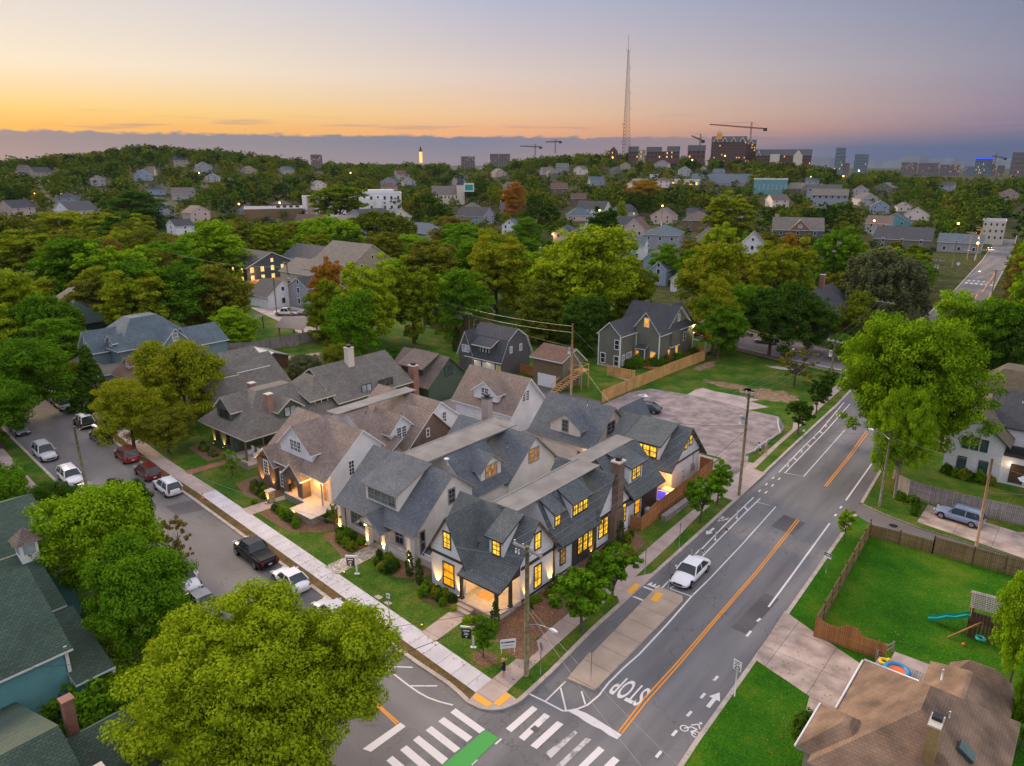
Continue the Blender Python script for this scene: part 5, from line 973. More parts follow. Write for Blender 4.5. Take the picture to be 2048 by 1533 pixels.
for p in([(1080,853),(1385,1070),(1325,1112),(1027,897)],[(960,943),(1255,1150),(1200,1200),(903,988)],[(835,1035),(1130,1265),(1070,1310),(775,1080)],[(705,1133),(1005,1370),(945,1430),(645,1180)],[(580,1232),(870,1480),(800,1530),(512,1280)],[(435,1340),(640,1510),(570,1560),(372,1390)]):bar(R3m,*p)
for k in range(7):
    for yy in (226.5,233):
        x=4.2+k*1.35-(yy-226)*.05;mk.poly([(x,yy-1,.013),(x+.7,yy-1,.013),(x+.6,yy+1,.013),(x-.1,yy+1,.013)],'paint_white')
flush('crosswalk')
bar(R3m,(1385,1078),(1525,1160),(1240,1435),(1060,1600),(780,1600),(935,1449),m='paint_green',z=.0155);flush('green_bike_lane')
bar(R3m,(1480,1215),(1545,1160),(1557,1172),(1495,1228));bar(R3m,(1235,1430),(1297,1375),(1310,1385),(1250,1440));flush('lane_line')
def ground_text(txt,cx,cy,w,h,rz,m='paint_white',z=.014,name='road_lettering'):
    cu=bpy.data.curves.new('t','FONT');cu.body=txt;cu.align_x='CENTER';cu.align_y='CENTER';cu.offset=.018
    o=bpy.data.objects.new('t',cu);COL.objects.link(o);dg=bpy.context.evaluated_depsgraph_get();me=bpy.data.meshes.new_from_object(o.evaluated_get(dg));bpy.data.objects.remove(o)
    xs=[v.co.x for v in me.vertices];ys=[v.co.y for v in me.vertices];ax=(max(xs)+min(xs))/2;ay=(max(ys)+min(ys))/2;sx=w/(max(xs)-min(xs));sy=h/(max(ys)-min(ys))
    for v in me.vertices:v.co=((v.co.x-ax)*sx,(v.co.y-ay)*sy,0)
    me.materials.clear();me.materials.append(M[m]);o=bpy.data.objects.new(name,me);COL.objects.link(o);o.location=(cx,cy,z);o.rotation_euler=(0,0,rz);return o
o=ground_text('STOP',20.75,-.65,2.35,2.2,R(180)+.03);o['kind']='structure'
def arrow(cx,cy,rz,s=1.0):
    b=MB();b.poly([(-.14,-.9,0),(.14,-.9,0),(.14,.15,0),(-.14,.15,0)],'paint_white');b.poly([(-.42,.15,0),(.42,.15,0),(0,1.0,0)],'paint_white')
    o=b.build('road_arrow',loc=(cx,cy,.014),rz=rz);o['kind']='structure';o.scale=(s,s,1)
def bike(cx,cy,rz,s=1.0):
    b=MB()
    for x in(-.42,.42):
        n=14
        for k in range(n):
            a,c=2*math.pi*k/n,2*math.pi*(k+1)/n
            b.poly([(x+.3*math.cos(a),.3*math.sin(a),0),(x+.3*math.cos(c),.3*math.sin(c),0),(x+.22*math.cos(c),.22*math.sin(c),0),(x+.22*math.cos(a),.22*math.sin(a),0)],'paint_white')
    for p,q_ in(((-.42,0),(-.12,.42)),((-.12,.42),(.3,.45)),((.42,0),(.05,-.02)),((.05,-.02),(.3,.45)),((-.2,.55),(.15,.95)),((.15,.95),(.42,.6))):ribbon(b,[p,q_],.09,.001+random.random()*.001,'paint_white')
    b.poly([(.22+.11*math.cos(k*.9),1.12+.11*math.sin(k*.9),0) for k in range(7)],'paint_white')
    o=b.build('bike_symbol',loc=(cx,cy,.014),rz=rz);o['kind']='structure';o.scale=(s,s,1)
x,y=R4m(1930,770);arrow(x,y,.0,1.0);x,y=R4m(1690,1090);bike(x,y,0,1.0)
x,y=R5b(105,1035);arrow(x,y,R(180),.95);x,y=R5b(252,900);bike(x,y,R(180),.95)
# ---------------------------------------------------------------- fences and walls
def fence(name,label,path,h,m,post='same',group=None,gap=2.4,pic=.14,z=.08,step=None,rail=True,cat='fence',var=.0,prot=.0,hs=None):
    r=empty(name,(path[0][0],path[0][1],z),0,label,cat,group);ox,oy=path[0];b=MB();rg=random.Random(len(label));post=m if post=='same' else post
    tot=0;posts=[]
    L=[math.dist(path[i],path[i+1]) for i in range(len(path)-1)];TT=sum(L)
    for i in range(len(path)-1):
        p,q_=path[i],path[i+1];l=L[i];dx,dy=(q_[0]-p[0])/l,(q_[1]-p[1])/l;n=max(1,int(l/pic));w=l/n
        for k in range(n):
            t=(k+.5)*w;hh=(h if hs is None else np.interp((tot+t),[a*TT for a,_ in hs],[c for _,c in hs]))+rg.uniform(-var,var)
            a=(p[0]-ox+dx*(t-w*.47),p[1]-oy+dy*(t-w*.47));c=(p[0]-ox+dx*(t+w*.47),p[1]-oy+dy*(t+w*.47));nx,ny=-dy*.012,dx*.012
            for s in(1,-1):
                pts=[(a[0]+nx*s,a[1]+ny*s,0),(c[0]+nx*s,c[1]+ny*s,0),(c[0]+nx*s,c[1]+ny*s,hh),(a[0]+nx*s,a[1]+ny*s,hh)];b.poly(pts,m)
            b.poly([(a[0]-nx,a[1]-ny,hh),(c[0]-nx,c[1]-ny,hh),(c[0]+nx,c[1]+ny,hh),(a[0]+nx,a[1]+ny,hh)],m)
        hm=h if hs is None else min(c for _,c in hs)
        if rail:
            for s in(-1,1):
                for zz in(.3,hm*.55,hm-.12):
                    if s*1<0 or rail==2:b.beam((p[0]-ox-dy*.04*s,p[1]-oy+dx*.04*s,zz),(q_[0]-ox-dy*.04*s,q_[1]-oy+dx*.04*s,zz),.04,.09,m)
        np_=max(1,int(round(l/gap)))
        for k in range(np_+(1 if i==len(path)-2 else 0)):
            t=k*l/np_;hh=(h if hs is None else float(np.interp((tot+t),[a*TT for a,_ in hs],[c for _,c in hs])));posts.append((p[0]-ox+dx*t,p[1]-oy+dy*t,hh))
        tot+=l
    o=b.build('fence_panel',r)
    for (x,y,hh) in posts:
        m2=MB();m2.box(x-.06,x+.06,y-.06,y+.06,0,hh+prot,post);m2.build('post',r)
    return r
fence('wooden_fence','tall new pine fence with a swept top around the plunge pool yard',[(8.3,20.2),(9.45,20.3),(9.5,23.5),(9.3,30),(9.0,37.6),(7.45,37.7)],1.9,'wood_cedar',hs=[(0,1.5),(.06,1.5),(.18,2.2),(1,2.1)],rail=2)
fence('wooden_fence','short orange-lit fence panel between the carriage house and the pool yard',[(7.3,30.6),(7.35,33.5)],1.8,'wood_cedar')
fence('wooden_fence','long pale pine fence between the parking lot and the two-storey house',[(-16.3,52.6),(-16.2,62),(-15.9,75),(-15.4,86.6),(-18.5,90.0),(-19.4,91.2)],2.1,'wood_pine',rail=2)
fence('wooden_fence','short pine fence behind the brown garage stairs',[(-24,66),(-18.8,66.5)],1.8,'wood_pine');fence('wooden_fence','short reddish fence between the gambrel garage and brown garage',[(-36.8,57.5),(-31.4,57)],1.8,'wood_cedar')
fence('wooden_fence','weathered grey board fence behind the green back lawns',[(-96,24),(-86,34),(-85.3,49.3),(-84.8,52)],2.3,'wood_grey')
fence('wooden_fence','short grey picket panel beside the alley car',[(-98,58.5),(-92.5,59.5)],1.9,'wood_grey')
fence('wooden_fence','dark plank fence behind the row of small conifers',[(-66,72.2),(-58,62),(-47.8,62)],1.7,'wood_dark')
fence('wooden_fence','curving weathered grey fence behind the parked silver-blue hatchback',[(26.4,50.5),(26.8,47.6),(28.5,46.6),(31,46.2),(35,46.4),(40,46.8),(60,47.2)],2.0,'wood_grey',prot=.05)
fence('wooden_fence','grey fence running behind the big street tree toward the farmhouse',[(25.5,72),(27.3,67.5),(29.5,63.5)],2.0,'wood_grey')
fence('wooden_fence','low brown paddock-style fence along the alley side of the play lawn',[(27.6,34.0),(30.3,34.3),(33.2,34.4)],1.35,'wood_olive','wood_dark',prot=.18,rail=2)
fence('wooden_fence','taller olive-brown fence with an orange gate board along the alley',[(33.2,34.4),(36.5,34.5),(44,34.8),(60,35.2)],1.8,'wood_olive','wood_dark',prot=.1,rail=2)
fence('wooden_fence','brown fence seen edge-on between the play lawn and the roadside grass',[(27.6,34.0),(28.2,24),(28.8,14.0)],1.8,'wood_olive','wood_dark',prot=.12,rail=2)
fence('wooden_fence','scalloped orange-brown fence beside the concrete driveway',[(28.8,14.0),(31,14.15),(33.8,14.3)],1.9,'wood_cedar',hs=[(0,1.9),(.12,1.6),(.3,1.5),(.45,2.0),(.6,2.0),(.68,1.5),(1,1.55)])
def picket(name,label,path,h,m,gap=.16):
    r=empty(name,(*path[0],.08),0,label,'fence');b=MB();ox,oy=path[0]
    for i in range(len(path)-1):
        p,q_=path[i],path[i+1];l=math.dist(p,q_);n=int(l/gap)
        for k in range(n):
            t=k/n;x,y=p[0]+(q_[0]-p[0])*t-ox,p[1]+(q_[1]-p[1])*t-oy;b.box(x-.015,x+.015,y-.015,y+.015,0,h,m)
        for zz in(.2,h-.12):b.beam((p[0]-ox,p[1]-oy,zz),(q_[0]-ox,q_[1]-oy,zz),.035,.04,m)
    b.build('fence_panel',r)
picket('metal_fence','black iron picket fence with silt cloth along the far edge of the field',[(-14.2,97.0),(-2.9,93.9)],1.0,'metal_dark',.09);picket('metal_fence','thin black picket fence at the far right corner of the field',[(-2.9,93.9),(9.5,92)],1.0,'metal_dark',.3)
m=MB();m.box(9.9,10.5,23.6,35.6,.05,.75,'retaining_block');tag(m.build('retaining_wall'),'low grey block retaining wall below the tall pine fence','wall')
# silt sock along the lot
b=MB();pth=[G(1555,840),G(1560,868),G(1530,888),G(1508,905),G(1485,914)];pts=[]
for i in range(len(pth)-1):
    for k in range(5):t=k/5;pts.append((pth[i][0]*(1-t)+pth[i+1][0]*t+random.uniform(-.08,.08),pth[i][1]*(1-t)+pth[i+1][1]*t,.22))
b.tube(pts,.15,'plastic_grey',8);tag(b.build('silt_sock'),'grey sausage-shaped silt barrier snaking along the parking lot edge','barrier')
# ---------------------------------------------------------------- vehicles (front points along -Y in their own frame)
def car(name,label,x,y,rz,col,kind='sedan',L=4.7,W=1.82,H=1.45,group='cars parked along the kerbs',lights=False,roofm=None,soft=False,z=.0):
    r=empty(name,(x,y,z),rz,label,{'pickup':'pickup truck','suv':'SUV'}.get(kind,'car'),group)
    hw=W/2;gc=.2 if kind!='pickup' else .34
    if kind=='suv': st=[(0,.55,.62,0),(.03,.72,.86,0),(.10,.9,.95,0),(.27,.98,1.02,0),(.43,1,1.04,1),(.62,1,1.06,1),(.88,.99,1.08,1),(.965,.95,1.08,0),(1,.86,.9,0)];rz0,rz1,rh0,rh1=.40,.90,.30,.985
    elif kind=='pickup': st=[(0,.6,.75,0),(.02,.85,1.08,0),(.1,.97,1.16,0),(.24,1,1.2,0),(.38,1,1.22,1),(.5,1,1.22,1),(.60,1,1.22,1),(.66,1,1.2,0),(.97,1,1.2,0),(1,.96,1.1,0)];rz0,rz1,rh0,rh1=.34,.56,.25,.63
    else: st=[(0,.6,.5,0),(.03,.8,.68,0),(.12,.93,.80,0),(.30,.99,.90,0),(.45,1,.93,1),(.6,1,.94,1),(.78,.99,.94,1),(.9,.96,.93,0),(.98,.88,.86,0),(1,.8,.7,0)];rz0,rz1,rh0,rh1=.42,.70,.30,.86
    V=[];Fc=[];n=9
    for (t,wf,zt,_) in st:
        yy=-L/2+t*L;w=hw*wf;zb=gc+(.08 if t in(0,1) else 0);zm=zb+(zt-zb)*.5
        V+=[(-w*.88,yy,zb),(-w,yy,zb+.18),(-w,yy,zm+.05),(-w*.95,yy,zt-.03),(0,yy,zt+.035),(w*.95,yy,zt-.03),(w,yy,zm+.05),(w,yy,zb+.18),(w*.88,yy,zb)]
    for i in range(len(st)-1):
        for k in range(n-1):Fc.append((i*n+k,(i+1)*n+k,(i+1)*n+k+1,i*n+k+1))
        Fc.append((i*n+8,(i+1)*n+8,(i+1)*n,i*n))
    Fc.append(tuple(range(n)));Fc.append(tuple(range((len(st)-1)*n,len(st)*n))[::-1])
    me=bpy.data.meshes.new('body');me.from_pydata(V,[],Fc);me.materials.append(M[col]);me.materials.append(M['black_rubber']);me.materials.append(M['glass_car'])
    bm_belt=st[4][2]
    # cabin
    yb0,yb1,yr0,yr1=-L/2+rh0*L,-L/2+rh1*L,-L/2+rz0*L,-L/2+rz1*L
    zbelt=st[4][2]-.02;zr=H if not soft else zbelt+.25;wb=hw*.93;wr=hw*.72
    cv=[(-wb,yb0,zbelt),(wb,yb0,zbelt),(wb,yb1,zbelt),(-wb,yb1,zbelt),(-wr,yr0,zr-.05),(wr,yr0,zr-.05),(wr,yr1,zr-.03),(-wr,yr1,zr-.03),(0,yr0,zr),(0,(yr0+yr1)/2,zr+.04),(0,yr1,zr)]
    s0=len(me.vertices);me.flip_normals()
    bd=bpy.data.objects.new('body',me);COL.objects.link(bd);bd.parent=r
    for p in me.polygons:p.use_smooth=True
    ms=bd.modifiers.new('s','SUBSURF');ms.levels=1;ms.render_levels=1
    rf=MB();rm=roofm or col
    if not soft:
        rf.poly([cv[4],cv[8],(0,(yr0+yr1)/2,zr+.04),(0,yr1,zr),cv[7]],rm,True);rf.poly([cv[8],cv[5],cv[6],(0,yr1,zr),(0,(yr0+yr1)/2,zr+.04)],rm,True)
    for a,c in((0,4),(1,5),(2,6),(3,7)):rf.beam(cv[a],cv[c],.09,.09,rm if not soft else 'glass_car')
    ym=(yb0+yb1)/2*.4+(yr0+yr1)/2*.6
    if not soft:
        for s in(-1,1):rf.beam((s*wb,ym,zbelt),(s*wr,ym,zr-.05),.08,.06,rm)
    if kind=='suv':
        for s in(-1,1):rf.beam((s*wr*.93,yr0+.3,zr+.06),(s*wr*.93,yr1-.1,zr+.06),.04,.04,'metal_grey');
        for s in(-1,1):rf.beam((s*(wb+wr)/2,yr1-.35,(zbelt+zr)/2),(s*(wb+wr)/2,yr1-.3,(zbelt+zr)/2+.1),.06,.06,rm)
    if soft:
        rf.box(-wb*.8,wb*.8,.2,.8,zbelt-.1,zbelt+.12,'black_rubber');rf.box(-.7,-.15,-.4,.1,zbelt,zbelt+.3,'cloth_black');rf.box(.15,.7,-.4,.1,zbelt,zbelt+.3,'cloth_black')
    if kind=='pickup':
        rf.box(-hw*.82,hw*.82,-L/2+.655*L,-L/2+.975*L,1.19,1.245,'black_rubber')
    rf.build('roof',r)
    g=MB();o=.012
    g.poly([cv[0],cv[1],cv[5],cv[8],cv[4]],'glass_car')
    if not soft:
        g.poly([cv[2],cv[3],cv[7],cv[10],cv[6]],'glass_car');g.poly([cv[1],cv[2],cv[6],cv[5]],'glass_car');g.poly([cv[3],cv[0],cv[4],cv[7]],'glass_car')
    g.build('windows',r)
    wr_=.33 if kind=='sedan' else(.36 if kind=='suv' else .42);wy=(-L/2+.18*L,-L/2+.80*L) if kind!='pickup' else(-L/2+.17*L,-L/2+.79*L)
    for yy in wy:
        for s in(-1,1):
            t=MB();t.tube([(s*(hw-.3),yy,wr_+.03),(s*(hw-.05),yy,wr_+.02)],wr_*1.12,'black_rubber',18);t.build('wheel_arch',r)
            t=MB();t.tube([(s*(hw-.24),yy,wr_),(s*(hw+.015),yy,wr_)],wr_,'black_rubber',18);w_=t.build('wheel',r)
            t=MB();t.tube([(s*(hw-.1),yy,wr_),(s*(hw+.03),yy,wr_)],wr_*.62,'rim_metal',10);t.build('rim',w_)
    for s in(-1,1):
        zt=st[1][2]
        t=MB();t.box(s*hw*.62-.2,s*hw*.62+.2,-L/2+.0*L-.0,-L/2+.09,zt-.2,zt-.06,'lamp_white' if lights else 'head_lamp');t.build('headlight',r)
        zt=st[-2][2];hgt=.14 if kind=='sedan' else .4
        t=MB();t.box(s*hw*.70-.1,s*hw*.70+.1,L/2-.2,L/2-.035,zt-.08-hgt,zt-.08,'lamp_red' if lights=='tail' else 'tail_red');t.build('taillight',r)
        t=MB();t.box(s*(hw+.12)-.09,s*(hw+.12)+.09,yb0+.35*(yr0-yb0)+.1,yb0+.35*(yr0-yb0)+.22,zbelt+.0,zbelt+.14,col);t.build('mirror',r)
    t=MB();t.box(-hw*.45,hw*.45,-L/2-.012,-L/2+.06,gc+.22,gc+.38,'metal_dark');t.build('grille',r)
    t=MB();t.box(-.17,.17,L/2-.02,L/2+.012,gc+.3,gc+.42,'plate');t.build('number_plate',r)
    t=MB();t.box(-hw*.84,hw*.84,-L/2+.25,L/2-.25,gc-.04,gc+.1,'black_rubber');t.build('underbody',r)
    return r
sl=R(90)-.079   # parked facing away (towards -X) on the near kerb side
def st_car(px,py,*a,flip=False,**k):
    x,y=G(px,py);return (x,y)
FW=-R(90)+.0     # nose points: rz rotates local -Y; rz=-90deg -> -X
def near(x): # lane beside the house-side kerb
    return -8.87+(12.6-x)*.0794-1.15
NR=R(-90)-.079
c=car
c('parked_car','white SUV parked furthest away on the house side of the street',-84.0,near(-84)+.6,NR,'car_white','suv',4.6,1.85,1.65)
c('parked_car','white sedan with dark rear lamps behind the furthest white SUV',-78.6,near(-78.6)+.5,NR,'car_white','sedan',4.5,1.8,1.4)
c('parked_car','black off-road wagon with light roof parked in front of the round street tree',-67.6,near(-67.6)+.2,NR,'car_black','suv',4.5,1.87,1.85,roofm='car_white')
c('parked_car','black SUV half hidden under the round street tree',-59.8,near(-59.8),NR,'car_black','suv',4.7,1.85,1.7)
c('parked_car','bright red SUV parked on the house side under the tree edge',-50.3,near(-50.3)+.1,NR,'car_red','suv',4.6,1.85,1.75)
c('parked_car','maroon SUV parked between the red and the white SUV',-43.0,near(-43),NR,'car_maroon','suv',4.6,1.85,1.65)
c('parked_car','white SUV parked beside the orange traffic cone',-37.0,near(-37),NR,'car_white','suv',4.6,1.85,1.65)
c('parked_pickup','black crew-cab pickup truck with covered bed parked at the kerb',-15.9,near(-15.9)-.05,NR,'black_paint','pickup',5.9,2.02,1.92,group=None)
c('parked_car','white sedan under the leaves of the big foreground tree',-9.6,near(-9.6)+.1,NR,'car_white','sedan',4.6,1.8,1.4)
c('parked_car','silver-grey car nearest the corner under the foreground tree',-2.6,near(-2.6)+.1,NR,'car_silver','sedan',4.6,1.8,1.4)
SR=R(90)-.07
c('parked_car','dark grey sedan facing us on the far left kerb',-71.6,-10.3,SR,'car_grey','sedan',4.7,1.8,1.42)
c('parked_car','large silver SUV facing us on the left kerb',-59.0,-11.3,SR,'car_silver','suv',5.0,1.95,1.85)
c('parked_car','white SUV facing us beside the leaning street lamp',-48.4,-12.1,SR,'car_white','suv',4.8,1.9,1.7)
c('parked_car','dark sedan partly behind the street lamp pole',-42.6,-12.5,SR,'car_black','sedan',4.7,1.82,1.42)
c('parked_car','light blue-white car poking out from the bright green tree',-22.4,-14.1,SR,'car_lightblue','sedan',4.7,1.82,1.42)
c('parked_car','white and dark car beside the bright green tree canopy',-16.7,-14.4,SR,'car_white','suv',4.6,1.85,1.6)
c('parked_car','black car under the left edge of the foreground tree',-12.0,-15.0,SR,'car_grey','sedan',4.6,1.8,1.42)
c('parked_sedan','white full-size sedan parked facing us in the main road bay',17.15,15.9,R(2),'car_white','sedan',5.4,1.98,1.45,group=None)
c('parked_hatchback','silver-blue crossover on the concrete pad by the grey fence',33.9,43.6,R(-97),'car_blue','suv',4.6,1.86,1.62,group=None,z=.12)
c('parked_sedan','black fastback sedan on the open parking lot beside the dumpster',-9.0,53.3,R(-75),'car_black','sedan',4.9,1.92,1.42,group=None,z=.12)
c('convertible','cream convertible with its top down on the far cross street',-11.8,107.9,R(-80),'car_tan','sedan',4.7,1.86,1.35,group=None,soft=True)
c('moving_car','red car with glowing tail lamps beside the two-storey house',-24.5,104.3,R(-122),'car_red','sedan',4.7,1.82,1.42,group=None,lights='tail')
c('parked_pickup','white pickup truck behind the two-storey house on the cross street',-31,112.4,R(-118),'car_white','pickup',5.8,2.0,1.85,group=None)
c('parked_pickup','white pickup truck in the back alley by the utility poles',-113.3,60.2,R(-52),'car_white','pickup',5.8,2.0,1.9,group=None,z=.1)
c('parked_car','dark grey hatchback beside the white pickup in the back alley',-109.8,63.6,R(-50),'car_grey','sedan',4.6,1.8,1.45,group=None,z=.1)
mc=c('moving_car','distant car with lit headlamps driving down the far road',-3.6,343,R(8),'car_black','sedan',4.7,1.82,1.42,group=None,lights=True)
for s in(-.6,.6):light('headlamp_beam',(s,-2.5,.7),500,(1,.62,.3),.15,mc,90,(R(76),0,R(180)))
light('tail_glow',(0,2.6,.8),20,(1,.05,.02),.1,[o for o in SC.objects if o.get('label','').startswith('red car with glowing')][0])
# ---------------------------------------------------------------- poles, lamps, signs
def arm(b,z,w,y=0,m='wood_grey',dy=.09):
    b.box(-w/2,w/2,y-dy,y+dy,z-.07,z+.07,m)
def pole(label,x,y,h,rz=0,arms=((.35,2.6),),trans=None,lamp=None,m='wood_pole',r0=.17,lean=(0,0),name='utility_pole',glow=False,z=.08,group='wooden utility poles'):
    r=empty(name,(x,y,z),rz,label,'utility pole',group);b=MB();b.tube([(0,0,-.2),(lean[0]*.5,lean[1]*.5,h*.5),(lean[0],lean[1],h)],[r0,r0*.88,r0*.72],m,10);b.build('pole',r)
    for (dz,w) in arms:
        b=MB();arm(b,h-dz,w);b.beam((-w*.22,-.1,h-dz),(0,-.1,h-dz-.7),.03,.05,'metal_grey');b.beam((w*.22,-.1,h-dz),(0,-.1,h-dz-.7),.03,.05,'metal_grey');a=b.build('crossarm',r,loc=(lean[0],lean[1],0))
        for k in range(4 if w>2 else 3):
            xx=-w/2+.12+k*(w-.24)/(3 if w>2 else 2);t=MB();t.tube([(xx,0,h-dz+.07),(xx,0,h-dz+.16),(xx,0,h-dz+.17),(xx,0,h-dz+.3)],[.03,.03,.085,.06],'porcelain',8);t.build('insulator',a)
    if trans:
        for (tx,tz) in trans:
            t=MB();t.tube([(tx,-.3,tz),(tx,-.3,tz+.9)],.24,'sign_grey' if 0 else 'plastic_grey',12);t.tube([(tx,-.3,tz+.9),(tx,-.3,tz+1.0)],[.24,.1],'plastic_grey',12);t.beam((0,-.05,tz+.5),(tx,-.15,tz+.5),.1,.1,'metal_grey');t.build('transformer',r)
    if lamp:
        lz,lx,ly=lamp;t=MB();t.tube([(lean[0],lean[1],lz),(lx*.5,ly*.5,lz+.45),(lx,ly,lz+.5)],.04,'metal_grey',6);o=t.build('lamp_arm',r)
        t=MB();n=math.hypot(lx,ly);ux,uy=lx/n,ly/n;t.tube([(lx,ly,lz+.5),(lx+ux*.25,ly+uy*.25,lz+.5),(lx+ux*.65,ly+uy*.65,lz+.47)],[.06,.15,.07],'plastic_white',8);t.sphere((lx+ux*.35,ly+uy*.35,lz+.38),.14,'lamp_orange' if glow else 'head_lamp',8,5,.6);t.build('lamp_head',o)
        if glow:light('street_light',(lx+ux*.35,ly+uy*.35,lz+.1),glow,(1,.38,.1),.2,r)
    return r
P1=pole('near wooden utility pole with white insulators and street lamp before the corner house',14.15,-4.15,10.6,R(-5),((.25,2.7),),lamp=(4.3,1.9,.3),r0=.2)
for dx in(-1.0,-.72):
    t=MB();t.tube([(dx,-.1,10.1),(dx,-.1,9.75)],.06,'porcelain',8);t.build('cutout_fuse',P1)
P2=pole('tall dark utility pole with white transformer beside the driveway apron',13.75,34.6,12.2,R(-12),((.15,2.4),),trans=((-.35,8.6),),r0=.18)
P3=pole('brown utility pole with short crossarm and transformer behind the brown garage',-22.2,52.5,11.8,R(8),(),trans=((-.3,7.0),),m='wood_pole_tan',r0=.2)
P4=pole('tan pole leaning over the concrete parking pad at the right edge',36.2,38.9,9.0,0,(),m='wood_pole_tan',r0=.15,lean=(-.2,.6))
P5=pole('short utility pole and street lamp wrapped by autumn vine beside the big roadside tree',26.6,41.9,9,0,(),r0=.13,lamp=(7.8,-1.8,.5),m='bark_pale')
P6=pole('pole with white transformer at the far corner of the field',10.4,76.4,9.8,R(-15),((.2,2.6),),trans=((-.3,7.2),))
P7=pole('bare brown pole left of the big roadside tree',4.7,114.2,8.8,0,(),m='wood_pole_tan');P8=pole('wooden pole with crossarm and curved lamp arm above the big roadside tree',8.9,111,10.8,R(-10),((.2,3.4),),lamp=(7.2,3,0))
P9=pole('double-crossarm pole in the shade of the far roadside trees',1.1,174,8.6,R(-10),((.2,3.4),(1.2,3.0)));P10=pole('far pole with two transformers by the road',1.0,203,9,R(-10),((.2,3.4),),trans=((-.35,6.6),(.35,6.6)))
P11=pole('far pole with a wire-hung lamp near the diamond sign',-4.3,262,9.6,R(-10),((.2,3),),lamp=(6,4,0))
for k,(px,yy) in enumerate(((-4.2,291),(-1.4,292),(-8,345),(-15,400))):pole('distant utility pole on the far hill road, %s from the camera'%['first','second','third','fourth'][k],px,yy,(10.5,12.5,12,13)[k],R(-10),((.2,3.4),) if k%2==0 else ((.2,3.4),(1.1,3)),trans=((-.3,8),) if k==1 else None)
pole('leaning pole carrying the orange street lamp above the far crosswalk',15.6,203,7.4,0,((.2,2.4),),lamp=(6.2,-3.5,.3),glow=700)
pole('alley pole with transformer beside the white pickup',-109.9,59.2,13.5,R(30),((.2,1.8),),trans=((.3,9.5),));pole('bare alley pole left of the transformer pole',-114.5,58.2,9.5,0,());pole('slim pole on the lawn behind the green carriage house',-52,60.5,8.5,0,((.2,1.6),),r0=.12);pole('pole standing between the golden trees with small transformer',-75.5,68.0,9,0,(),trans=((-.25,6.5),),r0=.13)
# street lamp left
r=empty('street_lamp',(-39.9,-13.3,.08),0,'leaning street lamp with curved arm over the left kerb','street lamp');b=MB();b.tube([(0,0,-.1),(-.3,0,4),(-.7,.05,9.0)],[.17,.15,.12],'wood_pole',8);b.build('pole',r);b=MB();b.tube([(-.7,.05,8.2),(.3,.5,9.0),(1.9,.9,9.5)],.05,'metal_grey',6);b.build('lamp_arm',r);b=MB();b.tube([(1.9,.9,9.5),(2.2,1,9.52),(2.7,1.1,9.45)],[.08,.18,.08],'plastic_white',8);b.build('lamp_head',r)
def sign(label,x,y,w,h,z,rz,face,text=(),post='metal_grey',name='street_sign',cat='sign',pw=.03,z0=.1,back=None,shape='rect',edge=None,off=0):
    r=empty(name,(x,y,z0),rz,label,cat);b=MB();b.tube([(0,.02,0),(0,.02,z+h*.8 if shape=='rect' else z)],pw,post,6);b.build('post',r)
    b=MB()
    if shape=='rect':b.box(off-w/2,off+w/2,-.03,0,z,z+h,face)
    elif shape=='disc':b.tube([(0,-.03,z+h/2),(0,0,z+h/2)],h/2,face,16)
    elif shape=='diamond':
        b.poly([(0,-.02,z),(w/2,-.02,z+h/2),(0,-.02,z+h),(-w/2,-.02,z+h/2)],face);b.poly([(0,.0,z),(-w/2,0,z+h/2),(0,0,z+h),(w/2,0,z+h/2)],face)
    pl=b.build('sign_board',r)
    for (t,tz,tw,th,tm) in text:
        o=ground_text(t,off,-.036,tw,th,0,tm,0,'lettering');o.rotation_euler=(R(90),0,0);o.location=(off,-.036,tz);o.parent=pl
    return r
sign('white SPEED LIMIT 25 sign on a white post beside the driveway grass',26.75,3.5,.62,.78,2.2,R(-10),'sign_white',(('SPEED',2.88,.44,.1,'sign_black'),('LIMIT',2.73,.36,.1,'sign_black'),('25',2.43,.46,.34,'sign_black')),post='plastic_white',pw=.04)
sign('small black and white roadside notice on a thin stake beside the kerb',26.5,24.1,.66,.5,1.6,R(-12),'sign_white',(('offs',1.93,.5,.2,'sign_white'),));b=MB();b.box(-.33,.33,-.034,-.031,1.78,2.1,'sign_black');b.build('black_panel',SC.objects[-1] if 0 else [o for o in SC.objects if o.get('label','').startswith('small black and white roadside')][0])
sign('white NO PARKING sign on a thin post by the pale sidewalk',1.4,-6.2,.32,.46,2.1,R(20),'sign_white',(('P',2.34,.16,.2,'sign_black'),));sign('round grey sign seen from behind on the grass strip by the near pole',14.9,-3.4,.6,.62,2.1,R(150),'sign_grey',shape='disc')
sign('thin bare sign post standing on the traffic island',18.15,-1.7,.04,.5,2.2,R(40),'sign_grey',z0=.15);sign('slim post at the far end of the traffic island',16.7,12.6,.05,.5,2.2,R(90),'sign_grey',z0=.15)
sign('left of two slim sign posts on the road verge',13.9,13.4,.05,.45,2.4,R(90),'sign_grey');sign('right of two slim sign posts on the road verge',14.1,19.6,.05,.45,2.4,R(90),'sign_grey')
sign('white and blue company yard sign beside the sidewalk behind the woman',11.55,-3.4,.95,.75,.75,R(78),'sign_white',(('Builders',1.25,.55,.12,'sign_blue'),('',1,.1,.1,'sign_blue')),name='yard_sign')if 0 else None
r=empty('yard_sign',(11.5,-3.1,.1),R(50),'white and blue rectangular yard sign on the lawn behind the woman','sign');b=MB()
for xx in(-.5,.5):b.box(xx-.03,xx+.03,0,.05,0,1.1,'plastic_white')
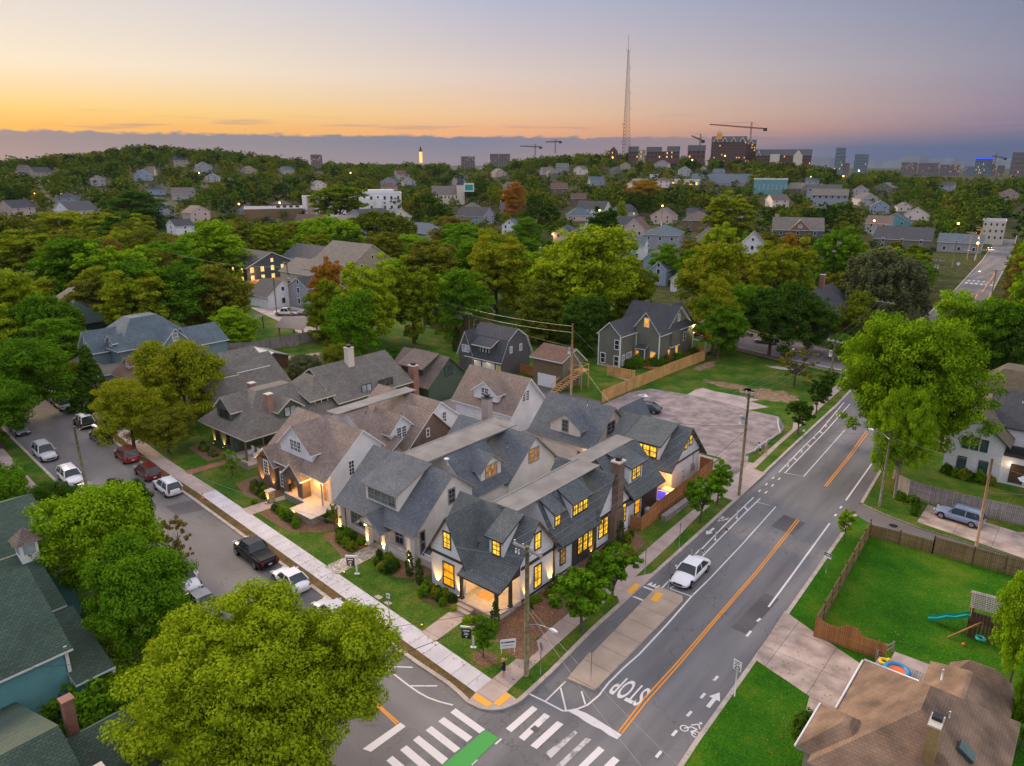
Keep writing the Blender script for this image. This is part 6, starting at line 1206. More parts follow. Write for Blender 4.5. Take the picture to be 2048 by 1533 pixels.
b.build('post',r);b=MB();b.box(-.6,.6,-.03,0,.45,1.25,'sign_white');pb=b.build('sign_board',r);b=MB();b.box(-.5,-.36,-.034,-.031,.92,1.08,'sign_blue');b.box(-.3,.5,-.034,-.031,.93,1.06,'sign_blue');b.box(-.4,.4,-.034,-.031,.68,.74,'sign_grey');b.build('lettering',pb)
def realty(label,x,y,rz):
    r=empty('real_estate_sign',(x,y,.1),rz,label,'sign');b=MB();b.box(-.06,.06,-.06,.06,0,1.9,'plastic_white');b.box(-.22,.22,-.12,.12,0,.04,'plastic_white');b.box(-1.0,.1,-.06,.06,1.72,1.84,'plastic_white');b.build('post',r)
    b=MB();b.box(-.92,-.16,-.025,.025,.75,1.6,'sign_black');p=b.build('sign_board',r);b=MB()
    b.box(-.82,-.28,-.031,-.026,1.4,1.5,'sign_white');b.box(-.7,-.4,-.031,-.026,1.2,1.26,'sign_white');b.box(-.74,-.36,-.031,-.026,1.08,1.13,'sign_white');b.sphere((-.54,-.03,.92),.07,'sign_white',8,5,1);b.build('lettering',p)
realty('black real estate sign on a white L-post beside the flagstone walk',-6.3,-3.4,R(32));realty('black real estate sign on a white L-post near the small lawn tree',9.0,-4.3,R(30))
r=sign('green street name sign at the far corner of the field',8.2,90.5,1.2,.35,3.4,R(20),'sign_green');sign('green street sign across the cross street',-.5,112,.9,.35,4.6,R(20),'sign_green');sign('white notice on a post by the field fence',-1.6,94.2,.4,.5,2.6,R(10),'sign_white');sign('diamond warning sign seen from behind near the far poles',-.3,247,1.3,1.3,2.6,R(20),'sign_white',shape='diamond')
sign('white curb notice on the verge tree stake',13.4,56.3,.3,.3,1.3,R(30),'sign_white')
# delineators
for k in(R5b(375,905),R5b(155,1125),R5b(900,372),R5b(1040,228),R5b(1170,90),D2(1545,808),G(1652,853.5),G(1674,831)):
    t=MB();t.tube([(0,0,0),(0,0,.05)],.13,'plastic_white',10);t.tube([(0,0,.05),(0,0,1.0)],.045,'plastic_white',8);t.beam((-.25,.3,.02),(.25,-.3,.02),.01,.01,'plastic_white')
    tag(t.build('lane_delineator',loc=(*k,.013)),'white flexible post on the striped buffer of the bike lane','bollard','white lane delineator posts')
def cone(x,y,l,z=.11):
    t=MB();t.box(-.17,.17,-.17,.17,0,.03,'plastic_orange');t.tube([(0,0,.03),(0,0,.25),(0,0,.26),(0,0,.42),(0,0,.43),(0,0,.7)],[.13,.1,.1,.07,.07,.03],'plastic_orange',10);o=t.build('traffic_cone',loc=(x,y,z));tag(o,l,'traffic cone');t=MB();t.tube([(0,0,.3),(0,0,.45)],[.098,.07],'plastic_white',10);t.build('reflective_band',o)
x,y=G(406,998);cone(x,y,'orange traffic cone on the verge beside the white SUV');x,y=G(1488,681);cone(x,y,'left orange cone by the kerb of the cross street');x,y=G(1493,680);cone(x+1.2,y+.3,'right orange cone by the kerb of the cross street')
# hydrant-like finial at left hedge
b=MB();b.tube([(0,0,0),(0,0,.8),(0,0,.85),(0,0,1.05),(0,0,1.15)],[.1,.1,.2,.2,.02],'plastic_white',8);x,y=G(31,975);tag(b.build('garden_lamp',loc=(x,y,.1)),'small white bollard lamp in front of the clipped hedge','garden light')
# ---------------------------------------------------------------- wires
def wire(a,c,sag,label,rad=.016,m='sign_grey',n=14):
    pts=[]
    for i in range(n+1):
        t=i/n;pts.append((a[0]*(1-t)+c[0]*t,a[1]*(1-t)+c[1]*t,a[2]*(1-t)+c[2]*t-4*sag*t*(1-t)))
    b=MB();b.tube(pts,rad*.8,m,4);return tag(b.build('power_line'),label,'cable','overhead utility wires')
wl='thin overhead wire '
for i,k in enumerate((-1.2,-.4,.5,1.2)):wire((14.15+k,-4.15,10.7),(13.75+k,34.6,12.4),.7,wl+['outermost west','inner west','inner east','outermost east'][i]+' of the four between the near pole and the driveway pole')
for i,k in enumerate((-1.1,0,1.1)):wire((13.75+k,34.6,12.4),(10.4+k,76.4,9.9),.6,wl+['left','middle','right'][i]+' of three from driveway pole to the field corner pole')
for i,k in enumerate((-1.1,0,1.1)):wire((10.4+k,76.4,9.9),(8.9+k,111,10.8),.5,wl+['left','middle','right'][i]+' of three rising behind the big roadside tree')
for i,k in enumerate((-1.1,1.1)):wire((8.9+k,111,10.8),(1.1+k,174,8.6),.8,wl+['left','right'][i]+' of two along the shaded far road');
for i,k in enumerate((-1.1,1.1)):wire((1.1+k,174,8.6),(1+k,203,9),.8,wl+['left','right'][i]+' of two beyond the double-crossarm pole')
wire((1,203,9),(-4.3,262,9.6),.9,wl+'between the two-transformer pole and the diamond sign pole');wire((-4.3,262,9.6),(-4.2,291,10.5),.8,wl+'running up the far road')
wire((14.2,-4.2,6.4),(13.8,34.6,8.0),.5,'thick cable slung low from the near pole past the corner house',.03,'metal_dark')
wire((14.2,-4.2,6.2),(6,-30,7),.6,'thick dark cable running from the near pole across the left street',.035,'metal_dark');wire((14.1,-4.2,6.0),(-12,-36,6),.8,'dark cable beside the thick one over the left street',.022,'metal_dark')
wire((14.2,-4.2,6.1),(30,-11,6.6),.4,'pale wire from the street lamp over the STOP lettering');wire((14.2,-4.2,5.8),(31,-13.0,6.0),.5,'second pale wire over the stop bar')
wire((14.1,-4.2,9.8),(-25,-11,8.5),1.3,'long pale wire crossing the front lawns toward the left street lamp');wire((-25,-11,8.5),(-40.2,-13.3,8.8),.4,'pale wire reaching the leaning street lamp')
wire((-22.2,52.5,11.5),(-75.5,68,9),1.0,'upper wire left of the brown garage pole',.03);wire((-22.2,52.5,10.5),(-75.5,68,8.2),1.2,'lower wire left of the brown garage pole',.03);wire((-22.2,52.5,8.2),(-52,60.5,8.3),.5,'service wire to the slim lawn pole');wire((-22.2,52.5,7.6),(-1,34,6),.6,'service wire dropping to the carriage house roof')
wire((-22.2,52.5,11),(-14,60,0),.0,'steel guy wire of the brown garage pole');wire((-109.9,59.2,13),(-75.5,68,9),1.0,'long wire between alley poles',.03);wire((-109.9,59.2,12.4),(-150,52,13),1.0,'alley wire leaving left',.03)
wire((13.75,34.6,8.5),(-2.5,34,6.6),.6,'cable over the parking lot to the garage gable',.03,'metal_dark');wire((13.75,34.6,9.3),(26.6,41.9,8.5),.5,'wire crossing the main road to the vine covered pole');wire((26.6,41.9,8.2),(36.0,39.4,8.6),.3,'wire between the vine pole and the leaning tan pole')
wire((36.1,39.3,8.6),(60,30,9),.4,'wire leaving the leaning tan pole');wire((36.1,39.3,5.6),(44,50,4),.2,'service wire to the modern farmhouse')
# ---------------------------------------------------------------- people
def person(label,x,y,z,rz,J,Rd,parts,clothes,scale=1.0):
    """J joints, Rd radii, parts edges; skinned into one continuous body"""
    me=bpy.data.meshes.new('person');names=list(J);me.from_pydata([J[k] for k in names],[(names.index(a),names.index(b)) for a,b in parts],[])
    o=bpy.data.objects.new('person',me);COL.objects.link(o)
    sk=o.modifiers.new('sk','SKIN');
    if not me.skin_vertices: 
        bpy.context.view_layer.objects.active=o
        try: bpy.ops.mesh.customdata_skin_add()
        except Exception: pass
    if me.skin_vertices:
        for i,k in enumerate(names):me.skin_vertices[0].data[i].radius=(Rd[k],Rd[k]) if not isinstance(Rd[k],tuple) else Rd[k]
        me.skin_vertices[0].data[names.index('pelvis')].use_root=True
    sb=o.modifiers.new('sb','SUBSURF');sb.levels=1;sb.render_levels=1
    dg=bpy.context.evaluated_depsgraph_get();m2=bpy.data.meshes.new_from_object(o.evaluated_get(dg));o.modifiers.clear();o.data=m2
    m2.materials.clear()
    for c in clothes[0]:m2.materials.append(M[c])
    for p in m2.polygons:
        p.use_smooth=True;p.material_index=clothes[1](p.center)
    o.location=(x,y,z);o.rotation_euler=(0,0,rz);o.scale=(scale,)*3;tag(o,label,'person')
    return o
E_=[('pelvis','chest'),('chest','neck'),('neck','head'),('head','crown'),('pelvis','hipL'),('hipL','kneeL'),('kneeL','ankL'),('ankL','toeL'),('pelvis','hipR'),('hipR','kneeR'),('kneeR','ankR'),('ankR','toeR'),('chest','shL'),('shL','elL'),('elL','haL'),('chest','shR'),('shR','elR'),('elR','haR')]
RD=dict(pelvis=(.13,.10),chest=(.15,.105),neck=.05,head=.085,crown=.07,hipL=.085,hipR=.085,kneeL=.058,kneeR=.058,ankL=.036,ankR=.036,toeL=.032,toeR=.032,shL=.055,shR=.055,elL=.04,elR=.04,haL=.03,haR=.03)
def fingers(Jx,base,d,up,side):
    ed=[];
    for k in range(4):
        o=(k-1.5)*.018;a='f%s%d'%(side,k);Jx[a]=(base[0]+d[0]*.07+up[0]*o,base[1]+d[1]*.07+up[1]*o,base[2]+d[2]*.07+up[2]*o);Jx[a+'t']=(Jx[a][0]+d[0]*.03,Jx[a][1]+d[1]*.03,Jx[a][2]+d[2]*.03-.01);RD[a]=.009;RD[a+'t']=.007;ed+=[('ha'+side,a),(a,a+'t')]
    a='th'+side;Jx[a]=(base[0]+up[0]*.05,base[1]+up[1]*.05,base[2]+up[2]*.05+.01);RD[a]=.01;ed.append(('ha'+side,a));return ed
# woman with phone, seen from behind: local -Y is the direction she faces
J=dict(pelvis=(0,0,.92),chest=(0,.0,1.27),neck=(0,0,1.44),head=(0,-.02,1.56),crown=(0,-.01,1.64),hipL=(-.09,0,.86),kneeL=(-.08,-.03,.48),ankL=(-.07,.03,.08),toeL=(-.08,-.13,.04),hipR=(.09,0,.86),kneeR=(.09,-.05,.48),ankR=(.11,-.05,.08),toeR=(.12,-.2,.04),shL=(-.17,0,1.38),elL=(-.24,-.05,1.12),haL=(-.18,-.26,1.04),shR=(.17,0,1.38),elR=(.24,-.08,1.13),haR=(.14,-.33,1.32))
ed=fingers(J,J['haR'],(0,-.5,.85),(1,0,0),'R')+fingers(J,J['haL'],(0,-1,0),(1,0,0),'L')
def wc(c):
    if c.z<.075:return 2
    if .74<c.z<1.44 and abs(c.x)<.2 and c.y>-.12:return 1
    if c.z>1.2 and abs(c.x)>.12 and c.y>-.1 and c.z<1.45:return 1
    return 0
w=person('woman in a black outfit with long blonde hair holding up a phone on the sidewalk',13.05,-5.45,.11,R(165),J,RD,E_+ed,(['skin','cloth_black','cloth_white'],wc))
b=MB();b.sphere((0,.03,1.58),.125,'hair_blonde',12,8,1.12);b.tube([(0,.09,1.6),(0,.13,1.45),(0,.13,1.28),(0,.11,1.14)],[.1,.12,.11,.04],'hair_blonde',10);b.build('hair',w)
b=MB();b.box(-.2,.2,-.13,.13,.72,.98,'cloth_black');o=None
b=MB();b.tube([(0,0,1.36),(0,0,1.22),(0,0,1.06),(0,0,.92),(0,0,.74)],[.15,.175,.155,.2,.22],'cloth_black',12);o=b.build('dress',w);o.scale=(1,.72,1)
b=MB();b.box(.10,.18,-.40,-.385,1.31,1.47,'plastic_white');ph=b.build('phone',loc=(13.05,-5.45,.11),rz=R(165));tag(ph,'white phone held up by the woman on the sidewalk','phone')
J2=dict(pelvis=(0,.05,.92),chest=(0,-.12,1.26),neck=(0,-.2,1.4),head=(0,-.27,1.5),crown=(0,-.28,1.6),hipL=(-.1,.04,.86),kneeL=(-.13,-.03,.48),ankL=(-.13,.03,.08),toeL=(-.14,-.13,.04),hipR=(.1,.04,.86),kneeR=(.14,-.02,.48),ankR=(.16,.05,.08),toeR=(.17,-.1,.04),shL=(-.2,-.15,1.36),elL=(-.34,-.32,1.22),haL=(-.42,-.56,1.12),shR=(.2,-.15,1.36),elR=(.26,-.2,1.1),haR=(.2,-.42,1.0))
ed=fingers(J2,J2['haR'],(0,-1,-.1),(1,0,0),'R')+fingers(J2,J2['haL'],(-.3,-.9,-.1),(.9,-.3,0),'L')
def mc_(c): return 3 if c.z<.08 else(0 if c.z<.5 else(2 if c.z<.94 else(1 if c.z<1.42 and abs(c.x)<.28 else 0)))
x,y=G(1519,911)
w=person('man in light shirt and black shorts leaning forward by the silt barrier',x,y,.11,R(-100),J2,RD,E_+ed,(['skin','cloth_white','cloth_black','black_rubber'],mc_));b=MB();b.sphere((0,-.26,1.55),.12,'hair_dark',10,7,1.1);b.build('hair',w)
x,y=G(1531,911)
J3=dict(J);
w=person('person in beige clothing and white shoes beside the leaning man',x,y,.11,R(60),J3,RD,E_+[e for e in fingers(J3,J3['haR'],(0,-.5,.85),(1,0,0),'R')+fingers(J3,J3['haL'],(0,-1,0),(1,0,0),'L')],(['skin','cloth_beige','cloth_white'],lambda c:2 if c.z<.08 else(1 if .4<c.z<1.42 and abs(c.x)<.25 else 0)));b=MB();b.sphere((0,.02,1.6),.12,'hair_blonde',10,7,1.1);b.build('hair',w)
# ---------------------------------------------------------------- yard things
r=empty('dumpster',(-6.5,44.6,.12),R(-8),'long open waste skip full of timber scraps beside the carriage house','dumpster');b=MB()
for a in((-3.2,3.2,-1.2,-1.12),(-3.2,3.2,1.12,1.2),(-3.2,-3.12,-1.12,1.12),(3.12,3.2,-1.12,1.12)):b.box(*a,0,1.6,'wood_olive')
b.box(-3.2,3.2,-1.2,1.2,0,.1,'wood_olive');b.box(-3.3,3.3,-1.27,-1.18,1.55,1.68,'wood_pine');b.box(-3.3,3.3,1.18,1.27,1.55,1.68,'wood_pine');b.build('bin',r)
b=MB();rg=random.Random(5)
for k in range(60):
    x,y=rg.uniform(-2.9,2.9),rg.uniform(-.95,.95);a=rg.uniform(0,3.14);l=rg.uniform(.3,.9);b.beam((x-math.cos(a)*l/2,y-math.sin(a)*l/2,1.15+rg.uniform(0,.35)),(x+math.cos(a)*l/2,y+math.sin(a)*l/2,1.2+rg.uniform(0,.5)),.12,.05,rg.choice(['wood_pine','plastic_white','wood_grey','concrete_light']))
o=b.build('timber_scraps',loc=(-6.5,44.6,.12),rz=R(-8));tag(o,'heap of pale timber offcuts and rubble in the open skip','debris',kind='stuff')
b=MB();b.box(-.9,.9,-.7,.7,0,2.2,'wall_stucco');b.slab([(-1.1,-.9,2.3),(1.1,-.9,2.3),(1.1,.9,2.3),(-1.1,.9,2.3)],.12,'trim_white','trim_white');tag(b.build('utility_hut',loc=(-9.8,42.3,.1)),'small square hut with a white flat roof behind the waste skip','hut')
b=MB();b.poly([(-.9,-.5,.05),(.8,-.6,.12),(1.0,.3,.05),(.1,.7,.3),(-.7,.4,.1)],'plastic_white');b.poly([(-.9,-.5,.05),(.1,.7,.3),(.3,-.2,.45)],'plastic_white');b.poly([(.8,-.6,.12),(.3,-.2,.45),(1.0,.3,.05)],'plastic_white');x,y=G(1285,794);tag(b.build('plastic_sheet',loc=(x,y,.12)),'crumpled white sheet lying on the parking lot near the fence','tarp')
b=MB();b.box(5.6,8.7,23.4,27.6,.1,.5,'wood_cedar');b.box(5.7,8.6,23.5,24.2,.5,.9,'concrete_light');tag(b.build('pool_deck'),'timber deck around the plunge pool behind the corner house','deck')
b=MB();b.box(6.6,8.9,26.2,28.6,.1,.95,'concrete_light');o=b.build('plunge_pool');tag(o,'small square plunge pool glowing deep blue behind the tall pine fence','pool');b=MB();b.box(6.8,8.7,26.4,28.4,.95,.97,'water_blue');b.build('water',o)
b=MB();b.box(7.0,8.7,28.9,29.6,.1,.95,'concrete_light');o=b.build('fire_pit');tag(o,'rectangular lit fire table between the plunge pool and carriage house','fire pit');b=MB();b.box(7.2,8.5,29.05,29.45,.95,1.15,'fire');b.build('flames',o);light('fire_light',(0,0,1.6),150,(1,.38,.07),.3,None).location=(7.8,29.2,1.7)
# playhouse, slide, pool toys
r=empty('play_tower',(39.0,22.6,.1),R(8),'wooden play tower with slatted roof standing at the right of the lawn','play tower');b=MB()
for x in(-1,1):
    for y in(-.8,.8):b.box(x-.06,x+.06,y-.06,y+.06,0,3.1,'wood_dark')
b.box(-1,1,-.8,.8,1.4,1.5,'wood_dark')
for k in range(8):b.box(-1.02,-.98,-.8+k*.2,-.65+k*.2,1.5,2.3,'wood_cedar');b.box(-.95+k*.25,-.75+k*.25,-.82,-.78,.1,2.3,'wood_dark')
b.build('frame',r);b=MB()
for k in range(9):
    t=k/9;b.beam((-1.25,-1.1+t*1.1,2.9+t*.8),(1.25,-1.1+t*1.1,2.9+t*.8),.16,.03,'wood_grey');b.beam((-1.25,1.1-t*1.1,2.9+t*.8),(1.25,1.1-t*1.1,2.9+t*.8),.16,.03,'wood_grey')
b.build('roof',r)
b=MB();pts=[(-.9,0,1.5),(-1.3,.0,1.45),(-2.0,.05,1.0),(-2.6,.05,.85),(-3.2,.05,.45),(-3.8,0,.25)]
for i in range(len(pts)-1):
    p,q_=pts[i],pts[i+1];b.poly([(p[0],-.25,p[2]),(q_[0],-.25,q_[2]),(q_[0],.25,q_[2]),(p[0],.25,p[2])],'plastic_teal');
    for s in(-.28,.28):b.poly([(p[0],s,p[2]-.05),(q_[0],s,q_[2]-.05),(q_[0],s,q_[2]+.18),(p[0],s,p[2]+.18)],'plastic_teal')
b.build('slide',r)
b=MB();b.beam((-.3,-.9,1.7),(-2.3,-1.7,.05),.1,.1,'wood_cedar');b.build('swing_beam',r)
def torus(b,c,R0,r0,m,n=20,k=8,sz=1):
    base=len(b.v)
    for i in range(n):
        a=2*math.pi*i/n
        for j in range(k):
            t=2*math.pi*j/k;b.v.append((c[0]+(R0+r0*math.cos(t))*math.cos(a),c[1]+(R0+r0*math.cos(t))*math.sin(a),c[2]+r0*math.sin(t)*sz))
    for i in range(n):
        for j in range(k):b.f.append((base+i*k+j,base+((i+1)%n)*k+j,base+((i+1)%n)*k+(j+1)%k,base+i*k+(j+1)%k));b.m.append(b.mi(m));b.sm.append(True)
b=MB();torus(b,(-.2,-1.4,.6),.28,.11,'plastic_teal');b.tube([(-.2,-1.4,.7),(-.2,-.9,1.9)],.015,'metal_grey',4);b.build('tyre_swing',r)
b=MB();torus(b,(0,0,.14),.75,.16,'plastic_blue');o=b.build('paddling_pool',loc=(34.95,12.9,.62));tag(o,'round paddling pool with blue rim and orange base on the side deck','paddling pool');b=MB();b.tube([(0,0,.02),(0,0,.12)],.68,'plastic_orange',20);b.build('pool_base',o)
b=MB();torus(b,(0,0,.1),.3,.12,'plastic_yellow');b.sphere((.25,.1,.3),.16,'plastic_yellow');tag(b.build('pool_toy',loc=(34.0,13.4,.62)),'yellow inflatable toy next to the paddling pool','toy')
b=MB();b.sphere((0,0,.12),.13,'plastic_orange',8,6);x,y=G(1926,1293);tag(b.build('ball',loc=(x,y,.1)),'small orange ball on the grass below the slide','ball')
b=MB()
for p,q_ in(((-1,-.0,.9),(1,0,.9)),((-1,0,.5),(1,0,.5))):b.beam(p,q_,.06,.1,'wood_grey')
for x in(-1,1):b.box(x-.06,x+.06,-.06,.06,0,1.0,'wood_grey')
tag(b.build('deck_gate',loc=(33.7,14.9,.1),rz=R(70)),'grey timber gate rail at the end of the side deck','gate')
b=MB();b.tube([(0,0,0),(0,0,2.3)],.03,'metal_grey',6)
n=8
for k in range(n):
    a,c_2=2*math.pi*k/n,2*math.pi*(k+1)/n;b.poly([(0,0,2.5),(1.3*math.cos(a),1.3*math.sin(a),2.05),(1.3*math.cos(c_2),1.3*math.sin(c_2),2.05)],'cloth_white')
tag(b.build('patio_umbrella',loc=(38.8,54.8,.1)),'pale patio umbrella open beside the modern farmhouse door','umbrella')
r=empty('pavilion',(-93,45,.05),R(20),'garden pavilion with a brown ribbed metal roof behind the grey fence','pavilion');b=MB()
for x,y in((0,0),(6,0),(0,5),(6,5)):b.box(x-.12,x+.12,y-.12,y+.12,0,2.6,'wood_cedar')
b.build('frame',r);b=MB();brickmat('metal_rib',(.14,.11,.10),(.13,.10,.09),(.3,.27,.26),.5,60,.03,.5,0,.5,.1)
b.slab([(-.6,-.6,2.6),(6.6,-.6,2.6),(6.6,2.5,4.4),(-.6,2.5,4.4)],.1,'metal_rib','trim_grey');b.slab([(6.6,5.6,2.6),(-.6,5.6,2.6),(-.6,2.5,4.4),(6.6,2.5,4.4)],.1,'metal_rib','trim_grey');b.build('roof',r)
b=MB();b.slab([(0,0,2.4),(5,0,2.4),(5,3,3.2),(0,3,3.2)],.06,'metal_rib','trim_grey')
for x,y in((.2,.2),(4.8,.2),(.2,2.8),(4.8,2.8)):b.box(x-.08,x+.08,y-.08,y+.08,0,2.4+y*.26,'wood_dark')
o=b.build('lean_to',loc=(-108,44,.05),rz=R(20));tag(o,'rusty striped metal lean-to roof left of the pavilion','shelter')
for s,(x,y,l) in enumerate(((-76.5,40.5,'leaning grey lattice table frame against the grey fence'),)):
    b=MB();[b.beam((k*.25,0,0),(k*.25,1.6,1.4),.12,.04,'wood_grey') for k in range(9)];tag(b.build('lattice_frame',loc=(-84.8,42,.1),rz=R(80)),l,'lattice')
# ---------------------------------------------------------------- far buildings
def bear(px): return TH-math.atan((px-CXp)/F/1.045)
def fpos(px,dist):
    a=math.atan((px-CXp)/F/1.045);X=math.sin(a)*dist;Y=math.cos(a)*dist
    return (CAM[0]+c_*X-s_*Y,CAM[1]+s_*X+c_*Y)
def elz(py,dist): return CH-dist*math.tan(math.atan((py-CYp)/F)+PIT)
def far(name,label,px0,px1,yt,yb,dist,depth,wall,roof='membrane',kind='flat',rise=.35,wins=(6,3),pane='glass_dark',lit=0,trim='trim_grey',cat='building',group=None,sink=6,rot=0,extra=None):
    x,y=fpos(px0,dist);x1,y1=fpos(px1,dist);w=math.hypot(x1-x,y1-y);zb=elz(yb,dist);zt=elz(yt,dist);H=zt-zb
    h=House(name,label,(x,y,zb),math.atan2(y1-y,x1-x)+rot,wall,roof,trim,cat,group,simple=True)
    if kind=='flat':h.flat(0,w,0,depth,-sink,H,par=.5);he=H
    elif kind=='gx':he=H*(1-rise);h.gable('x',0,w,0,depth,he,H,ov=.6,z0=-sink)
    elif kind=='gy':he=H*(1-rise);h.gable('y',0,depth,0,w,he,H,ov=.6,z0=-sink)
    else:he=H*(1-rise);h.hip(0,w,0,depth,he,H,ov=.6,z0=-sink)
    nx,nz=wins
    if nx:
        # rows of windows of a far facade: one object per row
        for r_ in range(nz):
            zz=he*(r_+.35)/nz;hh=he/nz*.36;ww=w/nx*.3
            dark=MB();litb=MB();nl=0
            for i in range(nx):
                xx=w*(i+.5)/nx;tgt=dark
                if lit and random.Random(i*91+r_*17+len(label)*7).random()<1.0/lit:tgt=litb;nl+=1
                tgt.box(xx-ww/2,xx+ww/2,-.12,.0,zz,zz+hh,'lit_far' if tgt is litb else pane,bottom=True)
            k=max(1,int(depth/(w/nx)))
            for i in range(k):
                yy=depth*(i+.5)/k;dark.box(w,w+.12,yy-ww/2,yy+ww/2,zz,zz+hh,pane)
            o=dark.build('window_row',h.root)
            if nl:litb.build('lit_window_row',h.root)
    if extra:extra(h,w,he,H,depth)
    h.done();return h.root
far('white_apartments','white modern apartment block with stepped terraces behind the willow',704,800,386,442,505,22,'trim_white','trim_white','flat',wins=(7,3),trim='trim_white',extra=lambda h,w,he,H,d:(h.w.box(-14,0,4,d,-6,H-.5,'trim_white'),h.w.box(5,9,-2.5,0,-6,H-3,'trim_white'),h.w.box(14,18,-2.5,0,-6,H-3,'trim_white'),h.w.box(9,26,4,14,H,H+2.2,'trim_white')))
far('apartment_wing','left white and tan wing of the apartment block with tall brown panels',598,668,392,440,510,20,'trim_white','membrane','flat',wins=(0,0),trim='trim_white',extra=lambda h,w,he,H,d:(h.w.box(3,8,-.5,0,-6,H+1,'wall_tan'),h.w.box(11,15,-.5,0,0,H-1,'wall_brown'),h.win('-y',0,1.6,3,1.4,2.5,'glass_dark'),h.win('-y',0,9.5,6,1.4,2.5,'glass_dark')))
far('flat_roofed_store','long low store with a white flat roof and rooftop units left of the apartments',478,598,413,440,500,24,'wall_brown','trim_white','flat',wins=(0,0),trim='trim_white',extra=lambda h,w,he,H,d:[h.r.box(w*.55+k*4,w*.55+2.2+k*4,6,8,H,H+1.4,'metal_dark') for k in range(4)])
far('flat_roofed_store','flat white roofed building at the left edge between the trees',-20,30,488,506,330,16,'wall_brown','trim_white','flat',wins=(0,0),trim='trim_white')
far('church','church with white walls and a small dark steeple beside the billboard',862,915,372,402,600,16,'trim_cream','roof_greybrown','gx',.5,wins=(7,1),cat='church',extra=lambda h,w,he,H,d:(h.w.box(w-1,w+5,-2,4,-5,H+1,'trim_cream'),[h.r.poly([(a[0],a[1],H+1),(b_[0],b_[1],H+1),(w+2,1,H+9)],'roof_dark') for a,b_ in (((w-1.4,-2.4),(w+5.4,-2.4)),((w+5.4,-2.4),(w+5.4,4.4)),((w+5.4,4.4),(w-1.4,4.4)),((w-1.4,4.4),(w-1.4,-2.4)))]))
x,y=fpos(937,590);z=elz(403,590);r=empty('billboard',(x,y,z),bear(937),'small green and cream billboard on a post right of the church','billboard');b=MB();b.box(-.3,.3,0,.5,-5,9,'metal_dark');b.build('post',r);b=MB();b.box(-4,4,-.2,.2,7.5,14,'sign_white');b.box(-3.7,3.7,-.26,-.2,7.8,13.7,'plate');b.box(-3,3.2,-.3,-.26,8.6,12.8,'plastic_teal');b.build('panel',r)
far('teal_building','bright teal flat-roofed commercial building with a white parapet',1511,1580,357,389,700,22,'wall_teal','trim_white','flat',wins=(8,1),pane='glass_pale',trim='trim_white')
far('long_store','long low white-walled store with flat roof under the campus hill',1262,1402,359,374,760,24,'wall_offwhite','trim_white','flat',wins=(12,1),pane='lit_far',trim='trim_white',extra=lambda h,w,he,H,d:h.r.box(w*.28,w*.4,6,16,H,H+5,'trim_white'))
far('grey_gabled_hall','wide hall with grey-blue gabled roof behind the teal building',1385,1508,347,376,770,30,'wall_lightblue','roof_slateblue','gx',.55,wins=(0,0),trim='trim_white')
far('white_building','white three-storey building at the end of the far road',1988,2036,424,457,405,14,'trim_cream','trim_white','flat',wins=(4,3),trim='trim_white')
far('grey_roofed_row','white houses with linked grey gables beyond the teal building',1630,1705,374,394,560,14,'wall_lightblue','roof_greybrown','gx',.5,wins=(6,1),trim='trim_white')
far('grey_roofed_row','grey rear roof of the linked gabled row',1620,1690,366,380,620,14,'wall_lightblue','roof_dark','gx',.5,wins=(4,1),trim='trim_white')
def gables(n,m='trim_cream'):
    def f(h,w,he,H,d):
        for i in range(n):
            c=w*(i+.5)/n;g=w/n*.28;b=MB();b.poly([(c-g,-.4,he-1),(c+g,-.4,he-1),(c,-.4,he+(H-he)*.75)],'brick_campus');b.beam((c-g,-.5,he-1),(c,-.5,he+(H-he)*.75),.9,.9,m);b.beam((c+g,-.5,he-1),(c,-.5,he+(H-he)*.75),.9,.9,m);b.build('gable_trim',h.root)
    return f
DC=1050
far('brick_dormitory','tall brick dormitory with pale gables and a lit rooftop turret',1420,1490,274,330,DC,26,'brick_campus','roof_dark','gx',.18,wins=(14,8),lit=11,trim='trim_cream',extra=lambda h,w,he,H,d:(gables(4)(h,w,he,H,d),h.part('turret',lambda b:(b.box(6,13,4,11,H-4,H+4,'lit_dim'),b.box(7.5,11.5,5.5,9.5,H+4,H+7,'trim_cream')))))
far('brick_dormitory','darker rear wing right of the tall brick dormitory',1488,1509,281,330,DC+30,20,'brick_campus','roof_dark','gx',.16,wins=(4,8),lit=5,trim='trim_cream',extra=gables(1))
far('brick_dormitory','long brick and cream dormitory with dark roof right of the tall one',1509,1622,300,336,DC+10,26,'brick_campus','roof_dark','gx',.30,wins=(22,4),lit=10,trim='trim_cream',extra=lambda h,w,he,H,d:(h.part('cream_bay',lambda b:(b.box(w*.27,w*.44,-2,0,-2,he+1,'trim_cream'),b.box(w*.68,w*.84,-2,0,-2,he-1,'trim_cream'),b.poly([(w*.68,-2,he-1),(w*.84,-2,he-1),(w*.76,-2,H-1)],'trim_cream'))),gables(1)(h,w*.12,he,H,d)))
for i,(a,b_,t,k) in enumerate(((1218,1234,293,'gy'),(1256,1276,293,'gx'),(1276,1290,300,'flat'),(1292,1322,294,'gx'),(1322,1352,303,'flat'),(1333,1358,293,'gx'),(1374,1409,291,'gx'))):
    far('campus_building','brick campus hall with dark roof on the hill, %s from the broadcast tower'%['first','second','third','fourth','fifth','sixth','seventh'][i],a,b_,t,318,1000,16,'brick_campus' if i!=2 else 'wall_tan','roof_dark',k,.35,wins=(4,2),lit=14,trim='trim_cream',group='brick campus halls on the hill')
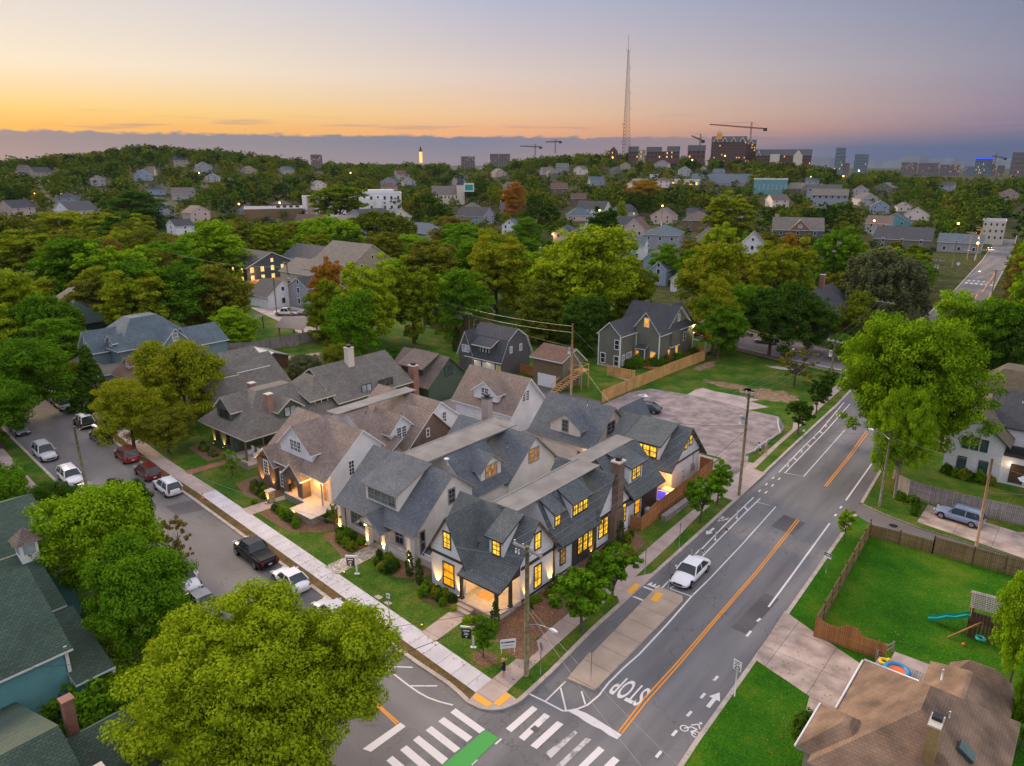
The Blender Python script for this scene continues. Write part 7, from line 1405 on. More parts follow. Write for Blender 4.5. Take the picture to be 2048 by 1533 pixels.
for i,(px,yb,wd,wl_,rf,l) in enumerate(((275,352,14,'wall_tan','roof_greybrown','tan house low on the wooded left hillside'),(392,345,16,'wall_lightblue','roof_slateblue','pale blue house high on the left hillside'),(348,334,14,'wall_tan','roof_dark','small dark house near the left ridge'),(412,364,11,'wall_white','roof_slateblue','small white gable on the left slope'),(70,356,16,'wall_tan','roof_dark','dark house at the left foot of the ridge'),(186,374,10,'wall_white','roof_greybrown','small pale house among the left slope trees'),(345,402,16,'wall_white','roof_greybrown','white house with two chimneys above the flat store'),(762,375,16,'wall_lightblue','roof_dark','white bungalow with dark roof above the apartments'),(795,360,16,'wall_white','roof_rust','rust roofed house above the dark bungalow'),(806,372,14,'wall_white','roof_dark','right one of the pair of dark bungalows above the apartments'),
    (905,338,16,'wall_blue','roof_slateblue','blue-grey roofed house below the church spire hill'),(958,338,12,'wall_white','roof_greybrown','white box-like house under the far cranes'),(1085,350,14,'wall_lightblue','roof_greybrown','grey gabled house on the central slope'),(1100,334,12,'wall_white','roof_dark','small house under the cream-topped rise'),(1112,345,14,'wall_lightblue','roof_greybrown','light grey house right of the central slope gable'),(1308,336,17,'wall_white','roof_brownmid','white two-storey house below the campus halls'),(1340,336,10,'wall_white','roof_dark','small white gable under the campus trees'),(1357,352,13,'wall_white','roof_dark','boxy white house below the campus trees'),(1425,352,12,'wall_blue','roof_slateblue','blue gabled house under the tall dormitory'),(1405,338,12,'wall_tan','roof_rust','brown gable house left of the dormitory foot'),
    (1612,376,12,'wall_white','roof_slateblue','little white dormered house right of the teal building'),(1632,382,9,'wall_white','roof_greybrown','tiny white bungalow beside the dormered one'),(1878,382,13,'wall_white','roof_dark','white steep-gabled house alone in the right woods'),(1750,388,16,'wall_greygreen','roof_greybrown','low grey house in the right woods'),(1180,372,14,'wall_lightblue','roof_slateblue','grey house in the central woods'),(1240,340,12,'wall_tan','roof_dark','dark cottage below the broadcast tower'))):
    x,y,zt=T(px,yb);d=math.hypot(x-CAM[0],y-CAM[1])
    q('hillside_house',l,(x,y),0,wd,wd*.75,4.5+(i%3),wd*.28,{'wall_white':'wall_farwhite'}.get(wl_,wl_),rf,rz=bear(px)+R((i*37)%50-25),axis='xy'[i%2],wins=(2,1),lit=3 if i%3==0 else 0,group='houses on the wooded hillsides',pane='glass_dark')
rh=random.Random(31);taken=[]
COLR=['white','pale grey','tan','cream','light blue','brown-sided','pinkish','weathered grey'];WLS=['wall_farwhite','wall_lightblue','wall_tan','wall_offwhite','wall_blue','wall_brown','wall_pink','wall_greygreen'];RFS=[('dark','roof_dark'),('brown','roof_brownmid'),('slate','roof_slateblue'),('grey-brown','roof_greybrown'),('rust','roof_rust')]
REFS=[(60,'the far left ridge foot'),(200,'the left ridge summit'),(340,'the flat store'),(480,'the slope lamps'),(620,'the white apartment block'),(770,'the paired bungalows'),(900,'the church'),(1040,'the conical orange tree'),(1160,'the pink house'),(1250,'the broadcast tower'),(1350,'the campus halls'),(1450,'the tall dormitory'),(1545,'the teal building'),(1640,'the linked grey gables'),(1760,'the slim glass tower'),(1880,'the steep-gabled house'),(2000,'the far road building')]
for k in range(400):
    if len(taken)>=46:break
    px=rh.uniform(10,2035);py=rh.choice([rh.uniform(345,372),rh.uniform(372,420),rh.uniform(420,470)])
    if any(abs(px-a)<46 and abs(py-b_)<16 for a,b_ in taken) or 1225<px<1420 and py<350 or 1880<px<2048 and py>420:continue
    x,y,zt=T(px,py);d=math.hypot(x-CAM[0],y-CAM[1])
    if d<230 or d>980:continue
    if any(o.parent is None and o.get('category') in('house','building','church') and math.hypot(o.location.x-x,o.location.y-y)<26 for o in SC.objects):continue
    taken.append((px,py));i=rh.randrange(8);rn,rm_=rh.choice(RFS);rf=min(REFS,key=lambda r:abs(r[0]-px));wd=rh.uniform(9,16)
    lv='high up' if py<372 else('halfway down' if py<420 else 'low down');hp=rh.random()<.25
    q('valley_house','%s house with %s %s roof %s %s %s'%(COLR[i],rn,'hipped' if hp else 'gabled',lv,'left of' if px<rf[0] else 'right of',rf[1]),(x,y),0,wd,wd*rh.uniform(.7,1),rh.choice([3.6,5.4,6]),wd*.3,WLS[i],rm_,rz=bear(px)+R(rh.uniform(-40,40)),axis=rh.choice('xy'),wins=(2,1),lit=rh.choice([0,0,3]),group='houses on the wooded hillsides',pane='glass_dark',hip=hp)
# skyline
DS=2600
brickmat('tower_glass',(.10,.16,.20),(.07,.12,.16),(.22,.26,.28),4,3.5,.25,.3,0,0,.2);brickmat('tower_tan',(.20,.17,.16),(.15,.13,.13),(.05,.05,.06),5,3.5,.5,.6,0,0,.2)
sky=[(1669,1689,298,340,'tower_glass','tall slim glass tower, leftmost of the distant skyline'),(1679,1690,312,340,'tower_tan','tan block in front of the leftmost glass tower'),(1690,1700,326,342,'tower_tan','low block between the two glass towers'),(1708,1736,310,341,'tower_glass','squat glass tower right of the slim one'),(1803,1836,325,340,'tower_tan','long low block left end of the far horizon row'),(1838,1880,326,341,'tower_tan','middle low block of the far horizon row'),(1882,1922,329,342,'tower_tan','right low block of the far horizon row'),(1950,1985,316,345,'tower_glass','blue-topped tower under construction on the right'),(1984,1994,328,346,'tower_tan','white block beside the blue-topped tower'),(1997,2012,330,346,'tower_tan','small amber lit block near the right edge'),(2022,2054,308,352,'tower_tan','large tan tower cropped at the right edge'),(1930,1950,332,346,'tower_glass','low glass block left of the blue-topped tower'),
     (980,1020,308,322,'tower_tan','long grey block on the horizon under the two small cranes'),(922,950,313,324,'tower_tan','low institutional block on the central horizon'),(622,645,310,322,'tower_tan','single grey block on the left horizon')]
for a,b_,t,bt,m_,l in sky:
    D_=DS if a>1600 else 1500
    far('skyline_building',l,a,b_,t,bt,D_,30,m_,'metal_grey','flat',wins=(max(3,(b_-a)//3),6) ,lit=12,pane='glass_dark',group='distant skyline buildings',sink=40)
b=MB();x,y=fpos(1950,DS-4);z=elz(316,DS);x1,y1=fpos(1985,DS-4);b.beam((x,y,z-3),(x1,y1,z-3),3,3,'lit_blue' if 'lit_blue' in M else (litmat('lit_blue',(.05,.1,1),1.2) and 'lit_blue'));tag(b.build('light_band'),'blue lit band along the top of the tower under construction','light')
# spires
def spire(px,yt,yb,dist,w,label,lit=True):
    x,y=fpos(px,dist);z0=elz(yb,dist);z1=elz(yt,dist);h_=z1-z0;b=MB();b.box(-w/2,w/2,-w/2,w/2,-8,h_*.45,'lit_far' if lit else 'trim_cream')
    for a,c in(((-1,-1),(1,-1)),((1,-1),(1,1)),((1,1),(-1,1)),((-1,1),(-1,-1))):b.poly([(a[0]*w*.6,a[1]*w*.6,h_*.45),(c[0]*w*.6,c[1]*w*.6,h_*.45),(0,0,h_)],'wood_dark')
    o=b.build('church_spire',loc=(x,y,z0),rz=bear(px));tag(o,label,'spire')
spire(842,291,314,1150,4.5,'floodlit church spire standing above the central ridge');spire(1436,270,276,1048,2,'small pinnacle on the dormitory turret')if 0 else None
# masts and cranes
def lattice(b,p0,p1,w0,w1,n,m,r=.25):
    P=[];p0,p1=Vector(p0),Vector(p1);d=(p1-p0).normalized();u=Vector((0,0,1)).cross(d)
    if u.length<.1:u=Vector((1,0,0))
    u.normalize();v=d.cross(u)
    for i in range(n+1):
        t=i/n;c=p0.lerp(p1,t);w=w0*(1-t)+w1*t;P.append([c+u*w/2,c-u*w/4+v*w*.43,c-u*w/4-v*w*.43])
    for k in range(3):
        for i in range(n):
            b.beam(P[i][k],P[i+1][k],r*1.3,r*1.3,m);b.beam(P[i][k],P[i+1][(k+1)%3],r*.7,r*.7,m);b.beam(P[i+1][k],P[i+1][(k+1)%3],r*.7,r*.7,m);b.beam(P[i][(k+1)%3],P[i+1][k],r*.7,r*.7,m)
mat('mast_red',(.13,.055,.05),.7,.2);mat('mast_pale',(.30,.29,.30),.7,.1)
x,y=fpos(1249,1000);zb=elz(306,1000)-2;r=empty('broadcast_tower',(x,y,zb),bear(1249),'tall three-legged lattice broadcast tower on the campus hill','tower')
zt=elz(104,1000)-zb;zm=elz(72,1000)-zb;b=MB();lattice(b,(0,0,0),(-1.2,0,zt),13.5,1.9,30,'mast_red',.27);b.build('lattice_mast',r)
b=MB();b.tube([(-1.2,0,zt-1),(-1.6,0,zm)],[.45,.2],'mast_pale',6);b.beam((-3.7,0,zt),(1.3,0,zt),.5,.3,'mast_pale');b.beam((-3.7,0,zt),(-3.7,0,zt+3),.3,.3,'mast_pale');b.beam((1.3,0,zt),(1.3,0,zt+3),.3,.3,'mast_pale');b.build('antenna',r)
for t in(.12,.3,.45,.6,.72,.84):
    sg=1 if t>.4 else -1;e_=(1-t)*(6.6 if sg>0 else 3.4)+t;b=MB();b.beam((sg*e_-1.2*t,0,zt*t),(sg*(e_+2)-1.2*t,0,zt*t),.3,.3,'mast_pale');b.beam((sg*(e_+1.8)-1.2*t,0,zt*t-1.5),(sg*(e_+1.8)-1.2*t,0,zt*t+1.5),.5,.5,'mast_pale');b.build('aerial',r)
def crane(px,yt,yb,pxa,ya,pxb,yb2,dist,label,s=1):
    x,y=fpos(px,dist);zb=elz(yb,dist)-8;H=elz(yt,dist)-zb;r=empty('tower_crane',(x,y,zb),bear(px),label,'crane',None);k=dist/F*1.0
    b=MB();lattice(b,(0,0,0),(0,0,H),2.6*s,2.0*s,14,'mast_red',.3*s);b.build('mast',r)
    A=((pxa-px)*k,0,elz(ya,dist)-zb);B=((pxb-px)*k,0,elz(yb2,dist)-zb);hb=H*.0+ (A[2]+B[2])/2
    b=MB();lattice(b,(0,0,elz((ya*abs(pxb-px)+yb2*abs(pxa-px))/(abs(pxb-px)+abs(pxa-px)),dist)-zb),A,2.2*s,1.2*s,16,'mast_red',.26*s);b.build('jib',r)
    b=MB();lattice(b,(0,0,(A[2]*abs(B[0])+B[2]*abs(A[0]))/(abs(A[0])+abs(B[0]))),B,2.0*s,1.6*s,6,'mast_red',.26*s);b.box(B[0]-3*s,B[0]+2*s,-1.5,1.5,B[2]-3*s,B[2]+1,'metal_dark');b.build('counter_jib',r)
    b=MB();b.beam((0,0,H),((A[0])*.75,0,A[2]*1.0+1),.2*s,.2*s,'metal_dark');b.beam((0,0,H),(B[0]*.8,0,B[2]+1),.2*s,.2*s,'metal_dark');b.build('tie_rod',r)
crane(1496,248,300,1423,251,1521,261,1120,'large tower crane with a long jib behind the tall dormitory');crane(1397,270,300,1381,273,1403,283,1150,'short foreshortened tower crane left of the tall dormitory')
crane(1110,279,300,1091,284,1120,283,1900,'upper small crane on the central horizon',1.4);crane(1070,288,305,1041,292,1081,294,1900,'lower small crane with long left jib on the central horizon',1.4)
crane(1989,310,330,1984,314,2003,318,2590,'faint crane over the blue-topped tower',1.6)
# distant lamps
for i,(px,py,d,e) in enumerate(((469,403,480,1),(57,398,700,0),(108,398,700,0),(112,407,680,0),(170,402,690,0),(552,402,520,0),(1625,352,820,0),(1384,320,900,0),(1449,312,1000,0),(1765,430,420,1),(1938,430,380,0),(1985,462,330,1),(1202,420,420,1),(1330,410,430,1),(1225,315,960,0),(1645,345,900,0),(1690,350,850,0),(1720,340,900,0),(395,350,800,0),(700,345,800,0),(1000,405,600,0),(1005,390,640,0))):
    x,y=fpos(px,d);z=elz(py,d);zg=terr(x,y);s=.28+d*.00042;b=MB();b.tube([(0,0,0),(0,0,max(1.5,z-zg-.3))],.12,'metal_grey',5);r=empty('street_lamp',(x,y,zg),0,'orange street lamp glowing among the far trees, '+['by the flat-roofed store','at the left slope foot','right of the first left slope lamp','below the second left slope lamp','above the white barn','by the apartment block','beside the dormitory car park','under the campus trees','at the tall dormitory foot','behind the craftsman house','right of the teal gable','by the far road building','by the dark hip roof','left of the grey gable house','below the broadcast tower','beyond the grey-roofed row','right woods edge','near the skyline','on the left hillside','on the central slope','beyond the billboard','behind the billboard'][i],'street lamp','street lamps among the far trees');b.build('pole',r)
    b=MB();b.sphere((0,0,max(1.5,z-zg)),s,'lamp_orange',8,6);b.build('lamp_head',r)
    if e:light('street_light',(0,0,z-zg+.6),1400,(1,.42,.12),.4,r)
# ---------------------------------------------------------------- foliage
def leafcloud(rng,clumps,n,leaf,flat=.65):
    """clumps: array (k,7) centre, radii, weight ; returns verts (n*4,3)"""
    w=clumps[:,6]/clumps[:,6].sum();idx=rng.choice(len(clumps),n,p=w);C=clumps[idx,:3];Rr=clumps[idx,3:6]
    d=rng.normal(size=(n,3));d/=np.linalg.norm(d,axis=1)[:,None];rad=rng.random(n)**.3
    P=C+d*Rr*rad[:,None]
    nn=d*.9+rng.normal(size=(n,3))*.38+np.array([0,0,.45]);nn/=np.linalg.norm(nn,axis=1)[:,None]
    t=np.cross(nn,rng.normal(size=(n,3)));t/=np.linalg.norm(t,axis=1)[:,None];b=np.cross(nn,t);s=leaf*(.6+.8*rng.random(n))[:,None]
    V=np.empty((n,4,3));V[:,0]=P-t*s*.62;V[:,1]=P-b*s*.36;V[:,2]=P+t*s*.62;V[:,3]=P+b*s*.36;return V.reshape(-1,3)
def quadmesh(name,V,mats,mi=None):
    n=len(V)//4;me=bpy.data.meshes.new(name);me.vertices.add(n*4);me.vertices.foreach_set('co',V.ravel());me.loops.add(n*4);me.loops.foreach_set('vertex_index',np.arange(n*4,dtype=np.int32))
    me.polygons.add(n);me.polygons.foreach_set('loop_start',np.arange(0,n*4,4,dtype=np.int32));me.polygons.foreach_set('loop_total',np.full(n,4,dtype=np.int32))
    for m in mats:me.materials.append(M[m])
    if mi is not None:me.polygons.foreach_set('material_index',mi.astype(np.int32))
    me.update();me.validate();return me
def clumpset(rng,shape,H,Wd,ncl,base=.28):
    """clump centres spread on and inside the crown"""
    out=[];h0=H*base;Hc=H-h0;R0=Wd/2;lob=[]
    nl={'round':8,'wide':11,'tall':9,'open':12,'hero':20}.get(shape,0)
    if shape in('round','wide','tall','open','hero'):
        lob.append((0,0,h0+Hc*.5,R0*.66,R0*.66,Hc*.46))
        for k in range(nl):
            a=2*math.pi*(k+rng.random()*.8)/nl*1.618;rr=R0*((.42+.3*rng.random()) if shape!='hero' else (.30+.55*rng.random()));zz=h0+Hc*(.2+.6*rng.random());s=(.30+.16*rng.random()) if shape!='hero' else (.16+.16*rng.random())
            lob.append((math.cos(a)*rr,math.sin(a)*rr,zz,R0*s,R0*s,Hc*s*.78))
        for k in range(3):
            lob.append((R0*.7*(rng.random()-.5),R0*.7*(rng.random()-.5),h0+Hc*(.72+.1*rng.random()),R0*.36,R0*.36,Hc*.2))
        lob=np.array(lob);ar=lob[:,3]*lob[:,5];pr=ar/ar.sum();cs={'hero':.055,'open':.075,'wide':.095,'round':.10,'tall':.11}[shape]
        for k in range(ncl):
            l=lob[rng.choice(len(lob),p=pr)];d=rng.normal(size=3);d[2]=d[2]*.9+.2;d/=np.linalg.norm(d);r=.74+.34*rng.random() if rng.random()>.18 else .35*rng.random()+.25
            c=l[:3]+d*l[3:6]*r;cr=R0*(cs+cs*.9*rng.random());out.append((*c,cr*1.2,cr*1.2,cr*.72,cr**2))
    elif shape=='cone':
        for k in range(ncl):
            t=rng.random()**.8;a=rng.random()*6.283;r=R0*(1-t)**.8*(.75+.3*rng.random());z=h0+Hc*t;cr=R0*.16*(1-.5*t)+.1;out.append((math.cos(a)*r,math.sin(a)*r,z,cr*1.2,cr*1.2,cr,cr**2))
    elif shape=='column':
        for k in range(ncl):
            t=rng.random();a=rng.random()*6.283;prof_=math.sin(math.pi*min(1,t*.85+.18))**.6;r=R0*prof_*(.75+.3*rng.random());z=h0+Hc*t;cr=R0*.25;out.append((math.cos(a)*r,math.sin(a)*r,z,cr,cr,cr*1.2,cr**2))
    elif shape=='willow':
        for k in range(ncl):
            a=rng.random()*6.283;u=rng.random();r=R0*math.sqrt(rng.random());zt=h0+Hc*(.5+.5*math.sqrt(max(0,1-(r/R0)**2)));z=zt-Hc*.45*u*(.3+r/R0);cr=R0*.085;out.append((math.cos(a)*r,math.sin(a)*r,z,cr*.9,cr*.9,cr*1.9,cr**2))
    elif shape=='shrub':
        for k in range(ncl):
            d=rng.normal(size=3);d[2]=abs(d[2]);d/=np.linalg.norm(d);r=.6+.35*rng.random();cr=R0*.28;out.append((d[0]*R0*r*.85,d[1]*R0*r*.85,H*.12+d[2]*H*.75*r,cr,cr,cr*.9,cr**2))
    elif shape=='box':
        for k in range(ncl):
            out.append(((rng.random()-.5)*Wd,(rng.random()-.5)*Wd*.6,rng.random()*H,.35,.35,.35,1))
    return np.array(out)
def trunkmesh(rng,H,Wd,shape,m='bark',base=.28):
    b=MB();r0=max(.05,H*.022);top=H*(.62 if shape not in('cone','column') else .85)
    l1=(rng.random()-.5)*H*.03;l2=(rng.random()-.5)*H*.03;b.tube([(0,0,-.3),(l1*.3,l2*.3,H*.12),(l1,l2,H*.32),(l1*1.5,l2*1.5,top)],[r0*1.35,r0,r0*.78,r0*.25],m,8)
    if shape in('round','wide','tall','open','willow','hero'):
        for k in range(7 if shape!='open' else 11):
            a=2*math.pi*k/7+rng.random();zz=H*(.24+.22*rng.random());rr=Wd*.5*(.45+.3*rng.random());e=(math.cos(a)*rr,math.sin(a)*rr,H*(.5+.3*rng.random()));mid=(e[0]*.45+l1,e[1]*.45+l2,(zz+e[2])*.53)
            b.tube([(l1,l2,zz),mid,e],[r0*.5,r0*.33,r0*.1],m,6)
            for j in range(2):
                f=(mid[0]+(rng.random()-.5)*Wd*.3,mid[1]+(rng.random()-.5)*Wd*.3,mid[2]+H*.18);b.tube([mid,f],[r0*.24,r0*.08],m,5)
    return b
PROTO={}
def proto(key,shape,H,Wd,ncl,nleaf,leaf,seed,base=.28,bark='bark'):
    if key in PROTO:return PROTO[key]
    rng=np.random.default_rng(seed);cl=clumpset(rng,shape,H,Wd,ncl,base);V=leafcloud(rng,cl,nleaf,leaf);me=quadmesh('crown',V,['leaf_green'])
    tm=None
    if shape not in('shrub','box'):
        b=trunkmesh(rng,H,Wd,shape,bark,base);o=b.build('trunk');tm=o.data;bpy.data.objects.remove(o)
    PROTO[key]=(me,tm,H,Wd,shape);return PROTO[key]
CMAT={}
def colored(key,m):
    k=(key,m)
    if k not in CMAT:
        me=PROTO[key][0].copy();me.materials.clear();me.materials.append(M[m]);CMAT[k]=me
    return CMAT[k]
TREES=[]
def tree(name,label,x,y,z,H,Wd,key,m,rz=None,group=None,cat='tree',nested=True):
    pm,tm,h0,w0,shape=PROTO[key];cme=colored(key,m)
    if tm is None:
        o=bpy.data.objects.new(name,cme);COL.objects.link(o);o.location=(x,y,z);o.rotation_euler=(0,0,rz if rz is not None else random.uniform(0,6.28));o.scale=(Wd/w0,Wd/w0,H/h0);return tag(o,label,cat,group)
    r=empty(name,(x,y,z),rz if rz is not None else random.uniform(0,6.28),label,cat,group);r.scale=(Wd/w0,Wd/w0,H/h0)
    c=bpy.data.objects.new('crown',cme);COL.objects.link(c);c.parent=r;t=bpy.data.objects.new('trunk',tm);COL.objects.link(t);t.parent=r
    TREES.append((x,y,z,H,Wd));return r
# prototypes: hero / near / mid / far
proto('heroA','hero',14,16,1000,200000,.17,1,.12);proto('heroB','open',17,17,700,150000,.23,2,.2,'bark_pale');proto('nearA','round',10,10,420,60000,.20,3,.12);proto('nearB','wide',10,11,420,56000,.21,4,.14)
proto('small','round',5,3.6,90,6500,.20,5,.28);proto('sparse','open',5,4.5,60,2600,.2,6,.2)
for i,(k,sh) in enumerate((('midA','round'),('midB','wide'),('midC','tall'),('midD','open'))):proto(k,sh,14,{'round':12,'wide':13,'tall':9,'open':12}[sh],260,24000,.34,20+i,.06)
proto('midW','willow',13,14,420,24000,.36,30,.04);proto('midK','cone',13,7,180,8000,.45,31,.08);proto('thuja','column',5,1.3,80,3000,.16,32,.02)
for i,(k,sh) in enumerate((('farA','round'),('farB','wide'),('farC','tall'))):proto(k,sh,14,{'round':12,'wide':13,'tall':9}[sh],110,5200,.72,40+i,.05)
proto('bushA','shrub',1.2,1.6,60,1800,.13,50);proto('bushB','shrub',2.6,3.4,90,5200,.22,51);proto('grasstuft','shrub',.6,.8,30,350,.14,52);proto('hedge','box',1.9,7.5,520,22000,.16,53)
def at(px,py,zc):
    return G(px,py,zc)
def ptree(label,px,py,wpx,H,key,m,name='broadleaf_tree',aspect=None,group=None,cz=.52,lim=None):
    if key.startswith('mid'):H*=1.12
    """crown centre at the surveyed picture point, crown width from its spread"""
    x,y=G(px,py,H*cz);d=proj(x,y,H*cz)[2];Wd=wpx/F*d
    return tree(name,label,x,y,.05 if math.hypot(x-CAM[0],y-CAM[1])<380 else terr(x,y),H,Wd,key,m,group=group)
pt=ptree
pt('huge yellow-green tree filling the lower left foreground over the street',515,1415,500,13.2,'heroA','leaf_yellow')
tree('broadleaf_tree','big bright yellow-green roadside tree leaning over the main road on the right',26.2,51.0,.1,19,15.5,'heroB','leaf_lime',rz=1.0)
tree('broadleaf_tree','lower bough-heavy tree at the vine covered pole',27.4,45.0,.1,13,6.5,'heroB','leaf_lime',rz=2.5)
for a in[('bright green dense tree by the left kerb above the teal house',205,1090,235,11,'nearA','leaf_lime'),('darker green tree below the bright one beside the teal house',285,1215,210,9,'nearB','leaf_green'),('dark bush tree overhanging the street beside the dark sedan',262,1020,90,6,'nearB','leaf_dark'),('brownish thin-leaved tree at the kerb right of the bright green one',345,1090,70,5.5,'sparse','leaf_rust'),
 ('green ornamental tree at the left sidewalk near the hedge',105,1015,100,5,'nearB','leaf_dark'),('shrubby tree with reddish tint behind the bright green tree',105,1090,90,4.5,'nearB','leaf_rust'),
 ('green street tree at the far left frame edge over the kerb',25,760,210,11,'nearB','leaf_green'),('second leafy tree at the left edge above the dark grey sedan',-10,830,150,9,'nearA','leaf_green'),
 ('yellowing round street tree in front of the brown-roofed house',362,765,165,11.5,'nearB','leaf_mixed'),('olive round street tree left of the yellowing one',258,830,135,9.5,'nearA','leaf_mixed'),('dark low crown under the two round street trees',330,860,110,6,'nearB','leaf_olive'),
 ('small round olive tree by the far sidewalk',138,762,60,6,'nearA','leaf_olive'),('dark conifer in front of the victorian porch',178,745,60,8,'midK','leaf_dark'),('low dark cedar between sidewalk and victorian house',160,790,50,4.5,'midK','leaf_dark'),
 ('broad green tree left of the victorian house',110,690,150,9,'midA','leaf_green'),('dark weeping tree behind the broad green one',90,650,140,10,'midW','leaf_green'),('yellow-topped tree at the far left edge',35,610,130,13,'midB','leaf_yellow'),('tall olive tree at the far left behind the yellow-topped one',30,520,170,15,'midD','leaf_mixed'),
 ('large golden-olive tree left of the white barn',175,470,190,15,'midB','leaf_mixed'),('large olive tree over the left backyard',150,545,170,15,'midB','leaf_green'),('lime green tree in the middle of the left grove',250,560,160,15,'midD','leaf_lime'),('broad deep green tree behind the victorian house',330,600,210,14,'midB','leaf_green'),('tall bright green tree right of the left grove',428,500,170,17,'midA','leaf_lime'),('dark olive tree below the bright tall one',430,590,150,13,'midA','leaf_olive'),('deep green old tree rising above the left grove',270,420,130,19,'midA','leaf_dark'),('olive tree in front of the white barn',240,470,150,15,'midD','leaf_mixed'),
 ('orange-tipped tree at the alley, left of three golden trees',655,620,95,12,'midA','leaf_mixed'),('orange-topped tall slim tree behind the three golden trees',650,590,70,13.5,'midC','leaf_orange'),('tall golden-green tree in the middle behind the white chimney',742,615,140,16,'midD','leaf_yellow'),('golden tree with orange top above the olive cottage',825,610,125,14,'midD','leaf_mixed'),('green tree filling between the golden ones',700,660,120,12,'midB','leaf_green'),('leafy green tree behind the lawn of the green bungalow',610,745,70,6,'nearA','leaf_grey'),('dark hedge-like trees right of the pale patio',680,730,80,7,'nearB','leaf_olive'),('dark shrub tree behind the green carriage house',770,735,80,6,'nearB','leaf_dark'),
 ('willow-like bright green tree below the apartments',655,470,150,13,'midW','leaf_lime'),('smaller lime tree left of the willow',585,470,60,11,'midA','leaf_yellow'),('grey-green soft tree right of the willow',760,460,150,14,'midW','leaf_olive'),('tall orange-green tree in front of the apartments',678,410,110,21,'midD','leaf_mixed'),('rust-topped tree in the valley centre',905,480,130,16,'midA','leaf_rust'),('dark green lower crown of the valley centre',930,520,110,12,'midA','leaf_dark'),('bright green bushy tree in front of the pale blue-grey gable',835,500,90,9,'midB','leaf_lime'),
 ('tall yellow-green tree left of the giant golden one',990,555,150,17,'midD','leaf_mixed'),('round green tree over the olive cottage',930,610,130,13,'midB','leaf_green'),('giant golden-topped tree in the centre behind the garages',1175,565,230,20,'midB','leaf_yellow'),('lower green skirt tree before the giant golden one',1080,620,120,12,'midA','leaf_olive'),('green right shoulder tree of the giant golden one',1255,575,120,14,'midA','leaf_mixed'),('lower dark tree left of the two-storey house',1170,650,110,10,'midB','leaf_dark'),
 ('slender conical orange tree above the valley',1030,400,58,20,'midA','leaf_orange'),('round deep green tree in the central valley',1055,468,72,13,'midA','leaf_green'),('tall dark green tree beside the pink house',1210,468,70,17,'midC','leaf_dark'),('orange-olive broad tree behind the rust roofed house',1285,400,95,17,'midB','leaf_orange'),('small bright poplar left of the hip roofed house',1245,425,22,11,'midC','leaf_yellow'),('round green tree before the gabled cottage',1335,525,75,11,'midA','leaf_green'),
 ('large yellow-green tree behind the corner of the field',1425,580,150,17,'midB','leaf_mixed'),('dark lower tree beside the field trunks',1440,660,110,10,'midB','leaf_green'),('tall green tree with an orange crown top across the street',1555,570,130,17,'midD','leaf_mixed'),('small orange-red crown above the street trees',1575,520,60,15,'midA','leaf_orange'),('dark green street tree over the convertible',1545,640,140,12,'midB','leaf_dark'),('vivid green tree on the slope right of the orange crown',1672,530,110,17,'midD','leaf_green'),('large grey-green soft willow right of the vivid green tree',1765,575,180,15,'midW','leaf_grey'),('dark tree in front of the dark house',1620,650,110,10,'midB','leaf_dark'),('olive tree beside the bare pole',1715,640,95,11,'midA','leaf_olive'),('small bright shrub tree by the cross street kerb',1685,695,55,5,'nearA','leaf_green'),
 ('yellow-green tall tree on the rise behind the craftsman house',1460,440,110,20,'midD','leaf_mixed'),('golden tree on the rise left of the craftsman house',1440,500,80,15,'midD','leaf_yellow'),('bright young tree beside the low grey house',1480,640,1,1,'small','leaf_green')][:-1]:
    pt(*a)
for a in[('bright leafy tree behind the big roadside tree, upper right',1935,680,150,13,'midB','leaf_lime'),('large green tree at the right frame edge',2075,610,120,16,'midB','leaf_lime'),('tall green tree on the right edge over the far road',2080,520,90,18,'midA','leaf_lime'),('dark green tree right of the big roadside tree',1985,690,130,13,'midB','leaf_green'),('deep green tree above the farmhouse roofs',2045,700,100,13,'midA','leaf_dark'),
 ('lime green tree at the right edge by the play tower',2045,1260,110,9,'nearB','leaf_lime'),('dark tree at the lower right corner',2060,1420,70,6,'nearA','leaf_green'),('small bright street tree beside the yard fence corner',1692,1052,34,3.6,'small','leaf_lime'),
 ('young green street tree on the mulch nearest the near pole',1165,1205,118,5.4,'small','leaf_green'),('young green street tree second from the near pole',1226,1150,92,5.2,'small','leaf_green'),('young street tree on the road verge before the pool fence',1404,1000,72,5.2,'small','leaf_green'),('young street tree next to the driveway pole',1438,968,56,5.0,'small','leaf_green'),('dark small street tree on the lot verge',1600,835,55,5,'small','leaf_dark'),('second dark small street tree along the lot verge',1636,795,45,5,'small','leaf_dark'),('third dark small tree under the far corner pole',1655,770,45,5,'small','leaf_dark'),
 ('sparse brownish bare tree at the corner of the field',1592,735,75,6.5,'sparse','leaf_rust'),('little maple with thin stem on the corner lawn',966,1278,52,3.4,'small','leaf_green'),('small ornamental tree in the tudor cottage lawn',462,928,50,3.2,'sparse','leaf_green'),('tiny crepe tree beside the stone porch of the tudor cottage',668,1037,34,3.0,'sparse','leaf_olive'),('small shrub tree at the end of the verge near the dark SUV',178,828,30,3,'small','leaf_dark'),('young birch by the far front lawn',200,792,26,4,'sparse','leaf_grey'),
 ('grey-green low tree by the alley',553,560,1,1,'small','leaf_dark')][:-1]:
    pt(*a)
x,y=G(1424,712);tree('broadleaf_tree','tall tree with pale trunks at the field corner by the long fence',x,y,.1,14,10,'midB','leaf_mixed');x,y=G(1462,705);tree('broadleaf_tree','twin-stemmed tree right of the pale trunks at the field corner',x,y,.1,13,9,'midB','leaf_green')
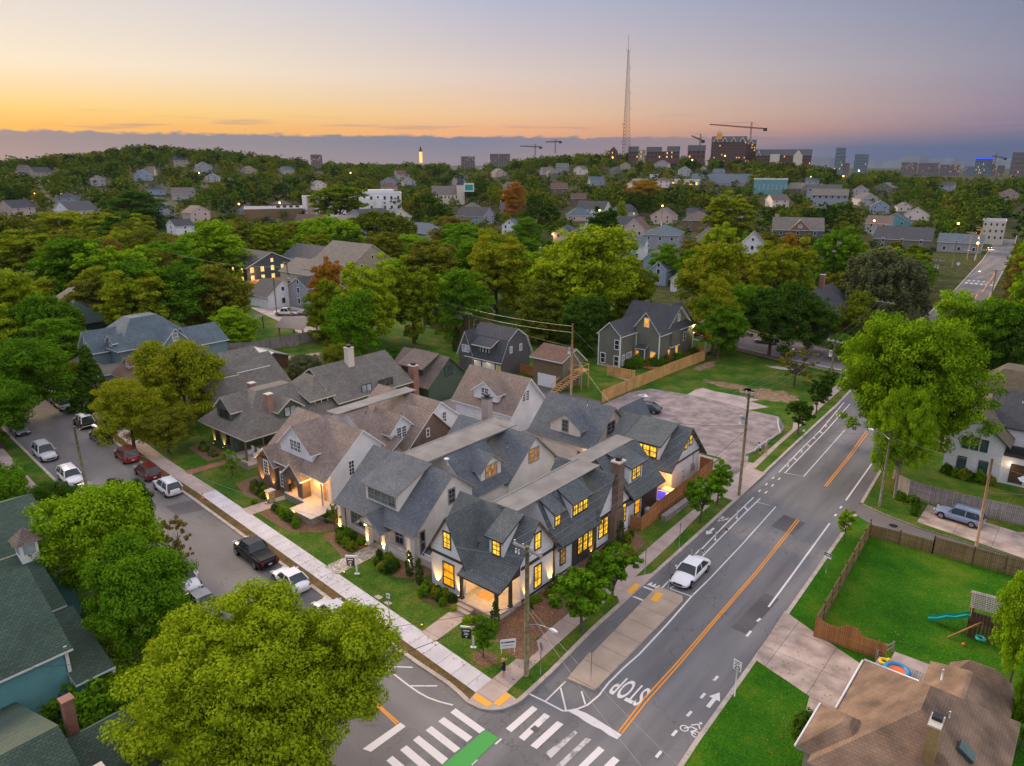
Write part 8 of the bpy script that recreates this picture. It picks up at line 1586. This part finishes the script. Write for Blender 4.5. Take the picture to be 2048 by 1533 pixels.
# shrubs, hedges, thujas
def bush(label,x,y,H,Wd,key,m,z=.1,name='shrub',cat='shrub',group=None):return tree(name,label,x,y,z,H,Wd,key,m,group=group,cat=cat)
bush('big clipped hedge block by the left walk',-51.5,-18.5,2.1,8.5,'hedge','leaf_green',name='hedge',cat='hedge').rotation_euler=(0,0,R(-10))
thx=[(-2.3,-.6,2.6,'slim conifer at the right corner column of the white gabled house'),(-.9,-.7,2.4,'slim conifer by the stepping stones'),(8.6,-1.3,2.4,'slim conifer at the porch corner of the corner house'),(9.3,16.6,2.6,'slim conifer against the brick chimney'),(-11.4,52.8,3,'x')]
for x,y,h_,l in thx[:4]:bush(l,x,y,h_,.75,'thuja','leaf_dark',name='conifer',cat='conifer')
for k in range(7):bush('one of the row of small dark conifers before the plank fence',-64+k*2.5,61.0-(0 if k>3 else 0)+max(0,3-k)*2.7,2.6,1.1,'thuja','leaf_dark',name='conifer',cat='conifer',group='row of small dark conifers')
bush('left tall thuja before the victorian porch',-83.2,2.4,5.2,2.0,'thuja','leaf_dark',name='conifer',cat='conifer');bush('right tall thuja before the victorian porch',-81.6,3.2,5.6,2.0,'thuja','leaf_dark',name='conifer',cat='conifer')
rg=random.Random(11);desc={'leaf_dark':'dark green','leaf_green':'mid green','leaf_olive':'olive','leaf_rust':'reddish brown','leaf_lime':'lime green','leaf_yellow':'yellow-green','leaf_grey':'grey-green','leaf_orange':'orange'}
def bed(place,pts,hs=(.7,1.2),ws=(.8,1.4),ms=('leaf_dark','leaf_green','leaf_olive'),key='bushA'):
    for i,(x,y) in enumerate(pts):
        m=ms[i%len(ms)];bush('%s rounded shrub %s'%(desc[m],place),x,y,rg.uniform(*hs),rg.uniform(*ws),key,m,group='shrubs '+place)
def line(x0,y0,x1,y1,n,j=.25):return [(x0+(x1-x0)*(i+.5)/n+rg.uniform(-j,j),y0+(y1-y0)*(i+.5)/n+rg.uniform(-j,j)) for i in range(n)]
bed('in the mulch bed before the amber front window',line(-.9,-.9,4.0,-1.1,7)+line(.3,-1.7,3.8,-1.6,4));bed('on the mulch beside the corner porch',line(6.6,-1.6,9,-1.9,3)+[(6.5,-2.3)],ms=('leaf_green','leaf_lime'))
bed('along the road side wall of the corner house',line(9.0,2,9.2,9,6)+line(9.4,10.5,9.4,19,7)+line(10.6,3,11.2,17,5),hs=(.6,1.3));bed('before the porch wall of the white gabled house',line(-6.9,-.2,-4.1,-.5,4)+line(-6.6,-1.0,-3.6,-1.3,3),hs=(.8,1.5))
bed('under the left window of the white gabled house',line(-13.4,.2,-10.2,.1,5)+line(-12.6,-.8,-10,-1.2,4),hs=(.8,1.4));bed('around the stone porch of the tudor cottage',line(-23.4,-1.1,-17.6,-1.6,6)+[(-16.6,1.2),(-16.2,3)],hs=(.8,1.7),ms=('leaf_dark','leaf_olive','leaf_green'))
bed('below the bay of the tudor cottage',line(-31.5,1.2,-26.4,.6,6)+line(-29.5,.1,-26.6,-.3,4),hs=(.6,1.1),ms=('leaf_olive','leaf_grey','leaf_dark'));bed('by the uplit wall of the dark green bungalow',line(-47.5,3.2,-41.8,2.6,6),hs=(.6,1.0),ms=('leaf_dark','leaf_grey','leaf_olive'))
bed('along the front of the two-storey house',line(-24,72.5,-17.6,80,7,.4)+line(-18.6,81,-17.8,88,3),hs=(1.6,3.0),ws=(2.2,3.4),ms=('leaf_dark','leaf_green','leaf_rust'),key='bushB');bed('below the farmhouse gable windows',line(29.8,56.4,35.4,56.2,6),hs=(1.0,1.6),ws=(1.2,1.8),key='bushB')
bed('in the clipped row beside the parking pad',line(29.4,46.0,30.1,41.6,5,.05),hs=(.6,.8),ws=(.9,1.0),ms=('leaf_dark',));bed('in the thicket behind the bungalow lawn',line(-66,23,-50,30,8,1.0)+line(-58,33,-48,34,5,1.2),hs=(2,3.4),ws=(2.6,4),ms=('leaf_dark','leaf_green','leaf_olive'),key='bushB')
bed('in the fern-like mass under the teal wall',line(-16,-25.9,-5,-25.4,7,.6)+line(-8,-23.2,-2,-24.5,4,.5),hs=(1.2,2.2),ws=(2.2,3.2),ms=('leaf_green','leaf_dark'),key='bushB');bed('in the leafy mass before the hipped roof at the lower left',[G(60,1430,1)[:2],G(15,1445,1)[:2],G(105,1400,1)[:2],G(165,1385,1)[:2],G(210,1372,1)[:2],G(20,1480,1)[:2],G(190,1420,1)[:2],G(235,1350,1)[:2]],hs=(2.2,3.4),ws=(3,4),ms=('leaf_green','leaf_lime','leaf_green'),key='bushB');bed('beside the bottom right brown bungalow',line(32.6,-2,31.6,-6,4,.3)+[(31.9,3.2)],hs=(1.3,2.4),ws=(1.6,2.6),ms=('leaf_dark','leaf_green'),key='bushB')
bed('under the big roadside tree by the grey fence',[(27.8,45.3),(29.2,44.8)],hs=(1.0,1.4),ws=(1.2,1.6),ms=('leaf_green',));bed('in front of the victorian porch',line(-92,2.0,-84,2.6,5,.4),hs=(1,2),ws=(1.6,2.6),key='bushB');bed('beside the street trees of the brown-roofed house',line(-78,2.5,-56,3.5,7,.8),hs=(1,2.2),ws=(1.8,3),key='bushB',ms=('leaf_dark','leaf_olive'))
bed('on the shaded verge across the cross street',line(-30,124,4,113,10,1.0),hs=(1.5,3.5),ws=(2.5,4.5),ms=('leaf_dark','leaf_dark','leaf_green'),key='bushB');bed('glowing yellow by the stone pier',[(-26.6,-1.5),(-26.9,-.4)],hs=(.5,.7),ws=(.7,.9),ms=('leaf_lime',))
x,y=G(907,1222);bush('bright lime hosta clump beside the porch steps',x,y,.5,.9,'bushA','leaf_yellow');uplight(6.3-2.3,-5.1,.6,.5,'lit path light on the lawn beside the front walk of the corner house',5,spot=120);uplight(-7.2,-4.2,.3,.6,'lit path light where the flagstone walk meets the sidewalk',4,spot=120)
# ---- random valley trees
ZON=[]
for o in list(SC.objects):
    if o.parent is None and o.type=='EMPTY' and o.get('category') in('house','building','church','billboard','shed','crane','tower'):
        r0=math.hypot(o.location.x-CAM[0],o.location.y-CAM[1])
        if r0<62:continue
        bpy.context.view_layer.update() if not ZON else None
        xs=[];ys=[]
        for ch in o.children:
            if ch.type!='MESH' or ch.name.startswith(('window','vent')):continue
            mw=o.matrix_world
            for cr in ch.bound_box:
                w=mw@Vector(cr);p=proj(*w)
                if p:xs.append(p[0]);ys.append(p[1])
        if xs:
            x0,x1,y0,y1=min(xs),max(xs),min(ys),max(ys);y1=min(y1,y0+max(8,(y1-y0)*(.72 if r0>130 else .5)));ZON.append((x0,x1,y0,y1,r0,o['label'],o.location.x,o.location.y,max(abs(b_) for ch in o.children if ch.type=='MESH' for cr in ch.bound_box for b_ in cr[:2]) if o.children else 10))
FOOT=[(z[6],z[7],z[8]) for z in ZON]
EXTRA=[(1925,2008,490,592,400),(1380,1700,670,745,150),(440,640,560,660,140)]
def okTree(x,y,z,H,Wd,tol=.18):
    p=proj(x,y,z+H*.55)
    if not p or p[0]<-160 or p[0]>2210:return False
    d=p[2];r=math.hypot(x-CAM[0],y-CAM[1]);hw=Wd/2/d*F;top=proj(x,y,z+H)[1];bot=proj(x,y,z+H*.2)[1]
    for zn in ZON:
        x0,x1,y0,y1,rd=zn[:5]
        if r<rd+2:
            ox=min(x1,p[0]+hw*.85)-max(x0,p[0]-hw*.85);oy=min(y1,bot)-max(y0,top)
            if ox>0 and oy>0 and ox*oy>tol*(x1-x0)*(y1-y0) :return False
        if math.hypot(x-zn[6],y-zn[7])<zn[8]*.8+2 and False:return False
    for x0,x1,y0,y1,rd in EXTRA:
        if r<rd and p[0]+hw*.8>x0 and p[0]-hw*.8<x1 and bot>y0 and top<y1:return False
    return True
def near_label(px,py,r):
    best=min(ZON,key=lambda zn:abs((zn[0]+zn[1])/2-px)+abs(zn[2]-py)*1.3+abs(zn[4]-r)*.3)
    s=best[5].split(',')[0].split(' with ')[0].split(' behind ')[0].split(' beside ')[0].split(' beyond ')[0].split(' above ')[0].split(' below ')[0]
    w=s.split()[:6];dx=px-(best[0]+best[1])/2
    rel='left of the' if dx<-30 else('right of the' if dx>30 else('behind the' if r>best[4] else 'in front of the'))
    return rel+' '+' '.join(w)
rg=random.Random(23);cnt=0;inhouse=0;cands=[]
for r_ in np.arange(95,620,11.5):
    nang=int(1.35*r_/13)
    for k in range(nang):
        a=-.70+1.40*(k+rg.uniform(.1,.9))/nang;rr=r_+rg.uniform(-4,4);X=math.sin(a)*rr;Yy=math.cos(a)*rr;x=CAM[0]+c_*X-s_*Yy;y=CAM[1]+s_*X+c_*Yy
        cands.append((x,y,rr))
def onroad(x,y):
    L=KM+KM2;RR=KR+KR2
    lx=np.interp(y,[p[1] for p in L],[p[0] for p in L]);rx=np.interp(y,[p[1] for p in RR],[p[0] for p in RR])
    if lx-6<x<rx+4:return True
    if y<62 and -68<x<30:return True                     # surveyed lots: hand planted
    if -30<x<14 and y<101:return True
    if -12<y<31 and -100<x:return True
    if -134<x<-84 and 38<y<80 :return True
    if -120<x<10 and abs(y-(99-(x+14)*.62))<12 and x<-10:return True
    if y<-14:return True
    if x>12 and y<108:return True
    for (fx,fy,fr) in FOOT:
        if math.hypot(x-fx,y-fy)<min(fr,16)*.75+3:return True
    return False
nat=[t[:2] for t in TREES]
ms=['leaf_green','leaf_mixed','leaf_olive','leaf_green','leaf_wood','leaf_dark','leaf_mixed','leaf_yellow','leaf_wood','leaf_lime','leaf_rust','leaf_olive']
for (x,y,rr) in cands:
    if onroad(x,y):continue
    if any(abs(x-a)<8 and abs(y-b_)<8 for a,b_ in nat):continue
    H=rg.uniform(11,17);Wd=H*rg.uniform(.85,1.12);z=terr(x,y)
    if not okTree(x,y,z,H,Wd,.06):
        H*=.55;Wd*=.62
        if not okTree(x,y,z,H,Wd,.08):continue
    if cnt>=200:break
    k=rg.choice(['midA','midB','midC','midD'] if rr<300 else ['farA','farB','farC']);m=rg.choice(ms);p=proj(x,y,H*.6)
    tree('broadleaf_tree','%s %s tree %s'%({'leaf_green':'green','leaf_mixed':'yellowing','leaf_olive':'olive','leaf_wood':'dull olive-brown','leaf_dark':'dark','leaf_yellow':'golden','leaf_lime':'bright green','leaf_rust':'rust-tinged'}[m],{'A':'round','B':'spreading','C':'tall','D':'loose-crowned'}[k[-1]],near_label(p[0],p[1],rr)),x,y,z,H,Wd,k,m,group='trees among the valley houses');cnt+=1;last=rr
# ---- far wood (one mass)
rng=np.random.default_rng(77);base=[]
for sh,s in(('round',1),('wide',2),('tall',3),('round',4)):
    r2=np.random.default_rng(60+s);base.append(clumpset(r2,sh,1.0,{'round':.95,'wide':1.15,'tall':.8}[sh],46,.12))
Vs=[];MI=[];wm=['wood_a','wood_b','wood_c','wood_d','wood_e','wood_b'];r_=max(150,last-15)
while r_<1500:
    step=12.5 if r_<600 else(15 if r_<900 else 18)
    nang=int(1.40*r_/step)
    for k in range(nang):
        a=-.70+1.40*(k+rng.random())/nang;rr=r_+rng.uniform(-step*.45,step*.45)
        if rr<last+2:continue
        X=math.sin(a)*rr;Yy=math.cos(a)*rr;x=CAM[0]+c_*X-s_*Yy;y=CAM[1]+s_*X+c_*Yy
        if rr<640 and onroad(x,y):continue
        H=rng.uniform(10,17)*(1.15 if rng.random()>.93 else 1);Wd=H*rng.uniform(1.0,1.35);z=terr(x,y)
        if not okTree(x,y,z,H,Wd,.07):
            H*=.5;Wd*=.7
            if not okTree(x,y,z,H,Wd,.10):continue
        n=620 if rr<500 else(400 if rr<750 else(230 if rr<1050 else 120));lf=.07*(1 if rr<500 else(1.2 if rr<750 else 1.5 if rr<1050 else 1.8))
        cl=base[rng.integers(4)];V=leafcloud(rng,cl,n,lf);an=rng.random()*6.28;ca,sa=math.cos(an),math.sin(an)
        V=np.stack([(V[:,0]*ca-V[:,1]*sa)*H+x,(V[:,0]*sa+V[:,1]*ca)*H+y,V[:,2]*H+z],1);Vs.append(V);mi=rng.choice(6,p=[.34,.20,.2,.08,.12,.06]);MI.append(np.full(n,mi))
    r_+=step*.92
me=quadmesh('far_wood',np.concatenate(Vs),wm,np.concatenate(MI));o=bpy.data.objects.new('far_wood',me);COL.objects.link(o);tag(o,'wooded slopes and tree cover reaching from the valley to the horizon','woodland',kind='stuff')
b=MB();b.box(-2600,2600,-700,6400,-60,-10,'trim_grey') if 0 else None
for o in SC.objects:
    if o.get('label') and len(o['label'].split())>16:print('LONG',o['label'])
print('TREES',cnt,'last',last,'woodquads',len(me.polygons),'objects',len(SC.objects))

def litter():
    rg=random.Random(9);V=[];mi=[]
    zones=[(6.2,12.3,-2.6,19,1300),(-1.2,4.2,-2.2,0,200),(-14.6,-3.3,-1.5,1.4,300),(-24,-15,-2.7,-.8,250),(-33,-26,-1,2.8,200),(-60,12,-8.5,-2.5,450),(-14,14,-6,-2,500),(24.5,32,40,52,500),(-16,10,64,92,900),(26.5,33,-5,12,250),(28,40,15,33,500),(-60,10,-16,-5,500),(14.5,26,-5,60,350)]
    for x0,x1,y0,y1,n in zones:
        for k in range(n):
            x,y=rg.uniform(x0,x1),rg.uniform(y0,y1)
            if x0==-60:y=-8.87+(12.6-x)*.0794+rg.uniform(-2.5,2.6)
            z=.137;s=rg.uniform(.035,.085);a=rg.uniform(0,6.28);c,q_=math.cos(a)*s,math.sin(a)*s
            V+=[(x-c,y-q_,z),(x+q_*.6,y-c*.6,z+rg.uniform(0,.03)),(x+c,y+q_,z),(x-q_*.6,y+c*.6,z+rg.uniform(0,.03))];mi.append(rg.randrange(3))
    me=quadmesh('fallen_leaves',np.array(V),['leaf_orange','leaf_yellow','leaf_rust'],np.array(mi));o=bpy.data.objects.new('fallen_leaves',me);COL.objects.link(o);tag(o,'fallen autumn leaves scattered on lawns, beds and kerbs','leaves',kind='stuff')
litter()
def haze():
    m=bpy.data.materials.new('haze_air');m.use_nodes=True;nt=m.node_tree;nt.nodes.clear();out=nt.nodes.new('ShaderNodeOutputMaterial');v=nt.nodes.new('ShaderNodeVolumePrincipled')
    v.inputs['Color'].default_value=(.62,.70,.90,1);v.inputs['Density'].default_value=HAZE;v.inputs['Anisotropy'].default_value=.0;nt.links.new(v.outputs[0],out.inputs['Volume']);M['haze_air']=m
    b=MB();b.box(-3400,3400,-3400,3400,-16,240,'haze_air');o=b.build('haze',uv=False);tag(o,'thin evening haze in the air over the valley','haze',kind='stuff')
HAZE=.00002
if HAZE:haze()
